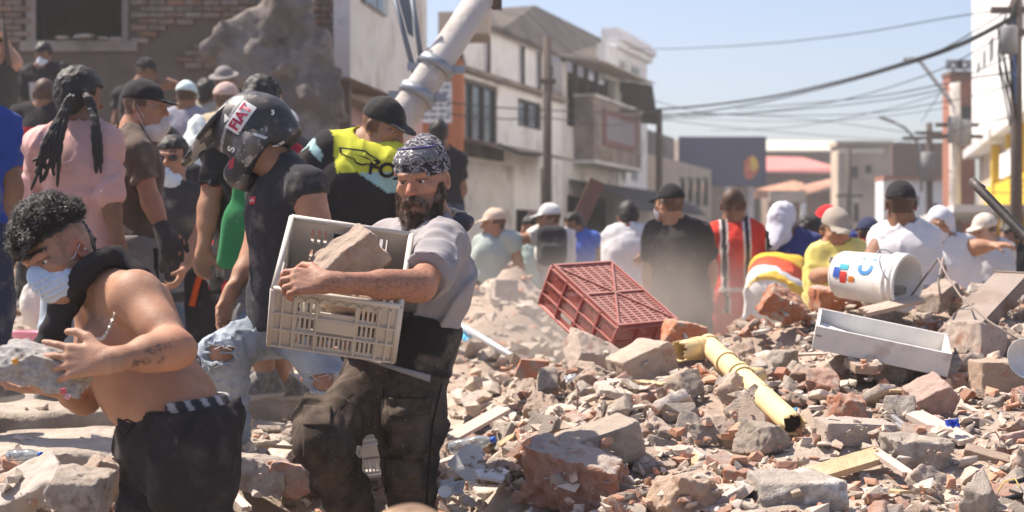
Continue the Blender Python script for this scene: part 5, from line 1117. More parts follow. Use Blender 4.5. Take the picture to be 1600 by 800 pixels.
mb = MB(); mb.box(h(.085, .005, .032), (.012, .02, .008), B.M); mb.build('orange_earplug_cord', mat('orange cord', (.8, .18, .03), .6, 0, 5), B.root)
# t-shirt, dark neck cloth, back belt, belt flap, trousers
M_tee = mat('grey tee', (.30, .28, .285), .95, .16, 6, .4, 240, dust=.35, dustc=(.40, .35, .31), spec=.1, fold=.8)
B.top(M_tee, sleeve=.74, hem=.20, g=.020, nm='t_shirt', wr=.011, amp=.010, step=.0085, arm_g=.027)
S = SDF(A_(B.J['nk'])-.25, A_(B.J['nk'])+.25, .007); nk = B.J['nk']; u = B.up
for k in range(16):
    a0, a1 = 2*math.pi*k/16, 2*math.pi*(k+1)/16; f = lambda a: nk+u*(.035+.012*math.cos(a*1.0))+B.rt*.088*math.cos(a)+B.fw*.086*math.sin(a)-u*.022*math.sin(a)
    S.cone(f(a0), f(a1), .026, .026, .012)
S.cone(nk+B.fw*.09+u*.01, nk+B.fw*.13-u*.12, .035, .018, .03, wr=.006); S.rough(.006, 30, 2, 3)
link('neck_cloth', S.mesh('neck_cloth', 0), cloth((.045, .045, .055), .3), B.root)
S = SDF(*[A_(B.J['pv'])+e for e in ((-.3, -.3, -.12), (.3, .3, .36))], .008); F_ = B.frame(); pv = B.J['pv']
S.cone(pv-u*.02, pv+u*.26, .158*1.04+.027, .150*1.04+.036, 0, B.fw, .80, wr=.004, wf=(40, 3)); S.ell(pv+u*.13+B.fw*.055, (.170, .118, .165), .05, F_); S.plane(pv+u*.21, u, .015); S.plane(pv+u*.035, -u, .012)
link('back_belt', S.mesh('back_belt', 1), cloth((.022, .020, .020), .25, .5), B.root)
S = SDF(*[A_(B.J['pv'])+e for e in ((-.3, -.3, -.15), (.3, .3, .12))], .008); S.cone(pv-u*.04, pv+u*.05, .196, .192, 0, B.fw, .84, wr=.006, wf=(10, 4)); S.ell(pv+u*.02+B.fw*.055, (.172, .112, .09), .04, F_); S.plane(pv+u*.010, -u+B.fw*.12); S.plane(pv+B.fw*.02, -B.fw); S.plane(pv+u*.04, u)
link('shirt_hem', S.mesh('shirt_hem', 1), M_tee, B.root)
def pk(S):
    J = B.J; kn, hp_ = J['kr'], J['hr']; c = hp_.lerp(kn, .52)
    S.box(c+Vector((-.02, -.118, .0)), (.05, .010, .062), .012, Matrix.Rotation(R(6), 3, 'Y'), .01); S.box(c+Vector((-.02, -.124, .045)), (.054, .012, .022), .006, Matrix.Rotation(R(6), 3, 'Y'), .008)
    S.ell(J['kl']+Vector((-.01, -.01, .0)), (.072, .078, .085), .04); S.ell(J['hr'].lerp(J['kr'], .35), (.108, .115, .14), .05)
    S.box(J['hl'].lerp(J['kl'], .72)+Vector((-.1, -.02, .05)), (.03, .05, .05), .03, Matrix.Rotation(R(30), 3, 'Y'), .01)
M_cargo = mat('dusty dark trousers', (.048, .038, .032), .95, .4, 9, .5, 200, dust=.55, dustc=(.19, .14, .11), spec=.1, fold=1.0)
B.pants(M_cargo, g=.013, waist=.05, flare=.012, wr=.012, amp=.011, step=.008, extra=pk).shoes()
M_cargo2 = mat('worn pocket cloth', (.060, .047, .039), .95, .4, 14, .5, 200, dust=.5, dustc=(.20, .15, .115), spec=.1, fold=.6)
for nm, px, py, w_, h_, lift, m in (('cargo_pocket', 640, 668, .125, .16, .008, M_cargo), ('pocket_flap', 640, 634, .135, .052, .015, M_cargo2), ('cargo_pocket', 492, 668, .07, .14, .008, M_cargo), ('pocket_flap', 496, 640, .085, .05, .014, M_cargo2), ('knee_patch', 632, 745, .12, .11, .006, M_cargo2)):
    o = decal(B, B.pants_ob, grid_mesh(w_, h_, 12, 12), P(px, py, 4.85)-B.org, (1, .12, 0), (-.05, 0, 1), m, nm, lift); o.modifiers.new('thick', 'SOLIDIFY').thickness = .006
for pts in ([(690, 600), (676, 660), (668, 740), (664, 800)], [(600, 606), (596, 640), (604, 700)], [(552, 612), (520, 650), (486, 690)]):
    V_ = []
    for (x0, y0), (x1, y1) in zip(pts, pts[1:]):
        for k in range(14): V_.append((x0+(x1-x0)*k/14, y0+(y1-y0)*k/14))
    mm = raw_mesh('seam', [((x+dx-600)/FPX*4.85, (600-y)/FPX*4.85, 0) for x, y in V_ for dx in (-1.6, 1.6)], [(2*i, 2*i+1, 2*i+3, 2*i+2) for i in range(len(V_)-1)])
    decal(B, B.pants_ob, mm, P(600, 600, 4.85)-B.org, (1, 0, 0), (0, 0, 1), mat('dark seam', (.02, .016, .014), .95, .1, 10), 'seam', .003)
crate_man = B
# ================= the shirtless man
B = Body('shirtless man in a blue surgical mask bending forward with a concrete lump in his hands', 4.25,
    dict(hd=(95, 402), nk=(160, 446, .05), pv=(284, 655, .02), sl=(150, 474, .22), sr=(212, 464, -.12), el=(132, 622, .16), wl=(92, 606, -.02), er=(276, 545, -.28), wr=(168, 563, -.38),
         hl=(266, 672, .11), hr=(300, 672, -.09), kl=(240, 850, .10), al=(290, 1010, .3), kr=(300, 850, -.10), ar=(325, 1030, 0)),
    by=-72, face=(-30, 21, 18), skin='tan', build=.97, step=.0105, hstep=.0045, hand_step=.0042, fine=True, belly=1.0)
B.hands = {'r': (Vector((-1, 0, -.02)), Vector((-.1, .85, -.35)), Vector((-.2, .25, .9)), dict(curls=[(.1, .15, .1), (.15, .35, .25), (.25, .45, .3), (.35, .5, .35)], spread=.28, thumb=(.25, .1), size=1.08)),
           'l': (Vector((-1, -.1, -.02)), Vector((.05, -.15, 1)), Vector((-.3, -.95, .1)), dict(curls=[(.25, .45, .4), (.2, .45, .4), (.2, .5, .4), (.2, .5, .4)], size=1.05))}
def ex(S):
    J = B.J; u, f = B.up, B.fw; nk, pv = J['nk'], J['pv']
    S.ell(nk-u*.16+f*.075-Vector((0, .06, 0)), (.085, .06, .075), .04, B.frame()); S.ell(pv+u*.16+f*.085, (.13, .075, .12), .05, B.frame()); S.ell(pv+u*.05-Vector((0, .05, 0)), (.12, .12, .1), .05, B.frame())
    S.ell(J['sr']+Vector((.004, -.01, -.005)), (.064, .058, .066), .035); S.cone(J['sr'], J['sr'].lerp(J['er'], .55), .056, .050, .03); S.cone(J['er'].lerp(J['wr'], .1), J['er'].lerp(J['wr'], .4), .044, .041, .03); S.ell(J['er']+Vector((.012, .008, -.005)), (.034, .032, .032), .02)
    S.cone(nk-u*.08-f*.10+Vector((.03, .0, 0)), nk-u*.24-f*.115+Vector((.0, -.03, 0)), .030, .018, .03)
    S.cone(J['sr']+Vector((.03, .08, -.02)), nk-u*.36+Vector((.02, -.02, 0)), .05, .05, .06)
    S.cone(pv+u*.12+f*.165+B.rt*-.0, pv+u*.12+f*.2, .010, .012, .012, sub=True)
def c_(V, q, near, C, put):
    x, y, z = np.abs(q[:, 0]), q[:, 1], q[:, 2]; J = B.J; n = fbm(V*30, 3, 3)
    put(near & (y < .045) & (z > .03-.9*np.maximum(y+.01, 0)) & (z < .12) & ~((x > .074) & (y > -.045)) & (fbm(V*40, 2, 8) > -.35-(z-.03)*6), (.06, .04, .03), .30)
    put(near & (np.linalg.norm(q-np.array((-.084, -.01, 0)), axis=1) < .035), (.50, .17, .11), .6); put(near & (np.linalg.norm(q-np.array((.084, -.01, 0)), axis=1) < .035), (.50, .17, .11), .6)
    cp = V-A_(J['nk']-B.up*.16+B.fw*.11); put((np.linalg.norm(cp*np.array((1.2, 1, .8)), axis=1) < .15) & (n > .1) & (V[:, 2] < J['nk'].z), np.array(SK['tan'])*.55, .42)
    # tattoo on the forearm
    e, w = A_(J['er']), A_(J['wr']); a = (w-e); L = np.linalg.norm(a); a /= L; t = (V-e) @ a/L; rad = V-e-np.outer((V-e) @ a, a); face_ = rad[:, 1] < -.012; hgt = rad[:, 2]
    nn = fbm(np.stack([t*34, hgt*150, t*0+1], -1), 2, 6); put((t > .22) & (t < .72) & face_ & (hgt > -.024+.0*t) & (hgt < -.006) & (nn > .06), (.06, .05, .045), .7)
    n2 = fbm(np.stack([t*70, hgt*260, t*0+4], -1), 2, 9); put((t > .12) & (t < .55) & face_ & (np.abs(hgt-(.030-.045*t)) < .010) & (n2 > .18), (.06, .05, .045), .75)
    put((t > -.2) & (t < .3) & (np.abs(rad).max(1) < .08), np.array((.50, .22, .13)), .25)
    for q_, wn_ in (('r', 'wr'), ('l', 'wl')): put(np.linalg.norm(V-A_(J[wn_])-A_(B.hands[q_][0])*.1, axis=1) < .12, np.array((.50, .29, .20)), .45)
B.body(c_, ex).eyes((.1, 1, -.1)).mask(mat('blue surgical mask', (.52, .62, .74), .9, .10, 14, .3, 90, dust=.25, dustc=(.55, .5, .46)))
h = B.h
# curly hair: short sides are painted stubble, thick curls on top
S = B.hsdf(.22, .005); rr = random.Random(3); S.ell(h(0, -.01, .075), (.072, .096, .060), 0, B.M)
for i in range(210):
    a, b_ = rr.uniform(0, 6.28), rr.random()**.6; x, y = .073*b_*math.cos(a), -.010+.103*b_*math.sin(a); z = .078+.066*math.sqrt(max(0, 1-b_*b_))+rr.uniform(-.006, .014)
    if y > .05: z -= rr.uniform(0, .022)
    S.ell(h(x, y, z), [rr.uniform(.010, .019) for _ in range(3)], .006, B.M)
for i in range(22):
    x = rr.uniform(-.06, .06); S.cone(h(x, .07, .10), h(x+rr.uniform(-.02, .02), .108+rr.uniform(0, .012), .055+rr.uniform(-.02, .02)), .011, .004, .004)
S.ell(h(0, -.085, .02), (.055, .03, .06), .02, B.M); S.rough(.005, 75, 2, 3); S.rough(.0025, 200, 1, 4)
M_curl = mat('black curly hair', (.016, .012, .010), .40, .4, 60, .5, 140, spec=.5); hV, hQ = S.nets(); hV = relax(hV, hQ, .3); hr_ = link('hair', raw_mesh('hair', hV, hQ), M_curl, B.root)
mz = A_(B.M @ Vector((0, .25, 1))); r_, n_ = scatter(hV, hQ, 5200, 5, lambda C, N_: ((C-A_(B.J['hd'])) @ A_(B.M @ Vector((0, 0, 1))) > .078)); strands('hair_curls', r_, n_+np.random.default_rng(1).normal(size=n_.shape)*.5+A_(B.M @ Vector((0, .7, 0))), .028, M_curl, hr_, .0080, 1.1, .0013, 10, 7)
M_blk = mat('faded black cloth', (.030, .027, .028), .92, .25, 10, .5, 200, dust=.3, dustc=(.12, .10, .09), spec=.12)
nk, u, f = B.J['nk'], B.up, B.fw
S = SDF(A_(nk)-.34, A_(nk)+.34, .0075); hdv = B.J['hd']
for k in range(20):
    a0, a1 = 2*math.pi*k/20, 2*math.pi*(k+1)/20; g = lambda a: nk+u*.045+B.rt*.108*math.cos(a)+f*(.075+.0)*math.sin(a)*1.15+f*.015-u*.030*max(0, math.sin(a))
    S.cone(g(a0), g(a1), .028, .028, .015, wr=.006)
S.cone(nk+f*.09+Vector((-.01, -.03, .02)), nk+f*.12+Vector((-.035, -.03, -.12)), .045, .036, .03, wr=.014); S.cone(nk+f*.12+Vector((-.035, -.03, -.11)), nk+f*.12+Vector((-.03, -.03, -.185)), .036, .016, .02, wr=.012)
S.cone(nk-f*.06+u*.03+Vector((.02, -.04, .02)), nk-f*.10+Vector((.05, -.10, -.01)), .035, .025, .03)
S.rough(.006, 16, 3, 3); S.folds(.016, 17, 3); link('neck_hoodie', S.mesh('neck_hoodie', 1), M_blk, B.root)
mb = MB(); pts = [P(152+30*(1-t)-26*t*t*0, 482+38*math.sin(t*2.0)+12*t, 4.08)-B.org for t in [i/14 for i in range(15)]]
link_m = mat('silver chain', (.55, .52, .48), .35, .1, 20, metal=.8)
for i, p in enumerate(pts): mb.box(p, (.007, .006, .007), Matrix.Rotation(i*.8, 3, 'X'))
mb.build('necklace', link_m, B.root)
mb = MB(); p = h(-.093, -.01, -.008); mb.lathe([(.0001, -.004), (.004, -.003), (.004, .003), (.0001, .004)], Matrix.Translation(p), 10); mb.build('ear_stud', link_m, B.root)
def bp(S): J = B.J; S.ell(J['hr'].lerp(J['kr'], .2), (.12, .13, .16), .06); S.ell(J['pv']-f*.05-u*.03, (.11, .12, .12), .06); S.ell(J['pv']+f*.075+u*.0, (.115, .12, .13), .06); S.ell(J['hl'].lerp(J['kl'], .15)+f*.03, (.11, .11, .14), .05)
wn_ = (u*.45+Vector((0, 0, 1))*.9+Vector((.10, 0, 0))).normalized()
B.pants(M_blk, g=.024, waist=.30, flare=.026, wr=.014, amp=.010, step=.009, extra=lambda S: (bp(S), S.plane(B.J['pv']+wn_*.036, wn_))).shoes()
S = SDF(A_(B.J['pv'])-.3, A_(B.J['pv'])+.3, .008); pv = B.J['pv']; S.ell(pv+u*.01, (.158*1.14+.012, .112*1.14+.012, .142), 0, B.frame()); S.cone(pv, pv+u*.15, .138*1.14+.014, .138*1.14+.012, .03, f, .8); S.ell(pv+u*.05-Vector((0, .05, 0)), (.128, .128, .108), .05, B.frame()); S.plane(pv+wn_*.060, wn_); S.plane(pv+wn_*.0, -wn_); S.plane(pv+Vector((.03, 0, 0)), Vector((-1, .2, 0)))
V, Q = S.nets(); V = relax(V, Q, .3); st = np.sin((V @ A_(f))*150) > .35; C = np.where(st[:, None], np.array((.40, .38, .38)), np.array((.05, .045, .05))); link('boxer_waistband', raw_mesh('w', V, Q, True, C), M_clothcol, B.root)
c = P(212, 662, 4.05)-B.org; mb = MB()
for k in (0, 1): mb.tube([c, c+Vector((-.02, -.012, .012-.02*k)), c+Vector((-.042, -.015, .004-.02*k)), c+Vector((-.03, -.012, -.008-.03*k)), c+Vector((-.004, 0, -.004))], .003, 5)
mb.build('drawstring', M_blk, B.root)
shirtless = B
# ================= the man in the motocross helmet
B = Body('man in a dark motocross helmet and black sleeveless top stepping down in ripped jeans', 6.0,
    dict(hd=(392, 214), nk=(440, 262), pv=(442, 492), sl=(416, 300, .17), sr=(478, 292, -.15), el=(398, 398, .12), wl=(358, 462, .0), er=(506, 392, -.2), wr=(470, 480, -.3),
         hl=(432, 508, .08), hr=(464, 512, -.08), kl=(352, 552, -.12), al=(366, 690, .0), tl=(340, 722, -.05), kr=(515, 596, -.12), ar=(560, 704, .10), tr=(578, 742, -.03)),
    by=-62, face=(-92, 48, 6), skin='tan', build=1.05, step=.013, hstep=.008, hand_step=.006)
B.hands = {'l': (Vector((-.25, 0, -1)), Vector((.9, .0, -.3)), Vector((-.5, -.8, 0)), dict(curl=(.3, .45, .35)))}
def exh(S): J = B.J; S.cone(J['sr'], J['sr'].lerp(J['er'], .6), .066, .056, .03); S.cone(J['sl'].lerp(J['el'], .3), J['el'], .05, .046, .03)
B.body(None, exh); J = B.J
B.top(cloth((.030, .029, .034), .22), sleeve=.16, hem=-.06, g=.018, nm='sleeveless_top', wr=.006, amp=.007, step=.010, vneck=.05, arm_g=.022)
tab = grid_mesh(.052, .030, 6, 4); cc = P(421, 316, 6.0)-B.org; tx, ty = Vector((.86, -.50, 0)), Vector((.1, 0, 1))
d1 = decal(B, B.top_ob, tab, cc, tx, ty, mat('red tab', (.55, .03, .04), .8, 0, 5), 'chest_tab', .004)
decal(B, B.top_ob, text_mesh("Levi's", .017, .0006), cc, tx, ty, M_whitec, 'tab_lettering', .006, d1)
def denim(V, s):
    c = np.tile(np.array((.25, .30, .36)), (len(V), 1)).astype(np.float32); J = s.J
    for kk in ('kl', 'kr'):
        d = np.linalg.norm((V-A_(J[kk]))*np.array((1, 1, .8)), axis=1); f = np.clip(1-d/.22, 0, 1)[:, None]; c = c*(1-f*.6)+np.array((.42, .44, .45))*f*.6
    n = fbm(V*9, 3, 3)[:, None]; c = c*(1+.25*n); return c
def rips(S):
    J = B.J
    for kk in ('kl', 'kr'):
        for dz, w_ in ((.02, .012), (-.012, .02)):
            p = J[kk]+Vector((-.02, -.08, dz)); S.ell(p, (.07, .05, w_), .004, sub=True)
B.pants(M_denim, g=.012, waist=.09, flare=.010, wr=.008, amp=.006, step=.0075, colfn=denim, extra=lambda S: (S.folds(.014, 24, 7), rips(S)), nm='ripped_jeans').shoes((.52, .50, .47), (.62, .60, .57))
thr = random.Random(4); mb = MB()
for kk in ('kl', 'kr'):
    for i in range(26):
        p = J[kk]+Vector((thr.uniform(-.085, .05), -.085-thr.uniform(0, .012), thr.choice((.035, -.03))+thr.uniform(-.008, .008))); mb.tube([p, p+Vector((thr.uniform(-.03, .03), -.006, thr.uniform(-.02, .012)))], .0014, 4)
mb.build('torn_threads', cloth((.62, .62, .62), .1), B.root, kind='stuff')
# the helmet: shell, chin guard, peak, stickers
S = B.hsdf(.30, .0065); M_ = B.M; h = B.h
S.ell(h(0, -.02, .035), (.118, .148, .132), 0, M_); S.cone(h(-.085, .0, -.05), h(-.055, .13, -.07), .052, .046, .04); S.cone(h(.085, .0, -.05), h(.055, .13, -.07), .052, .046, .04); S.cone(h(-.055, .15, -.085), h(.055, .15, -.085), .034, .034, .04, M_ @ Vector((0, 0, 1)), 1.3); S.cone(h(0, -.10, -.02), h(0, -.09, -.09), .088, .078, .05)
S.ell(h(0, .19, .010), (.085, .085, .050), .015, M_, sub=True); S.ell(h(0, .0, -.045), (.088, .108, .12), .01, M_, sub=True); S.plane(h(0, 0, -.135), M_ @ Vector((0, .0, -1)), .01)
S.cone(h(-.125, -.06, -.02), h(-.10, .06, .03), .004, .004, .008, sub=True); S.cone(h(.125, -.06, -.02), h(.10, .06, .03), .004, .004, .008, sub=True)
def hcol(V):
    q = (V-A_(B.J['hd'])) @ np.array(B.M); a = fbm(q*np.array((26, 15, 34)), 1, 12); c = np.tile(np.array((.034, .032, .034)), (len(V), 1)); c[(a > .55)] = (.11, .10, .10); c[(a > .60) & (a < .63)] = (.42, .40, .38)
    b_ = np.abs(q[:, 2]-(.075-.35*q[:, 1])) < .006; c[b_ & (q[:, 1] > -.1)] = (.30, .29, .29); return c
helm = link('helmet', S.mesh('helmet', 1, hcol), mat('scuffed helmet paint', attr=True, rough=.42, var=.15, vs=12, spec=.4, dust=.28, dustc=(.36, .31, .27)), B.root)
S = B.hsdf(.36, .0065); S.ell(h(0, .06, .135), (.098, .14, .020), 0, M_ @ Matrix.Rotation(R(-2), 3, 'X')); S.ell(h(0, .215, .125), (.07, .055, .008), .03, M_); S.ell(h(0, .06, .118), (.078, .16, .014), .004, M_, sub=True)
link('peak', S.mesh('peak', 1, lambda V: np.where((fbm(V*24, 1, 4) > .25)[:, None], np.array((.45, .43, .40)), np.array((.05, .048, .05)))), bpy.data.materials['scuffed helmet paint'], helm)
sp = P(374, 180, 5.85)-B.org; ang = R(57); sx = Vector((math.cos(ang), .10, math.sin(ang))); sy = Vector((-math.sin(ang), .0, math.cos(ang)))
# the near flank of the helmet faces the camera
st1 = decal(B, helm, grid_mesh(.128, .062, 16, 8), sp, sx, sy, mat('white sticker', (.72, .70, .68), .5, .05, 8), 'sticker', .003)
st1.parent = helm
decal(B, helm, text_mesh('FIAT', .056, .0022), sp, sx, sy, mat('red lettering', (.40, .02, .06), .5, 0, 5), 'sticker_lettering', .006, helm)
for t_, px, py, sz, an in (('S', 358, 231, .045, 70), ('3', 424, 174, .026, 5)):
    a2 = R(an); decal(B, helm, text_mesh(t_, sz, .0015), P(px, py, 5.85)-B.org, (math.cos(a2), .05, math.sin(a2)), (-math.sin(a2), 0, math.cos(a2)), mat('white lettering', (.72, .70, .68), .5, 0, 5), 'helmet_lettering', .004, helm)
for i, (pts, cc_) in enumerate([([(394, 206), (416, 213), (412, 217), (396, 211)], (.55, .55, .55)), ([(346, 175), (356, 184), (346, 190)], (.6, .58, .55)), ([(390, 200), (404, 204), (396, 208)], (.16, .13, .10)), ([(352, 250), (364, 244), (362, 262), (354, 264)], (.35, .03, .05)), ([(424, 226), (440, 218), (441, 221), (427, 230)], (.6, .58, .55))]):
    c = P(sum(p[0] for p in pts)/len(pts), sum(p[1] for p in pts)/len(pts), 5.85)-B.org; mm = flat_mesh([((p[0]-800)/FPX*5.85-(c.x+B.org.x), CAMZ+(HOR-p[1])/FPX*5.85-(c.z+B.org.z)) for p in pts])
    decal(B, helm, mm, c, (1, 0, 0), (0, 0, 1), mat('helmet graphic', cc_, .5, .1, 8), 'helmet_graphic', .003, helm)
helmet_man = B
# ================= the man in the black and yellow jersey
B = Body('man in a black cap and black jersey with yellow shoulders, looking down', 6.7,
    dict(hd=(598, 200), nk=(566, 228, .02), pv=(556, 430), sl=(514, 234, .0), sr=(616, 252, -.05), el=(470, 276, -.04), wl=(488, 350, -.10), er=(636, 340, .02), wr=(614, 420, -.12)),
    by=24, face=(58, 22, 0), skin='tan', build=1.15, step=.013, hstep=.0065)
B.body(lambda V, q, near, C, put: put(near & (q[:, 1] < .03) & (q[:, 2] > -.02) & (q[:, 2] < .06), (.03, .02, .016), .6)).cap(cloth((.030, .028, .028), .15), st=.0065).eyes((0, 1, -.3))
def jersey(V, s):
    c = np.tile(np.array((.030, .027, .028)), (len(V), 1)).astype(np.float32); o = A_(s.org); X = (V[:, 0]+o[0])/(V[:, 1]+o[1])*FPX+800; Yp = HOR-(V[:, 2]+o[2]-CAMZ)/(V[:, 1]+o[1])*FPX
    q = V-A_(s.J['nk']); u = q @ A_(s.rt)*-1; z = q @ A_(s.up); tors = np.abs(u) < .20; front = q @ A_(s.fw) > -.06
    c[tors & front & (z > -.125+.06*u) & (u > -.145) & (z < .12)] = (.58, .58, .06)
    bl = tors & front & (z < -.125+.06*u) & (z > -.215+.1*u) & (z > -.165-.55*u) & (u > -.09); c[bl] = (.33, .52, .52)
    arm = (u < -.19); e = A_(s.J['el']-s.J['sl']); e /= np.linalg.norm(e); t = (V-A_(s.J['sl'])) @ e; n = fbm(np.stack([t*16, V[:, 1]*22, V[:, 2]*8+V[:, 0]*20], -1), 1, 21)
    c[arm & (t > .02) & (t < .34) & (n > -.12)] = (.36, .54, .54); return c
B.top(M_clothcol, sleeve=1.95, hem=-.10, g=.020, nm='jersey', wr=.006, colfn=jersey, step=.009)
px2 = lambda x, y, D=6.6: P(x, y, D)-B.org
jx, jy = Vector((.95, .30, -.22)).normalized(), Vector((.2, 0, 1))
M_logoY, M_logoB = mat('yellow print', (.58, .58, .06), .9, .1, 5), mat('black print', (.02, .018, .02), .9, .1, 5)
fx = [(-.16, .035), (-.06, .045), (.02, .052), (.06, .03), (.12, .012), (.125, -.02), (.10, -.032), (.05, -.035), (.02, -.05), (-.03, -.045), (-.05, -.02), (-.10, -.015), (-.15, .0)]
k = .54; c = px2(563, 246)
l1 = decal(B, B.top_ob, flat_mesh([(a*k*1.10, b*k*1.25) for a, b in fx]), c, jx, jy, M_logoB, 'emblem_outline', .004)
decal(B, B.top_ob, flat_mesh([(a*k*.96, b*k*.95) for a, b in fx]), c, jx, jy, M_logoY, 'emblem', .006, l1)
decal(B, B.top_ob, flat_mesh([(-.05*k, .016*k), (.05*k, .01*k), (.09*k, -.006*k), (.04*k, .0)]), c, jx, jy, M_logoB, 'emblem_line', .008, l1)
decal(B, B.top_ob, text_mesh('FOX', .088, .003), px2(607, 268), jx, jy, M_logoB, 'chest_lettering', .005, l1)
B.pants(cloth((.05, .05, .055), .3)).shoes()
# ================= the crowd
BLK, DGR, GRY, NAVY = (.026, .024, .026), (.06, .055, .055), (.16, .15, .15), (.030, .036, .075)
def crowd(label, D, j, by, face, skin, shirt, sleeve=.62, legs=(.05, .05, .06), head='hair', headc=BLK, mask=None, colfn=None, build=1.05, hem=-.10, shorts=False, step=None, shaved=False, body_col=None, **kw):
    st = step or (.0135 if D < 9.3 else .016 if D < 12 else .019)
    b = Body(label, D, j, by=by, face=face, skin=skin, build=build, step=st, hstep=.0078 if D < 12 else .011, **kw)
    sc = np.array(b.skin)
    def cf(V, q, near, C, put):
        if head in ('hair', 'cap', 'shaved'): put(near & (q[:, 1] < .03) & (q[:, 2] > -.045) & ((q[:, 2] > .0) | (q[:, 1] < -.03)), (.022, .017, .014), .75)
        if body_col: body_col(V, q, near, C, put)
    b.body(cf)
    if colfn: b.top(M_clothcol, sleeve, hem, .018, colfn=colfn, wr=.008, amp=.010, step=st*.85)
    else: b.top(cloth(shirt, .2), sleeve, hem, .018, wr=.008, amp=.010, step=st*.85)
    b.pants(cloth(legs, .3, kind='trouser cloth'), 1.05 if shorts else 2.0, g=.018, flare=.02, waist=.06); b.shoes()
    hs_ = .008 if D < 9 else .0105
    if head == 'hair': b.hair(.010, st=hs_)
    elif head == 'cap': b.cap(cloth(headc, .12, kind='cap cloth'), st=hs_)
    elif head == 'hood': b.hood(cloth(headc, .1, kind='wrap cloth'), st=hs_+.002, drape=.06)
    elif head == 'hat':
        S = b.hsdf(.24, hs_); S.ell(b.h(0, -.012, .055), (.088, .106, .085), 0, b.M); S.ell(b.h(0, -.01, .045), (.145, .165, .020), .02, b.M); S.box(b.h(0, 0, -.08), (.3, .3, .105), .006, b.M, sub=True); link('sun_hat', S.mesh('hat', 1), cloth(headc, .15), b.root)
    if mask: b.mask(mask if not isinstance(mask, str) else M_mask, chin=mask == 'chin', st=hs_*.8)
    return b
# --- left, standing on the slabs
crowd('man in a royal blue polo shirt cut off by the left picture edge', 6.3, dict(hd=(-56, 112), nk=(-54, 164), pv=(-50, 372), sr=(0, 200), er=(18, 292), wr=(8, 392), ar=(-20, 600), al=(-80, 600)), 160, (160, 0, 0), 'brown', (.022, .055, .26), .7, (.03, .038, .07), hem=-.08)
b = Body('woman with long black braids in a pale pink long sleeved top, seen from behind', 7.0, dict(hd=(126, 152), nk=(124, 198), pv=(120, 400), sl=(70, 226, .02), sr=(164, 222, -.04), el=(52, 306, .1), wl=(62, 380, -.1), er=(170, 302, -.10), wr=(184, 372, -.12)), by=158, face=(140, 8, 0), skin='brown', step=.0135, build=.98, hstep=.008)
b.body().top(cloth((.60, .36, .33), .15), 1.22, -.06, .022, nm='pink_top', wr=.010, amp=.010, step=.010).pants(cloth((.38, .45, .52), .2, kind='light denim'), waist=.03).shoes()
b.hair(.018, st=.008, low=-.06, rough=.005, fr=60)
def braid(pts, r=.0125):
    """a plaited strand: three twisted lobes along a smooth run"""
    pts = [Vector(p) for p in pts]; mb = MB(); dense = []
    for i in range(len(pts)-1):
        a, b_, c, d = pts[max(i-1, 0)], pts[i], pts[i+1], pts[min(i+2, len(pts)-1)]
        for k in range(10): t = k/10; dense.append(.5*((2*b_)+(c-a)*t+(2*a-5*b_+4*c-d)*t*t+(3*b_-a-3*c+d)*t**3))
    n = len(dense); mb.tube(dense, [r*(.72+.34*abs(math.sin(i*1.05)))*(1 if i < n*.8 else 1-.6*(i/n-.8)/.2) for i in range(n)], 7); return mb
rr = random.Random(6); o_ = b.org
for i in range(26):
    a = rr.uniform(-1, 1); top_ = b.h(a*.075, rr.uniform(-.09, .05), .10-abs(a)*.04)
    if i < 17: e1, e2, e3 = (104+rr.uniform(-8, 8), 165+rr.uniform(-6, 8)), (82+rr.uniform(-14, 14), 225+rr.uniform(-8, 8)), (52+rr.uniform(-12, 38), 262+rr.uniform(-10, 40))
    else: e1, e2, e3 = (142+rr.uniform(-5, 5), 165), (150+rr.uniform(-5, 5), 205), (155+rr.uniform(-6, 6), 262+rr.uniform(-20, 20))
    q_ = lambda e, dd: P(e[0], e[1], 7.0+dd)-o_
    braid([top_, q_(((e1[0]+126)/2, 148), -.11), q_(e1, -.13), q_(e2, -.17), q_(e3, -.17)]).build('braid', M_hair, b.root)
M_glove = cloth((.05, .048, .05), .2, kind='glove')
b = crowd('man in a brown t-shirt and black cap in profile, wearing striped track trousers', 7.4, dict(hd=(226, 168), nk=(206, 204, .02), pv=(214, 392), sr=(214, 240, -.17), sl=(190, 226, .16), er=(236, 314, -.19), wr=(256, 362, -.24), el=(214, 320, .2), wl=(250, 372, .05)), 100, (84, 6, 0), 'tan', (.105, .078, .062), .60, (.20, .19, .19), 'cap', BLK)
b.mask(cloth((.60, .55, .50), .1), chin=True, st=.007)
for q in 'r':
    S = SDF(A_(b.J['w'+q])-.2, A_(b.J['w'+q])+.2, .008); d = (b.J['w'+q]-b.J['e'+q]).normalized(); S.cone(b.J['w'+q]-d*.02, b.J['w'+q]+d*.06, .040, .042, .02); add_hand(S, b.J['w'+q], d, Vector((-.3, .9, 0)), Vector((.9, .3, 0)), 1.12, (.5, .6, .4), fat=1.3, fk=.008); link('glove', S.mesh('glove', 1), M_glove, b.root)
for k in range(3):
    x = 236+k*4; pts = [P(x, 388, 7.26)-b.org, P(x+2, 450, 7.27)-b.org, P(x+3, 520, 7.27)-b.org]; mb = MB(); mb.tube(pts, .008, 5); mb.build('stripe', cloth(BLK), b.root)
b = crowd('man in dark sunglasses with a blue mask pulled under his chin', 8.4, dict(hd=(270, 248), nk=(270, 292), pv=(272, 442), sl=(244, 310), sr=(305, 312), er=(312, 372, -.05), wr=(288, 420, -.16), el=(238, 372), wl=(246, 430, -.1)), 12, (-8, 6, 0), 'tan', (.055, .05, .05), .6, (.10, .14, .20), mask='chin', build=1.0)
S = b.hsdf(.16, .006)
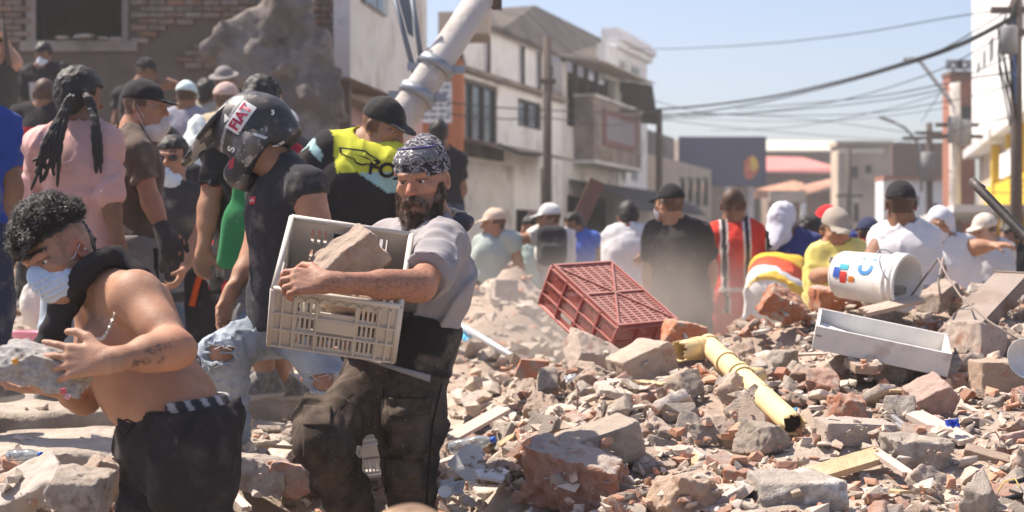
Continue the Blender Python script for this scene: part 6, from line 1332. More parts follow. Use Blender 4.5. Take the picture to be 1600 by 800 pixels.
for x in (-1, 1): S.ell(b.h(x*.034, .088, .010), (.027, .014, .019), 0, b.M); S.cone(b.h(x*.06, .075, .014), b.h(x*.082, -.01, .014), .004, .004, .006)
S.cone(b.h(-.02, .098, .014), b.h(.02, .098, .014), .005, .005, .004); link('sunglasses', S.mesh('sunglasses', 1), mat('dark glasses', (.012, .011, .012), .15, 0, 5, spec=.6), b.root)
def redblack(V, s):
    c = np.tile(np.array(BLK), (len(V), 1)).astype(np.float32); q = V-A_(s.J['nk']); u = q @ A_(s.rt); a = np.abs(u); c[(a > .075) & (a < .125) & (q[:, 2] < -.02)] = (.36, .02, .045); c[(a > .24) & (q[:, 2] > -.20+.0)] = BLK; e = np.minimum(np.linalg.norm(V-A_(s.J['sl'].lerp(s.J['el'], .64)), axis=1), np.linalg.norm(V-A_(s.J['sr'].lerp(s.J['er'], .64)), axis=1)); c[e < .055] = (.36, .02, .045); return c
b = crowd('man in a black and red jersey and shorts mostly hidden behind the helmeted man', 7.0, dict(hd=(412, 164), nk=(398, 212), pv=(376, 424), sl=(340, 238, -.06), el=(326, 322, -.10), wl=(318, 388, -.16), sr=(446, 246, .08), er=(456, 330, .1), wr=(446, 400, .05), al=(416, 594, -.1), ar=(440, 600, .2), kl=(404, 510, -.14), tl=(376, 622, -.2)), 128, (150, 10, 0), 'tan', None, .66, (.10, .10, .105), colfn=redblack, shorts=True)
crowd('man in a black shirt seen from behind, directly behind the patterned headscarf', 13.5, dict(hd=(686, 210), nk=(692, 236), sr=(716, 250), sl=(668, 250), er=(722, 296), wr=(708, 330)), 168, (172, 0, 0), 'brown', BLK, .7, (.06, .075, .11))
# --- left, up on the debris before the ruin
def pr_white(V, s):
    c = np.tile(np.array(BLK), (len(V), 1)).astype(np.float32); q = V-A_(s.J['nk']); u = q @ A_(s.rt); z = q @ A_(s.up); c[(np.abs(u) < .11) & (z < -.14) & (z > -.34) & (q @ A_(s.fw) > .02)] = (.42, .40, .40); return c
crowd('man in a black top with pale chest print and blue mask on the debris', 15.5, dict(hd=(68, 86), nk=(66, 104), pv=(72, 172, .1), sl=(44, 112), sr=(96, 110), el=(40, 138), wl=(44, 160), er=(112, 132), wr=(108, 160)), -5, (-8, 25, 0), 'brown', None, 1.9, BLK, colfn=pr_white, mask='m')
def plaid(V, s):
    c = np.tile(np.array(BLK), (len(V), 1)).astype(np.float32); q = V-A_(s.J['nk']); c[(q[:, 2] < -.16)] = (.40, .03, .04); c[(np.abs(q[:, 2]+.26) < .02)] = (.45, .25, .25); return c
crowd('bald headed person in a black and red top below the hooded man', 11.5, dict(hd=(70, 148), nk=(68, 168)), 170, (-170, 0, 0), 'brown', None, .7, BLK, 'shaved', colfn=plaid)
b = crowd('person at the left edge raising a brown stick', 12.5, dict(hd=(-8, 78), nk=(-8, 102), sr=(10, 118), er=(26, 98), wr=(12, 72), sl=(-34, 118)), 30, (40, 0, 0), 'fair', (.06, .055, .05), .6, DGR)
t = MB().tube([P(4, 30, 12.35), P(12, 90, 12.4), P(16, 112, 12.5)], [.018, .02, .018], 7).build('stick', M_wood); tag(t, 'dark brown stick held upright at the left picture edge', 'stick')
crowd('man in black with a black cap stretching out his arm on the debris', 14.5, dict(hd=(229, 112), nk=(218, 132), sl=(188, 150), sr=(236, 142), er=(262, 130), wr=(286, 136), el=(182, 190), pv=(208, 220)), 60, (75, 10, 0), 'brown', BLK, .5, BLK, 'cap', BLK)
crowd('person in a lilac grey shirt with a pale blue cap, seen from behind', 12.5, dict(hd=(292, 152), nk=(288, 172), sl=(262, 186), sr=(312, 184)), 168, (170, 10, 0), 'brown', (.30, .29, .34), .7, DGR, 'cap', (.52, .64, .66))
crowd('person in a pale olive shirt between the blue cap and the wide hat', 13.5, dict(hd=(324, 146), nk=(322, 164)), 170, (160, 0, 0), 'brown', (.32, .31, .26), .7, DGR)
crowd('person in a wide brimmed grey hat on the debris', 14.5, dict(hd=(350, 126), nk=(352, 146)), 10, (-10, 20, 0), 'brown', BLK, .9, BLK, 'hat', (.22, .20, .19))
crowd('person with a pinkish beige cap just above the helmet peak', 11.0, dict(hd=(356, 158), nk=(358, 182)), 150, (140, 0, 0), 'fair', (.40, .32, .22), .7, DGR, 'cap', (.50, .36, .32))
crowd('man with a white cap in a dark shirt between the helmet and the jersey', 10.0, dict(hd=(444, 202), nk=(452, 226), sl=(436, 240), sr=(490, 244)), 30, (-30, 10, 0), 'brown', (.07, .06, .062), .9, DGR, 'cap', (.66, .64, .63))
crowd('dark haired person just behind the man with sunglasses', 9.4, dict(hd=(256, 230), nk=(256, 262)), -20, (-40, 10, 0), 'brown', BLK, .8, BLK)
# --- right, working along the street
crowd('person in a grey green t-shirt and tan cap turned left on the dirt mound', 13.0, dict(hd=(772, 350), nk=(777, 368), pv=(758, 446), sl=(752, 380), sr=(800, 376), er=(808, 404), wr=(816, 430)), -140, (-75, 5, 0), 'tan', (.36, .41, .38), .65, DGR, 'cap', (.58, .44, .34))
b = crowd('man in a white cap with a black backpack reaching out to the left', 13.2, dict(hd=(858, 342), nk=(861, 364), pv=(876, 452), sl=(840, 368, .05), el=(816, 374), wl=(796, 384), sr=(884, 372), er=(890, 402), wr=(872, 420)), -150, (-80, 5, 0), 'tan', (.60, .57, .53), .6, (.42, .38, .33), 'cap', (.58, .57, .55))
bpk = thing('backpack', 'black backpack worn by the man in the white cap', 'backpack', P(862, 384, 13.0))
S = SDF((-.2, -.2, -.3), (.2, .2, .3), .02); S.box((0, 0, 0), (.13, .09, .17), 0, None, .07); S.box((0, -.09, -.06), (.10, .05, .08), .03, None, .04); link('pack', S.mesh('pack', 1), cloth((.03, .03, .034), .15), bpk)
S = SDF((-.2, -.1, -.2), (.2, .3, .3), .02)
for x in (-1, 1): S.cone((x*.1, .05, .14), (x*.12, .2, .12), .02, .02, .01)
link('strap', S.mesh('strap', 1), cloth((.03, .03, .034), .15), bpk)
crowd('dark haired person in a mint t-shirt behind the backpack wearer', 14.5, dict(hd=(830, 358), nk=(828, 374), sl=(810, 384), el=(800, 400), wl=(790, 396)), -40, (-60, 10, 0), 'tan', (.42, .54, .48), .6, DGR)
crowd('man in a bright blue t-shirt and white mask in front of the black shop awning', 15.0, dict(hd=(896, 352), nk=(902, 366), sl=(890, 378), sr=(926, 374), er=(930, 396), wr=(920, 418), el=(884, 396), wl=(880, 414)), -30, (-45, 15, 0), 'brown', (.045, .11, .42), .6, DGR, mask=M_whitec)
t = MB(); t.box((0, 0, 0), (.16, .035, .62), bev=.006); t = t.build('plank', mat('red brown board', (.20, .11, .08), .9, .2, 4, .3, 20), None, P(914, 326, 15.4)); t.rotation_euler = (0, R(24), 0); tag(t, 'red brown board carried upright behind the man in bright blue', 'plank')
crowd('man in a plain white t-shirt seen from behind, left of the black shirt', 12.3, dict(hd=(982, 340, .05), nk=(982, 356), pv=(966, 452, -.05), sl=(958, 368), sr=(1004, 366), er=(1016, 392), wr=(1006, 400, -.2), el=(952, 396)), 165, (175, 25, 0), 'tan', (.60, .58, .585), .62, (.40, .33, .28), hem=-.12)
crowd('broad man in a black t-shirt and dark cap seen from behind, in the dust', 9.8, dict(hd=(1046, 320), nk=(1052, 348), sl=(1026, 366, .05), sr=(1094, 364, -.02), el=(1016, 416), wl=(1010, 456), er=(1110, 418), wr=(1108, 466), pv=(1062, 478)), 170, (-140, 4, 0), 'tan', (.035, .030, .029), .75, (.05, .045, .045), 'cap', BLK, mask=M_whitec, build=1.2, hem=-.14)
def stripes(V, s):
    q = V-A_(s.J['nk']); u = q @ A_(s.rt); u = np.where(np.abs(u) > .2, .06, u); t = np.mod(u+.30, .15); c = np.tile(np.array((.52, .045, .03)), (len(V), 1)).astype(np.float32); c[(t > .048) & (t < .102)] = (.62, .56, .53); c[(t > .060) & (t < .090)] = (.03, .026, .028); c[(q[:, 2] < -.43) & (q[:, 2] > -.455) & (np.abs(u) < .12)] = (.6, .55, .52); return c
crowd('man in a red jersey with black and white stripes and red shorts, seen from behind', 10.2, dict(hd=(1146, 322), nk=(1148, 347), sl=(1120, 368), sr=(1180, 366), er=(1200, 408), wr=(1206, 438), el=(1116, 412), wl=(1124, 446), pv=(1152, 464)), 172, (160, 10, 0), 'brown', None, .60, (.50, .055, .045), 'shaved', colfn=stripes, build=1.12, shorts=True)
crowd('person in a navy shirt with a white cloth wrapped over the head', 10.8, dict(hd=(1224, 344), nk=(1232, 368), sl=(1206, 382), sr=(1266, 380), er=(1278, 420), wr=(1262, 450), el=(1204, 420)), 150, (130, 8, 0), 'brown', (.035, .045, .15), 1.2, DGR, 'hood', (.56, .56, .62), build=1.1)
def tri(V, s):
    z = (V-A_(s.J['nk'])) @ A_(s.up); c = np.tile(np.array((.60, .10, .05)), (len(V), 1)).astype(np.float32); c[z > -.22] = (.66, .42, .05); c[z < -.40] = (.66, .42, .05); return c
crowd('bending person in a red and yellow shirt and white trousers beside the striped jersey', 9.9, dict(hd=(1236, 436, .42), nk=(1222, 412, .22), pv=(1212, 452, -.12), sl=(1206, 418, .2), sr=(1242, 418, .16), er=(1252, 452, .1), wr=(1258, 478, 0)), 175, (175, 70, 0), 'brown', None, .6, (.62, .60, .60), colfn=tri)
crowd('person in blue with a bright red cap between the navy shirt and the yellow shirt', 12.5, dict(hd=(1292, 346), nk=(1294, 366)), -40, (-70, 5, 0), 'dark', (.04, .06, .22), .7, DGR, 'cap', (.62, .03, .035))
crowd('dark haired person partly behind the yellow shirt at its left', 11.8, dict(hd=(1268, 362), nk=(1266, 382)), 120, (100, 10, 0), 'brown', (.10, .06, .045), .7, DGR)
b = crowd('man in a yellow shirt and tan cap looking down at a grey block', 9.0, dict(hd=(1306, 360), nk=(1306, 386), sl=(1280, 398), sr=(1338, 396), el=(1276, 434, -.05), wl=(1300, 424, -.25), er=(1346, 428, -.05), wr=(1330, 420, -.25), pv=(1306, 472)), 0, (4, 18, 0), 'tan', (.66, .56, .16), .62, (.5, .42, .14), 'cap', (.34, .29, .24))
t = link('concrete_block', LIB['concrete_chunk'][5], None, None, P(1318, 410, 8.68)); t.scale = (.17, .14, .15); t.rotation_euler = (0, .1, .3); tag(t, 'grey concrete block held by the man in the yellow shirt', 'rubble')
crowd('person in a red top with a navy cap behind the bucket', 12.0, dict(hd=(1356, 366), nk=(1356, 384)), 30, (-160, 0, 0), 'dark', (.45, .04, .035), .6, DGR, 'cap', NAVY)
def tank(V, s): return np.tile(np.array((.74, .73, .74)), (len(V), 1)).astype(np.float32)
crowd('man in a white sleeveless top and black cap seen from behind, beside the bucket', 8.5, dict(hd=(1407, 320), nk=(1412, 350), sl=(1380, 372, .05), sr=(1446, 372), el=(1362, 402, -.05), wl=(1388, 428, -.2), er=(1464, 420), wr=(1456, 456, -.1), pv=(1414, 462)), 160, (172, 0, 0), 'brown', (.60, .585, .59), .22, (.30, .28, .27), 'cap', BLK, build=1.12)
crowd('person with a white head cloth and white mask reaching to the right', 10.0, dict(hd=(1468, 352), nk=(1474, 374), sl=(1452, 388), sr=(1502, 384), er=(1528, 386, -.1), wr=(1550, 384, -.15), el=(1452, 422), wl=(1466, 446), pv=(1494, 462)), -10, (-25, 12, 0), 'tan', (.60, .585, .59), .6, (.2, .2, .22), 'hood', (.56, .56, .61), mask=M_whitec)
crowd('person in a beige cap and pale top at right, arm across the body', 11.3, dict(hd=(1538, 362), nk=(1546, 382), sl=(1528, 394), sr=(1570, 392), el=(1512, 402), wl=(1496, 400), er=(1574, 420), wr=(1560, 440)), -30, (-60, 10, 0), 'fair', (.50, .48, .47), .6, (.10, .12, .16), 'cap', (.58, .50, .42))
crowd('dark haired person in black at the right edge behind the black tube', 12.5, dict(hd=(1578, 374), nk=(1580, 392)), -30, (-60, 0, 0), 'brown', BLK, .6, DGR)
# someone crouching just in front of the lens: only the crown of a cap shows
b = Body('crouching person seen only as the crown of a tan cap at the bottom edge', 2.5, dict(hd=(640, 924), nk=(640, 1090), pv=(650, 1500, -.1), kl=(560, 1380, .3), kr=(720, 1380, .3), al=(570, 1640, .1), ar=(710, 1640, .1), sl=(480, 1160), sr=(800, 1160), el=(470, 1420, .1), er=(810, 1420, .1), wl=(560, 1400, .35), wr=(720, 1400, .35)), by=180, face=(180, 20, 0), skin='tan', step=.02, hstep=.012)
b.body().top(cloth(GRY), .6, -.08, .018).pants(cloth(DGR)).shoes().cap(mat('tan cap cloth', (.40, .28, .17), .9, .25, 14, .4, 90, c2=(.22, .14, .09), c2s=11, c2t=.52, fold=.6), st=.008)
# ================= crates
def slotted(mb, w, h, th, holes, put):
    """a plate w x h with oblong openings; put(x, z, t) -> point"""
    us = sorted({0, w, *[round(v, 5) for q in holes for v in q[:2]]}); zs = sorted({0, h, *[round(v, 5) for q in holes for v in q[2:]]})
    def hole(x, z): return any(q[0] < x < q[1] and q[2] < z < q[3] for q in holes)
    g = {(i, k): not hole((us[i]+us[i+1])/2, (zs[k]+zs[k+1])/2) for i in range(len(us)-1) for k in range(len(zs)-1)}
    vc = {}
    def v(i, k, t):
        if (i, k, t) not in vc: vc[(i, k, t)] = mb.bm.verts.new(put(us[i], zs[k], t))
        return vc[(i, k, t)]
    for (i, k), s in g.items():
        if not s: continue
        mb.bm.faces.new((v(i, k, 0), v(i+1, k, 0), v(i+1, k+1, 0), v(i, k+1, 0))); mb.bm.faces.new((v(i, k, th), v(i, k+1, th), v(i+1, k+1, th), v(i+1, k, th)))
        for di, dk, a, b_ in ((-1, 0, (i, k), (i, k+1)), (1, 0, (i+1, k+1), (i+1, k)), (0, -1, (i+1, k), (i, k)), (0, 1, (i, k+1), (i+1, k+1))):
            if not g.get((i+di, k+dk), False): mb.bm.faces.new((v(*a, 0), v(*b_, 0), v(*b_, th), v(*a, th)))
def slots(x0, x1, z0, z1, n, fill=.5): p = (x1-x0)/n; return [(x0+p*(i+.5-fill/2), x0+p*(i+.5+fill/2), z0, z1) for i in range(n)]
def crate(label, w, d, h, m, M, loc, style):
    root_ = thing('crate', label, 'crate', loc); root_.rotation_euler = M.to_euler(); th = .0045
    sides = [('front', w, lambda x, z, t: Vector((x-w/2, -d/2+t, z))), ('back', w, lambda x, z, t: Vector((w/2-x, d/2-t, z))), ('left', d, lambda x, z, t: Vector((-w/2+t, d/2-x, z))), ('right', d, lambda x, z, t: Vector((w/2-t, x-d/2, z)))]
    for nm, L, put in sides:
        hs = []; ribs = []; z1, z2, z3, z4, z5, z6 = [h*k for k in (.10, .30, .38, .58, .66, .84)]
        if style == 'beige':
            if nm == 'back': hs = slots(L*.16, L*.32, h*.62, h*.86, 3)+slots(L*.68, L*.84, h*.62, h*.86, 3)+slots(L*.16, L*.32, h*.28, h*.5, 3)+slots(L*.68, L*.84, h*.28, h*.5, 3)+[(L*.36, L*.64, h*.72, h*.84)]
            else:
                hs = slots(L*.19, L*.345, z1, z2, 4)+slots(L*.37, L*.66, z1, z2, 8)+slots(L*.685, L*.835, z1, z2, 4)
                for a, b_ in ((z3, z4), (z5, z6)): hs += slots(L*.19, L*.345, a, b_, 4)+slots(L*.685, L*.835, a, b_, 4)
                hs += [(L*.375, L*.655, h*.70, h*.86)]
            ribs = [(L*k-.003, L*k+.003, .004, h*.93) for k in (.085, .18, .357, .673, .85, .93)]+[(.004, L-.004, h*k-.003, h*k+.003) for k in (.04, .34, .62)]
        else:
            nb = 4 if L > .42 else 3
            for b_ in range(nb):
                a0, a1 = L*(b_+.1)/nb, L*(b_+.9)/nb
                hs += slots(a0, a1, h*.10, h*.36, 9, .55)+slots(a0, a1, h*.44, h*.66, 9, .55)
                hs += [(a0+.01, a1-.01, h*.74, h*.86)] if b_ in (1, 2) else slots(a0, a1, h*.74, h*.90, 9, .55)
            ribs = [(L*b_/nb-.004+(.005 if b_ == 0 else 0), L*b_/nb+.004-(.005 if b_ == nb else 0), .004, h*.95) for b_ in range(nb+1)]+[(.004, L-.004, h*k-.003, h*k+.003) for k in (.05, .40, .70)]
        mb = MB(); slotted(mb, L, h, th, hs, put); pn = mb.build('side_panel', m, root_)
        mb = MB()
        for i, (a, b_, c, e) in enumerate(ribs): o = -.0095-(.0015 if b_-a > e-c else 0); mb.prism([put(a, c, -.0002), put(b_, c, -.0002), put(b_, e, -.0002), put(a, e, -.0002)], put(0, 0, o)-put(0, 0, 0))
        mb.build('rib', m, pn)
        if style == 'beige' and nm == 'front':
            mb = MB(); x0, x1 = L*.36, L*.67; mb.prism([put(x0, h*.40, -.001), put(x1, h*.40, -.001), put(x1, h*.60, -.001), put(x0, h*.60, -.001)], put(0, 0, -.010)-put(0, 0, 0)); mb.build('card_holder', m, pn)
            mb = MB(); n = 12
            for i in range(n): mb.tube([put(L*(.2+.66*i/n), h*(.885 if i % 2 else .965), -.006), put(L*(.2+.66*(i+1)/n), h*(.965 if i % 2 else .885), -.006)], .0022, 4)
            mb.build('truss_rib', m, pn)
    mb = MB(); r = .011
    for (a, b_) in (((-w/2, -d/2), (w/2, -d/2)), ((w/2, -d/2), (w/2, d/2)), ((w/2, d/2), (-w/2, d/2)), ((-w/2, d/2), (-w/2, -d/2))): mb.tube([(*a, h), (*b_, h)], r*.8, 8)
    mb.build('rim', m, root_)
    for sx in (-1, 1):
        for sy in (-1, 1): MB().tube([(sx*w/2, sy*d/2, .002), (sx*w/2, sy*d/2, h)], .010, 8).build('corner_post', m, root_)
    hs = []
    if style == 'beige': 
        for k in range(5): hs += slots(.02, w-.02, d*(.06+.18*k), d*(.06+.18*k)+.035, 14)
    else:
        for k in range(7): hs += slots(.018, w-.018, d*(.03+.135*k)+.006, d*(.03+.135*k)+.112*d, 26, .56)
    mb = MB(); slotted(mb, w, d, .004, hs, lambda x, y, t: Vector((x-w/2, y-d/2, t))); bs = mb.build('base', m, root_)
    mb = MB()
    if style != 'beige':
        for a, b_ in (((-w/2, -d/2), (w/2, d/2)), ((-w/2, d/2), (w/2, -d/2)), ((0, -d/2), (0, d/2))) : mb.box((Vector((*a, 0))+Vector((*b_, 0)))/2-Vector((0, 0, .004)), ((Vector(b_)-Vector(a)).length, .008, .008), Matrix.Rotation(math.atan2(b_[1]-a[1], b_[0]-a[0]), 3, 'Z'))
        for a, b_, c in ((0, -d/2+.006, 0), (0, d/2-.006, 0)): mb.box((0, b_, -.005), (w, .012, .009))
        for x in (-w/2+.006, w/2-.006): mb.box((x, 0, -.005), (.012, d-.026, .009))
        mb.build('lattice', m, bs)
    return root_
M_beigep = mat('beige crate plastic', (.56, .51, .44), .55, .14, 9, .08, 40, dust=.4, dustc=(.50, .42, .34), spec=.35)
M_redp = mat('dusty red crate plastic', (.34, .085, .070), .65, .22, 9, .08, 40, dust=.5, dustc=(.48, .33, .28), up=True, spec=.25)
ex_ = Vector((.985, .06, -.145)).normalized(); th_ = R(38); up0 = Vector((0.10, -math.sin(th_), math.cos(th_))); Mz = basis(ex_, up0)
cw, cd, ch = .372, .345, .225; c0 = P(517, 553, 4.62)+Mz @ Vector((0, cd/2, 0))
cr = crate('beige plastic crate full of rubble carried by the bearded man', cw, cd, ch, M_beigep, Mz, c0, 'beige')
def incrate(x, y, z): return c0+Mz @ Vector((x, y, z))
t = link('brick_lump', chunk_mesh(301, (.5, .40, .34), 4, .035, .03, (.6, .9)), M_tan, None, incrate(.0, .075, .155)); t.scale = (.22, .18, .19); t.rotation_euler = (R(20), R(-38), R(15)); tag(t, 'big mortar covered brick lump standing up in the beige crate', 'rubble')
for i, (x, y, z, s_, k, lb) in enumerate([(.02, -.09, .155, .19, 'mortar_lump', 'pale mortar lump at the front of the beige crate'), (-.11, .02, .12, .15, 'concrete_chunk', 'grey chunk at the left inside the beige crate'), (.12, .04, .13, .13, 'concrete_chunk', 'grey chunk at the right inside the beige crate'), (.12, -.08, .08, .15, 'broken_brick', 'red brick fragment low in the front of the beige crate'), (-.08, -.10, .09, .17, 'concrete_chunk', 'grey chunk behind the front slots of the beige crate'), (0, 0, .06, .26, 'concrete_chunk', 'broad grey chunk on the floor of the beige crate')]):
    t = link(k, LIB[k][i], None, None, incrate(x, y, z)); t.scale = (s_, s_, s_*.8); t.rotation_euler = (i, i*.7, i*1.3); tag(t, lb, 'rubble')
u_, v_ = Vector((.28, -.35, -.26)), Vector((.268, .24, .03)); Mr = basis(u_, -u_.cross(v_)); A0 = P(863, 415, 7.35); rw, rd, rh = .54, .375, .215
ctr = A0+u_.normalized()*rw/2+(Mr @ Vector((0, 1, 0)))*rd/2*(1 if (Mr @ Vector((0, 1, 0))).dot(v_) > 0 else -1)
crate('dusty red plastic crate tipped upside down on the rubble, its slatted base up', rw, rd, rh, M_redp, Mr, ctr, 'red')
crate('grey plastic crate on the ground behind the dark trousers, between his legs', .36, .30, .2, M_beigep, basis((1, .15, .1), (0, -.2, 1)), P(586, 722, 5.75), 'beige')
# ================= drawer
W = thing('drawer', 'white wooden drawer lying open on the rubble below the bucket', 'drawer', P(1268, 544, 6.15)); Md = basis(P(1471, 587, 6.05)-P(1268, 544, 6.15), (.02, -.16, 1)); W.rotation_euler = Md.to_euler()
M_drw = mat('white drawer board', (.66, .63, .585), .6, .13, 7, .1, 20, c2=(.50, .44, .38), c2s=6, c2t=.64, dust=.22, dustc=(.52, .46, .40), up=True)
L_, d_, h_, tk = .535, .36, .095, .014
for nm, c, s_ in (('front_board', (L_/2, 0, h_/2), (L_, tk, h_)), ('back_board', (L_/2, d_, h_/2), (L_, tk, h_)), ('end_board', (tk/2, d_/2, h_/2-.002), (tk, d_-tk-.001, h_-.004)), ('end_board', (L_-tk/2, d_/2, h_/2-.002), (tk, d_-tk-.001, h_-.004)), ('bottom_board', (L_/2, d_/2, .008), (L_-2*tk-.002, d_-tk-.002, .006))): MB().box(c, s_, bev=.0015).build(nm, M_drw, W)
V = []; nx, ny = 14, 10
for j in range(ny+1):
    for i in range(nx+1):
        u, v = i/nx, j/ny; V.append((tk+.004+.30*u*(1-.35*v), tk+.01+(d_-2*tk-.02)*v, .016+.078*(1-v)**.7*(1-u)**1.3+.05*max(0, v-.55)*(1-u)))
Fq = [(j*(nx+1)+i, j*(nx+1)+i+1, (j+1)*(nx+1)+i+1, (j+1)*(nx+1)+i) for j in range(ny) for i in range(nx)]; o = link('loose_lining_sheet', raw_mesh('lining', V, Fq), mat('white lining', (.74, .73, .72), .5, .03, 4), W); so_ = o.modifiers.new('thick', 'SOLIDIFY'); so_.thickness = .003
MB().box((.018, -tk/2-.001, h_*.6), (.022, .002, .008)).build('runner_plate', M_steel, W)
# ================= bucket
ax = Vector((.70, -.70, -.10)).normalized(); Bc = P(1313, 428, 7.35); bk = thing('bucket', 'white paint bucket with coloured print lying on its side on the rubble', 'bucket', Bc); Mq = ax.to_track_quat('Z', 'Y').to_matrix(); bk.rotation_euler = Mq.to_euler()
M_bkt = mat('white bucket plastic', (.66, .64, .60), .5, .13, 6, .05, 20, c2=(.50, .43, .36), c2s=6, c2t=.63, dust=.25, dustc=(.52, .45, .38), spec=.4)
mb = MB(); mb.lathe([(.001, .012), (.108, .012), (.112, .02), (.126, .355), (.130, .358), (.130, .30), (.137, .30), (.137, .31), (.131, .315), (.133, .325), (.137, .33), (.137, .342), (.131, .346), (.137, .36), (.137, .366), (.122, .366), (.108, .022), (.001, .022)], None, 40); body_b = mb.build('bucket_body', M_bkt, bk)
mb = MB(); mb.lathe([(.001, .0), (.104, .0), (.108, .008), (.110, .0115), (.001, .0115)], None, 40); mb.build('bucket_base', M_bkt, bk)
def on_bucket(mesh, ang0, z0, m, nm, rot=0):
    for v in mesh.vertices:
        x, y = v.co.x*math.cos(rot)-v.co.y*math.sin(rot), v.co.x*math.sin(rot)+v.co.y*math.cos(rot); z = z0+y; r = .112+.014*(z-.02)/.335+.0022; a = ang0+x/r; v.co = (r*math.cos(a), r*math.sin(a), z)
    return link(nm, mesh, m, body_b)
def bang(*v): c = Mq.transposed() @ Vector(v); return math.atan2(c.y, c.x)
a0 = bang(-.1, -.92, .36); a1 = bang(-.1, -.98, .02)
on_bucket(text_mesh('U', .125, .004), a0, .20, mat('blue print', (.05, .22, .50), .6, 0, 4), 'print_letter', R(90))
for dx, dz, w_, hh, c, nm in ((-.105, .09, .055, .035, (.60, .05, .04), 'red_print'), (-.125, .05, .05, .035, (.04, .10, .42), 'blue_print'), (-.10, .135, .03, .03, (.62, .20, .03), 'orange_print'), (-.155, .085, .028, .05, (.05, .35, .42), 'teal_print')): on_bucket(grid_mesh(w_, hh, 6, 3), a1+(dx+.12)/.115, dz, mat(nm.replace('_', ' '), c, .6, 0, 4), nm)
mb = MB(); mb.tube([(.14*math.cos(t), .14*math.sin(t), .335-.12*math.sin((t-.2)/2.8*math.pi)) for t in [.2+2.8*i/24 for i in range(25)]], .0035, 6); mb.build('handle', M_steel, bk)
t = link('concrete_chunk', LIB['concrete_chunk'][7], None, None, Bc+ax*.27+Vector((0, 0, -.045))); t.scale = (.17, .15, .13); tag(t, 'grey chunk lying in the mouth of the white bucket', 'rubble')
# ================= yellow pipe
M_yp = mat('yellow pipe plastic', (.70, .53, .27), .7, .16, 6, .05, 20, dust=.30, dustc=(.58, .48, .36), spec=.35); M_in = mat('tube shade and bolt black', (.03, .025, .02), .9, .1, 5)  # near-black stands in for shade inside the tubes; also colours the bolts
def hollow(mb, a, b_, r0, r1, n=28, jag0=0, jag1=0, seed=1):
    rg = random.Random(seed); a, b_ = Vector(a), Vector(b_); t = (b_-a).normalized(); e = t.orthogonal().normalized(); g = t.cross(e); j0 = [rg.uniform(-1, 1)*jag0 for _ in range(n)]; j1 = [rg.uniform(-1, 1)*jag1 for _ in range(n)]; rings = []; z_ = [0]*n; w_ = .04/max((b_-a).length, .09); a2, b2 = a.lerp(b_, w_), b_.lerp(a, w_)
    for p, r, jj in ((a, r0, j0), (a2, r0, z_), (b2, r1, z_), (b_, r1, j1), (b_, r1-.005, j1), (b2, r1-.005, z_), (a2, r0-.005, z_), (a, r0-.005, j0)): rings.append([mb.bm.verts.new(p+t*jj[k]+(e*math.cos(2*math.pi*k/n)+g*math.sin(2*math.pi*k/n))*r) for k in range(n)])
    for A, B_ in zip(rings, rings[1:]+rings[:1]):
        for k in range(n): mb.bm.faces.new((A[k], A[(k+1) % n], B_[(k+1) % n], B_[k])).smooth = True
p0, p1 = P(1108, 541, 6.55), P(1240, 664, 5.30); dp = (p1-p0).normalized(); yp = thing('drain_pipe', 'broken pale yellow plastic drain pipe with a side branch lying on the rubble', 'pipe', p0)
mb = MB(); hollow(mb, p0-p0, p1-p0, .044, .041, jag1=.03); mb.build('pipe', M_yp, yp)
pb_ = P(1062, 549, 6.42)-p0; mb = MB(); hollow(mb, Vector((0, 0, 0)), pb_, .042, .045, jag1=.025, seed=3); mb.build('branch', M_yp, yp)
pc_ = P(1188, 582, 6.12)-p0; ps_ = dp*.55; mb = MB(); hollow(mb, ps_, ps_+Vector((.085, .05, -.005)), .036, .036, seed=5); mb.build('stub', M_yp, yp)
for t_ in (-.02, .30, .50, .56): mb = MB(); hollow(mb, dp*(t_*1.0), dp*(t_+.035), .050, .050); mb.build('coupling', M_yp, yp)
mb = MB(); hollow(mb, pb_*.30, pb_*.52, .049, .049); mb.build('coupling', M_yp, yp)
mb = MB(); d2 = (p1-p0); mb.tube([d2*.9, d2*.97], .0355, 20); mb.build('shade_plug', M_in, yp)  # solid dark plug paints the shade in the pipe mouth
# ================= steel channel, tube, bars, wires
def bar(nm, label, cat, pts, r, m, n=8): o = MB().tube([P(*p) for p in pts], r, n).build(nm, m); return tag(o, label, cat)
a, b_ = P(1538, 442, 7.25), P(1492, 520, 6.85); st = thing('steel_channel', 'rusty steel channel leaning out of the rubble at the right', 'metal beam', b_)
M_rust = mat('rusty painted steel', (.20, .155, .13), .75, .25, 5, .3, 40, c2=(.13, .075, .05), c2s=4, dust=.35, dustc=(.45, .38, .32), up=True)
ln = (P(1580, 428, 7.35)-b_); Mc = basis(ln, (.25, .35, -.9)); L2 = ln.length
for nm, c, s_ in (('web', (L2/2, 0, 0), (L2, .16, .008)), ('flange', (L2/2, .08, .035), (L2, .008, .062)), ('flange', (L2/2, -.08, .035), (L2, .008, .062)), ('end_plate', (L2+.004, 0, .03), (.008, .17, .08))): o = MB().box(c, s_, bev=.001).build(nm, M_rust, st); o.rotation_euler = Mc.to_euler()
for x in (.82, .93): o = MB().lathe([(.0001, .002), (.009, .002), (.009, -.008), (.0001, -.008)], Matrix.Translation((L2*x, -.045, .012)), 10).build('bolt', M_in, st); o.rotation_euler = Mc.to_euler()
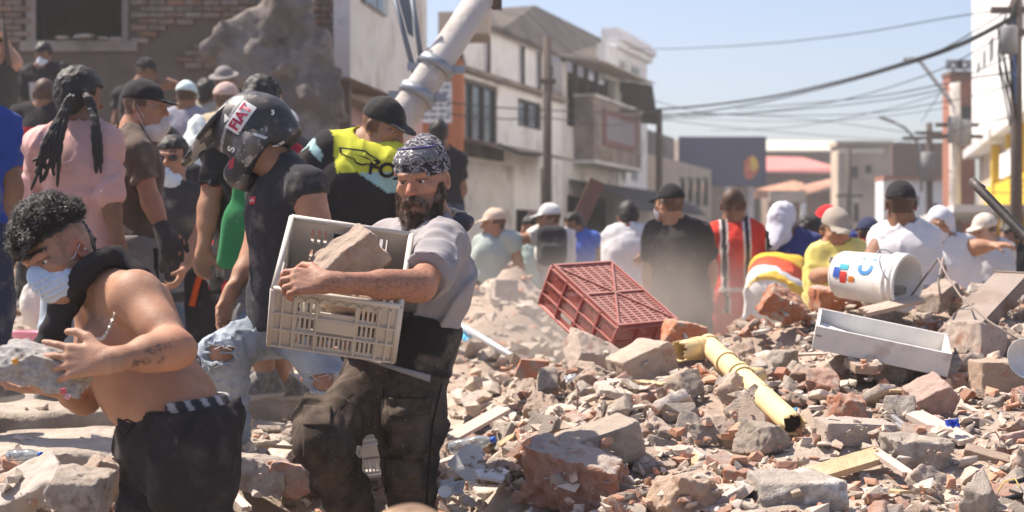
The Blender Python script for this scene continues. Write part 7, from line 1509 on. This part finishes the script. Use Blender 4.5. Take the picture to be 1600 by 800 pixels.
tb = thing('steel_tube', 'black open steel tube slanting in from the right edge', 'metal tube', P(1518, 282, 5.4)); mb = MB(); hollow(mb, (0, 0, 0), P(1640, 408, 5.1)-P(1518, 282, 5.4), .0165, .0165, 18); mb.build('tube', mat('black tube paint', (.030, .026, .025), .5, .3, 9, dust=.4, dustc=(.2, .16, .13)), tb); mb = MB(); mb.tube([Vector((.004, -.01, -.004)), Vector((.03, -.04, -.03))], .011, 12); mb.build('shade_plug', M_in, tb)  # shade at the open end is a dark plug
bar('rebar', 'thin bent reinforcing bar rising behind the bucket', 'metal bar', [(1420, 468, 7.2), (1440, 440, 7.15), (1466, 404, 7.1), (1478, 428, 7.0), (1500, 462, 6.8), (1545, 502, 6.5), (1600, 536, 6.3)], .0045, M_rust, 7)
bar('rebar', 'second short reinforcing bar sticking up beside the steel channel', 'metal bar', [(1470, 470, 7.0), (1466, 440, 7.1), (1474, 402, 7.15)], .0055, M_rust, 7)
bar('metal_tube', 'grey metal tube lying on the dusty ground behind the headscarf man', 'metal tube', [(700, 498, 9.4), (750, 526, 8.7), (806, 560, 8.0)], .020, mat('grey tube', (.42, .43, .45), .5, .1, 5, metal=.3), 12)
for i, (x0, y0, x1, y1, dd, r, lb) in enumerate([(1480, 812, 1610, 748, 4.6, .011, 'thick black cable loop at the bottom right corner'), (1520, 815, 1615, 770, 4.5, .009, 'thinner black cable below the thick one in the corner')]): bar('cable', lb, 'cable', [(x0, y0, dd), ((x0+x1)/2-8, (y0+y1)/2-10, dd), (x1, y1, dd)], r, M_cable, 8)
bar('wire', 'thin yellow wire curling beside the corner cables', 'wire', [(1556, 806, 4.55), (1558, 770, 4.55), (1570, 752, 4.55), (1586, 748, 4.55), (1594, 762, 4.5)], .0022, mat('yellow wire', (.55, .42, .12), .6, 0, 4), 6)
bar('wire', 'thin pale twig like wire standing in the grey fines left of the pointed shard', 'wire', [(902, 640, 5.9), (903, 608, 5.95), (896, 594, 5.95)], .004, M_tan, 6)
fr = thing('window_frame', 'bent silver window frame half buried in the rubble at right', 'window frame', P(1395, 650, 5.3)); O = P(1395, 650, 5.3); M_al = mat('dull aluminium', (.50, .50, .50), .4, .1, 8, metal=.7, dust=.35, dustc=(.48, .41, .35))
for pts in ([(1394, 650, 5.35), (1440, 684, 5.2), (1500, 712, 5.05)], [(1500, 712, 5.05), (1548, 736, 4.95), (1606, 756, 4.9)], [(1400, 662, 5.28), (1446, 698, 5.12), (1498, 724, 5.0)], [(1498, 724, 5.0), (1540, 746, 4.9)]): MB().tube([P(*p)-O for p in pts], .009, 4).build('rail', M_al, fr)
def plank(label, pts, w, t, m, seed, jag=.05, nm='plank'):
    a, b_ = P(*pts[0]), P(*pts[1]); L = (b_-a).length; M = basis(b_-a, (0, -.35, 1)); rg = random.Random(seed); mb = MB(); n = 7
    e0 = [(rg.uniform(0, jag), w*(i/n-.5)) for i in range(n+1)]; e1 = [(L-rg.uniform(0, jag*.5), w*(i/n-.5)) for i in range(n+1)]; mb.prism([(x, y, 0) for x, y in e0]+[(x, y, 0) for x, y in e1[::-1]], (0, 0, t)); o = mb.build(nm, m, None, a); o.rotation_euler = M.to_euler(); return tag(o, label, 'plank')
M_pine = mat('splintered pine', (.52, .37, .22), .85, .2, 9, .5, 30, dust=.3, dustc=(.55, .46, .37)); M_board = mat('pinkish board', (.55, .44, .37), .85, .1, 5, .2, 30, dust=.3, dustc=DUSTC)
plank('splintered light pine plank slanting along the bottom, below the whole brick', [(1200, 768, 4.72), (1386, 712, 4.95)], .075, .022, M_pine, 3, .12)
plank('pinkish flat board lying on the silver window frame', [(1426, 650, 5.32), (1512, 694, 5.1)], .07, .018, M_board, 4, .01)
plank('thin grey lath right of the pine plank', [(1362, 706, 4.95), (1424, 748, 4.75)], .035, .016, M_board, 5)
plank('thin pale lath lying above the pointed shard', [(990, 598, 6.1), (1042, 604, 6.0)], .03, .012, M_pine, 6)
plank('dirty lath lying under the drawer edge', [(1345, 492, 6.95), (1440, 470, 7.05)], .07, .02, M_tan, 7)
plank('short brown lath at the left bottom by the black trousers', [(352, 765, 5.1), (388, 800, 4.9)], .03, .015, M_board, 8)
plank('reddish lath above the two flat white tiles', [(700, 690, 5.8), (790, 640, 6.2)], .06, .015, M_board, 9)
rs = random.Random(21); spots = [(980, 640, 5.7), (1085, 720, 5.0), (1185, 628, 5.7), (1400, 612, 5.7), (1515, 640, 5.6), (1560, 700, 5.1), (1120, 770, 4.6), (1400, 775, 4.6), (870, 665, 5.8), (790, 690, 5.6), (1260, 555, 6.6), (1180, 520, 7.0), (700, 720, 5.4), (440, 700, 5.9)]
near = ['below the smooth pinkish chunk', 'right of the layered plaster shard', 'beside the middle of the yellow pipe', 'under the front board of the drawer', 'below the right end of the drawer', 'near the silver frame at right', 'below the brown broken brick', 'below the pitted concrete piece', 'left of the grey fines', 'above the white tiles', 'left of the drawer corner', 'above the yellow pipe coupling', 'beside the dark trousers', 'between the two nearest men']
for k, ((px, py, D), w) in enumerate(zip(spots, near)):
    a = P(px, py, D); a.z = max(a.z, H(a.x, a.y, TOP)+.012); an = rs.uniform(0, 3.14); L = rs.uniform(.10, .22); v = Vector((math.cos(an), math.sin(an)*.8, rs.uniform(-.25, .3)))*L/2; q = P(0, 0, 1)
    if k % 3 == 2: o = MB().tube([a-v, a-v*.3+Vector((0, 0, .015)), a+v*.4-Vector((0, 0, .01)), a+v], .0022, 5).build('wire', M_rust); tag(o, 'thin rusty bent wire lying '+w, 'wire')
    else: o = MB(); o.prism([(-L/2, -.012, 0), (L/2-.02, -.013, 0), (L/2, .002, 0), (L/2-.03, .012, 0), (-L/2+.02, .011, 0)], (0, 0, .009)); o = o.build('wood_splinter', M_pine if k % 2 else M_board, None, a); o.rotation_euler = basis(v, (0, -.2, 1)).to_euler(); tag(o, 'small pale wood splinter lying '+w, 'wood')
# ================= small things
def bowl(label, nm, cat, c, r, h, m, tilt):
    o = MB().lathe([(.001, 0), (r*.55, 0), (r*.8, h*.35), (r, h), (r*1.05, h+.003), (r*.97, h), (r*.75, h*.4), (r*.5, .006), (.001, .006)], None, 28).build(nm, m, None, c); o.rotation_euler = tilt; return tag(o, label, cat)
bowl('small white bowl tipped over at the right picture edge', 'bowl', 'bowl', P(1596, 566, 5.75), .075, .05, M_white, (R(70), R(20), 0))
bowl('pink plastic basin standing behind the shirtless man', 'basin', 'basin', P(48, 540, 7.9), .10, .07, mat('pink plastic', (.66, .26, .36), .5, .05, 4), (0, 0, 0))
def sack(label, c, r, m, nm='sack', cat='sack', seed=1):
    S = SDF(A_(r)*-1.4, A_(r)*1.4, max(.012, r[0]/9)); S.ell((0, 0, 0), r, 0); S.ell((0, 0, r[2]*.6), (r[0]*.6, r[1]*.6, r[2]*.5), .05); S.rough(r[0]*.12, 1.6/r[0], 3, seed); o = link(nm, S.mesh(nm, 1), m, None, c); return tag(o, label, cat)
M_sack = cloth((.78, .80, .76), .02, kind='white sack')
sack('bright white sack hanging below the helmet peak', P(308, 250, 10.0), (.10, .10, .26), M_sack, seed=2); sack('bright white sack behind the man with sunglasses', P(248, 262, 9.9), (.10, .10, .24), M_sack, seed=3); sack('bright white sack right behind the black cap', P(238, 214, 11.0), (.10, .1, .12), M_sack, seed=4)
sack('white plastic bag on the ground beside the pink basin', P(62, 478, 8.2), (.10, .10, .13), cloth((.62, .58, .52), .1), 'plastic_bag', 'bag', 5)
S = SDF((-.2, -.12, -.36), (.2, .12, .36), .012); S.cone((.045, 0, .26), (0, 0, -.02), .028, .062, .03, (0, 1, 0), .6, wr=.012, wf=(8, 22)); S.cone((0, 0, -.02), (-.025, 0, -.20), .062, .075, .03, (0, 1, 0), .65, wr=.012, wf=(8, 22)); S.plane((0, 0, -.235), (0, 0, -1)); S.rough(.006, 16, 2, 3, (1, 1, .3))
o = link('green_bag', S.mesh('bag', 1), cloth((.035, .20, .075), .1, kind='green cloth'), None, P(372, 336, 6.62)); tag(o, 'green cloth bag hanging between the red black jersey and the helmeted man', 'bag')
og = thing('duffel_bag', 'dark bag with bright orange straps on the ground left of the ripped jeans', 'bag', P(332, 470, 7.5)); S = SDF((-.3, -.2, -.3), (.3, .2, .3), .016); S.box((0, 0, -.02), (.13, .10, .2), 0, None, .08); S.rough(.01, 9, 2, 3); link('bag', S.mesh('bag', 1), cloth((.06, .055, .06), .2), og)
for sx in (-1, 1): MB().tube([(sx*.02, -.115, .18), (sx*.05, -.125, .08), (sx*.075, -.125, -.02)], .016, 8).build('strap', mat('orange webbing', (.85, .13, .02), .6, 0, 4), og)
M_clear = mat('clear bottle plastic', (.80, .86, .90), .08, 0, 4, trans=.9, spec=.5); M_bcap = mat('blue bottle cap', (.04, .12, .5), .5, 0, 4)
def bottle(label, c, rot, s_=1):
    r_ = thing('bottle', label, 'bottle', c); r_.rotation_euler = rot; r_.scale = (s_, s_, s_); o = MB().lathe([(.001, 0), (.03, 0), (.033, .006), (.033, .06), (.030, .07), (.033, .08), (.033, .15), (.02, .19), (.012, .205), (.012, .215)], None, 20).build('bottle_body', M_clear, r_); o.modifiers.new('thick', 'SOLIDIFY').thickness = .0012; MB().lathe([(.001, .232), (.014, .232), (.0145, .212), (.001, .212)], None, 16).build('cap', M_bcap, r_)
bottle('empty clear bottle lying beside the right leg of the dark trousers', P(704, 700, 5.35), (R(75), R(30), R(60)), .75); bottle('blue tinted bottle lying under the lower slab at far left', P(14, 712, 5.40), (R(85), 0, R(70)), .6)
bottle('upright water bottle beside the bag with orange straps', P(352, 502, 7.4), (R(8), 0, 0))
M_bluep = mat('blue plastic scrap', (.05, .10, .50), .4, .1, 6); M_cy = mat('cyan plastic sheet', (.12, .45, .70), .4, .1, 6)
def scrap(label, c, s_, m, seed, rot=(0, 0, 0)):
    rg = np.random.default_rng(seed); n = 6; V = [((i/n-.5)*s_[0], (j/n-.5)*s_[1], rg.normal()*s_[2]) for j in range(n+1) for i in range(n+1)]; Fq = [(j*(n+1)+i, j*(n+1)+i+1, (j+1)*(n+1)+i+1, (j+1)*(n+1)+i) for j in range(n) for i in range(n)]; o = link('plastic_scrap', raw_mesh('scrap', V, Fq, False), m, None, c); o.modifiers.new('thick', 'SOLIDIFY').thickness = .002; o.rotation_euler = rot; return tag(o, label, 'plastic scrap')
scrap('crumpled deep blue plastic scrap on the pinkish board', P(1488, 661, 5.12), (.05, .03, .008), M_bluep, 1, (R(50), 0, .2)); scrap('flat cyan plastic sheet in the dust right of the grey shirt', P(718, 524, 9.0), (.12, .2, .006), M_cy, 2, (R(8), 0, .4)); scrap('small blue scrap beside the corner cables', P(1576, 782, 4.6), (.07, .05, .006), M_cy, 3, (R(40), 0, 0)); scrap('tiny blue label next to the yellow pipe mouth', P(1238, 642, 5.45), (.035, .025, .004), M_cy, 4, (R(60), 0, 0))
scrap('crumpled white paper lying below the red crate', P(893, 590, 6.3), (.06, .05, .008), M_whitec, 5, (R(30), 0, .3)); scrap('torn white paper at the trouser foot of the dark trousers', P(706, 762, 5.0), (.08, .06, .012), M_whitec, 6, (R(40), .2, .3))
t = thing('lid', 'round white tin lid in the debris at the bottom right of the dark trousers', 'lid', P(695, 768, 4.9)); t.rotation_euler = (R(50), 0, 0); t.scale = (.6, .6, .6); MB().lathe([(.001, 0), (.032, 0), (.036, .004), (.036, -.006), (.034, -.006), (.033, -.002), (.001, -.002)], None, 24).build('disc', M_white, t)
# the lump in the shirtless man's hands
hs_ = thing('concrete_lump', 'rough grey concrete lump with a tan underside held by the shirtless man', 'rubble', P(68, 574, 3.93))
o = link('lump', chunk_mesh(401, (.5, .36, .26), 5, .035, .024, (.6, .95), 7), mat('rough aggregate', (.56, .53, .50), .95, .35, 16, 1, 60, c2=(.48, .38, .29), c2s=3, c2t=.56), hs_); o.scale = (.225, .17, .17); o.rotation_euler = (R(10), R(14), R(6))
for i, (x, z, c) in enumerate(((.075, -.052, (.55, .10, .12)), (.086, -.066, (.6, .3, .3)), (-.045, .022, (.75, .35, .04)))): MB().box((x, -.085-.0*i, z), (.014, .01, .014), Matrix.Rotation(.6*i, 3, 'Y'), .002).build('stuck_scrap', mat('stuck scrap', c, .5, .2, 20), hs_)
# loose grains thrown up in the air
rg = np.random.default_rng(4); n = 420; base = np.array([(0, 0, 1), (.94, 0, -.33), (-.47, .82, -.33), (-.47, -.82, -.33)])*1.0; VV, FF = [], []
for i in range(n):
    a = rg.random(); px, py = (rg.normal(400, 70), rg.normal(650, 55)) if a < .45 else (rg.normal(560, 60), rg.normal(640, 60)) if a < .85 else (rg.uniform(200, 700), rg.uniform(480, 790))
    c = np.array(P(px, py, rg.uniform(4.3, 5.6))); VV.append(base*rg.uniform(.0006, .0019)+c); FF.append(np.array([(0, 1, 2), (0, 2, 3), (0, 3, 1), (1, 3, 2)])+4*i)
link('dust_grains', raw_mesh('grains', np.concatenate(VV), np.concatenate(FF), False), mat('pale grain', (.62, .52, .42), .9, 0, 4), kind='stuff')

# ------------------------------------------------------------------ air
def volume(name, lo, hi, dens, col=(.95, .90, .84), noise=None, aniso=.2):
    """a closed box of dusty air; noise: (scale, low, high) breaks it into drifting puffs that thin out towards the faces"""
    c = (Vector(lo)+Vector(hi))/2; s = Vector(hi)-Vector(lo); m = bpy.data.materials.new(name); m.use_nodes = True; N, L = m.node_tree.nodes, m.node_tree.links
    N.remove(N['Principled BSDF']); v = N.new('ShaderNodeVolumePrincipled'); v.inputs['Color'].default_value = (*col, 1); v.inputs['Density'].default_value = dens; v.inputs['Anisotropy'].default_value = aniso; L.new(v.outputs[0], N['Material Output'].inputs['Volume'])
    if noise:
        tc = N.new('ShaderNodeTexCoord'); n = N.new('ShaderNodeTexNoise'); n.inputs['Scale'].default_value = noise[0]; n.inputs['Detail'].default_value = 3; L.new(tc.outputs['Object'], n.inputs['Vector'])
        r = N.new('ShaderNodeMapRange'); r.inputs['From Min'].default_value = noise[1]; r.inputs['From Max'].default_value = noise[2]; L.new(n.outputs['Fac'], r.inputs['Value'])
        g = N.new('ShaderNodeMapping'); g.inputs['Scale'].default_value = (2/s.x, 2/s.y, 2/s.z); L.new(tc.outputs['Object'], g.inputs[0]); ln = N.new('ShaderNodeVectorMath'); ln.operation = 'LENGTH'; L.new(g.outputs[0], ln.inputs[0])
        f = N.new('ShaderNodeMapRange'); f.interpolation_type = 'SMOOTHSTEP'; f.inputs['From Min'].default_value = .15; f.inputs['From Max'].default_value = 1.0; f.inputs['To Min'].default_value = dens; f.inputs['To Max'].default_value = 0; L.new(ln.outputs['Value'], f.inputs['Value'])
        x = N.new('ShaderNodeMath'); x.operation = 'MULTIPLY'; L.new(r.outputs[0], x.inputs[0]); L.new(f.outputs[0], x.inputs[1]); L.new(x.outputs[0], v.inputs['Density'])
    o = MB().box((0, 0, 0), s).build(name, m, None, c, kind='stuff'); return o
volume('haze', (-70, -2.5, -1.05), (70, 125, 16), .0020, (.95, .93, .92))
c = P(1035, 505, 9.0); volume('dust_cloud', c-Vector((1.3, 1.3, .65)), c+Vector((1.0, 1.0, .65)), .85, (.97, .84, .72), (1.6, .34, .64))
c = P(850, 500, 10.0); volume('dust_cloud', c-Vector((1.1, 1.6, .55)), c+Vector((1.1, 1.2, .6)), .42, (.97, .86, .75), (1.3, .32, .62))
c = P(520, 640, 6.0); volume('dust_cloud', c-Vector((.75, .55, .5)), c+Vector((.8, .5, .55)), .14, (.90, .80, .70), (2.6, .40, .66))
scene.cycles.volume_step_rate = 2.0; scene.cycles.volume_max_steps = 128
for o in bpy.data.objects:
    if o.name.startswith('person') and o.parent is None: pass
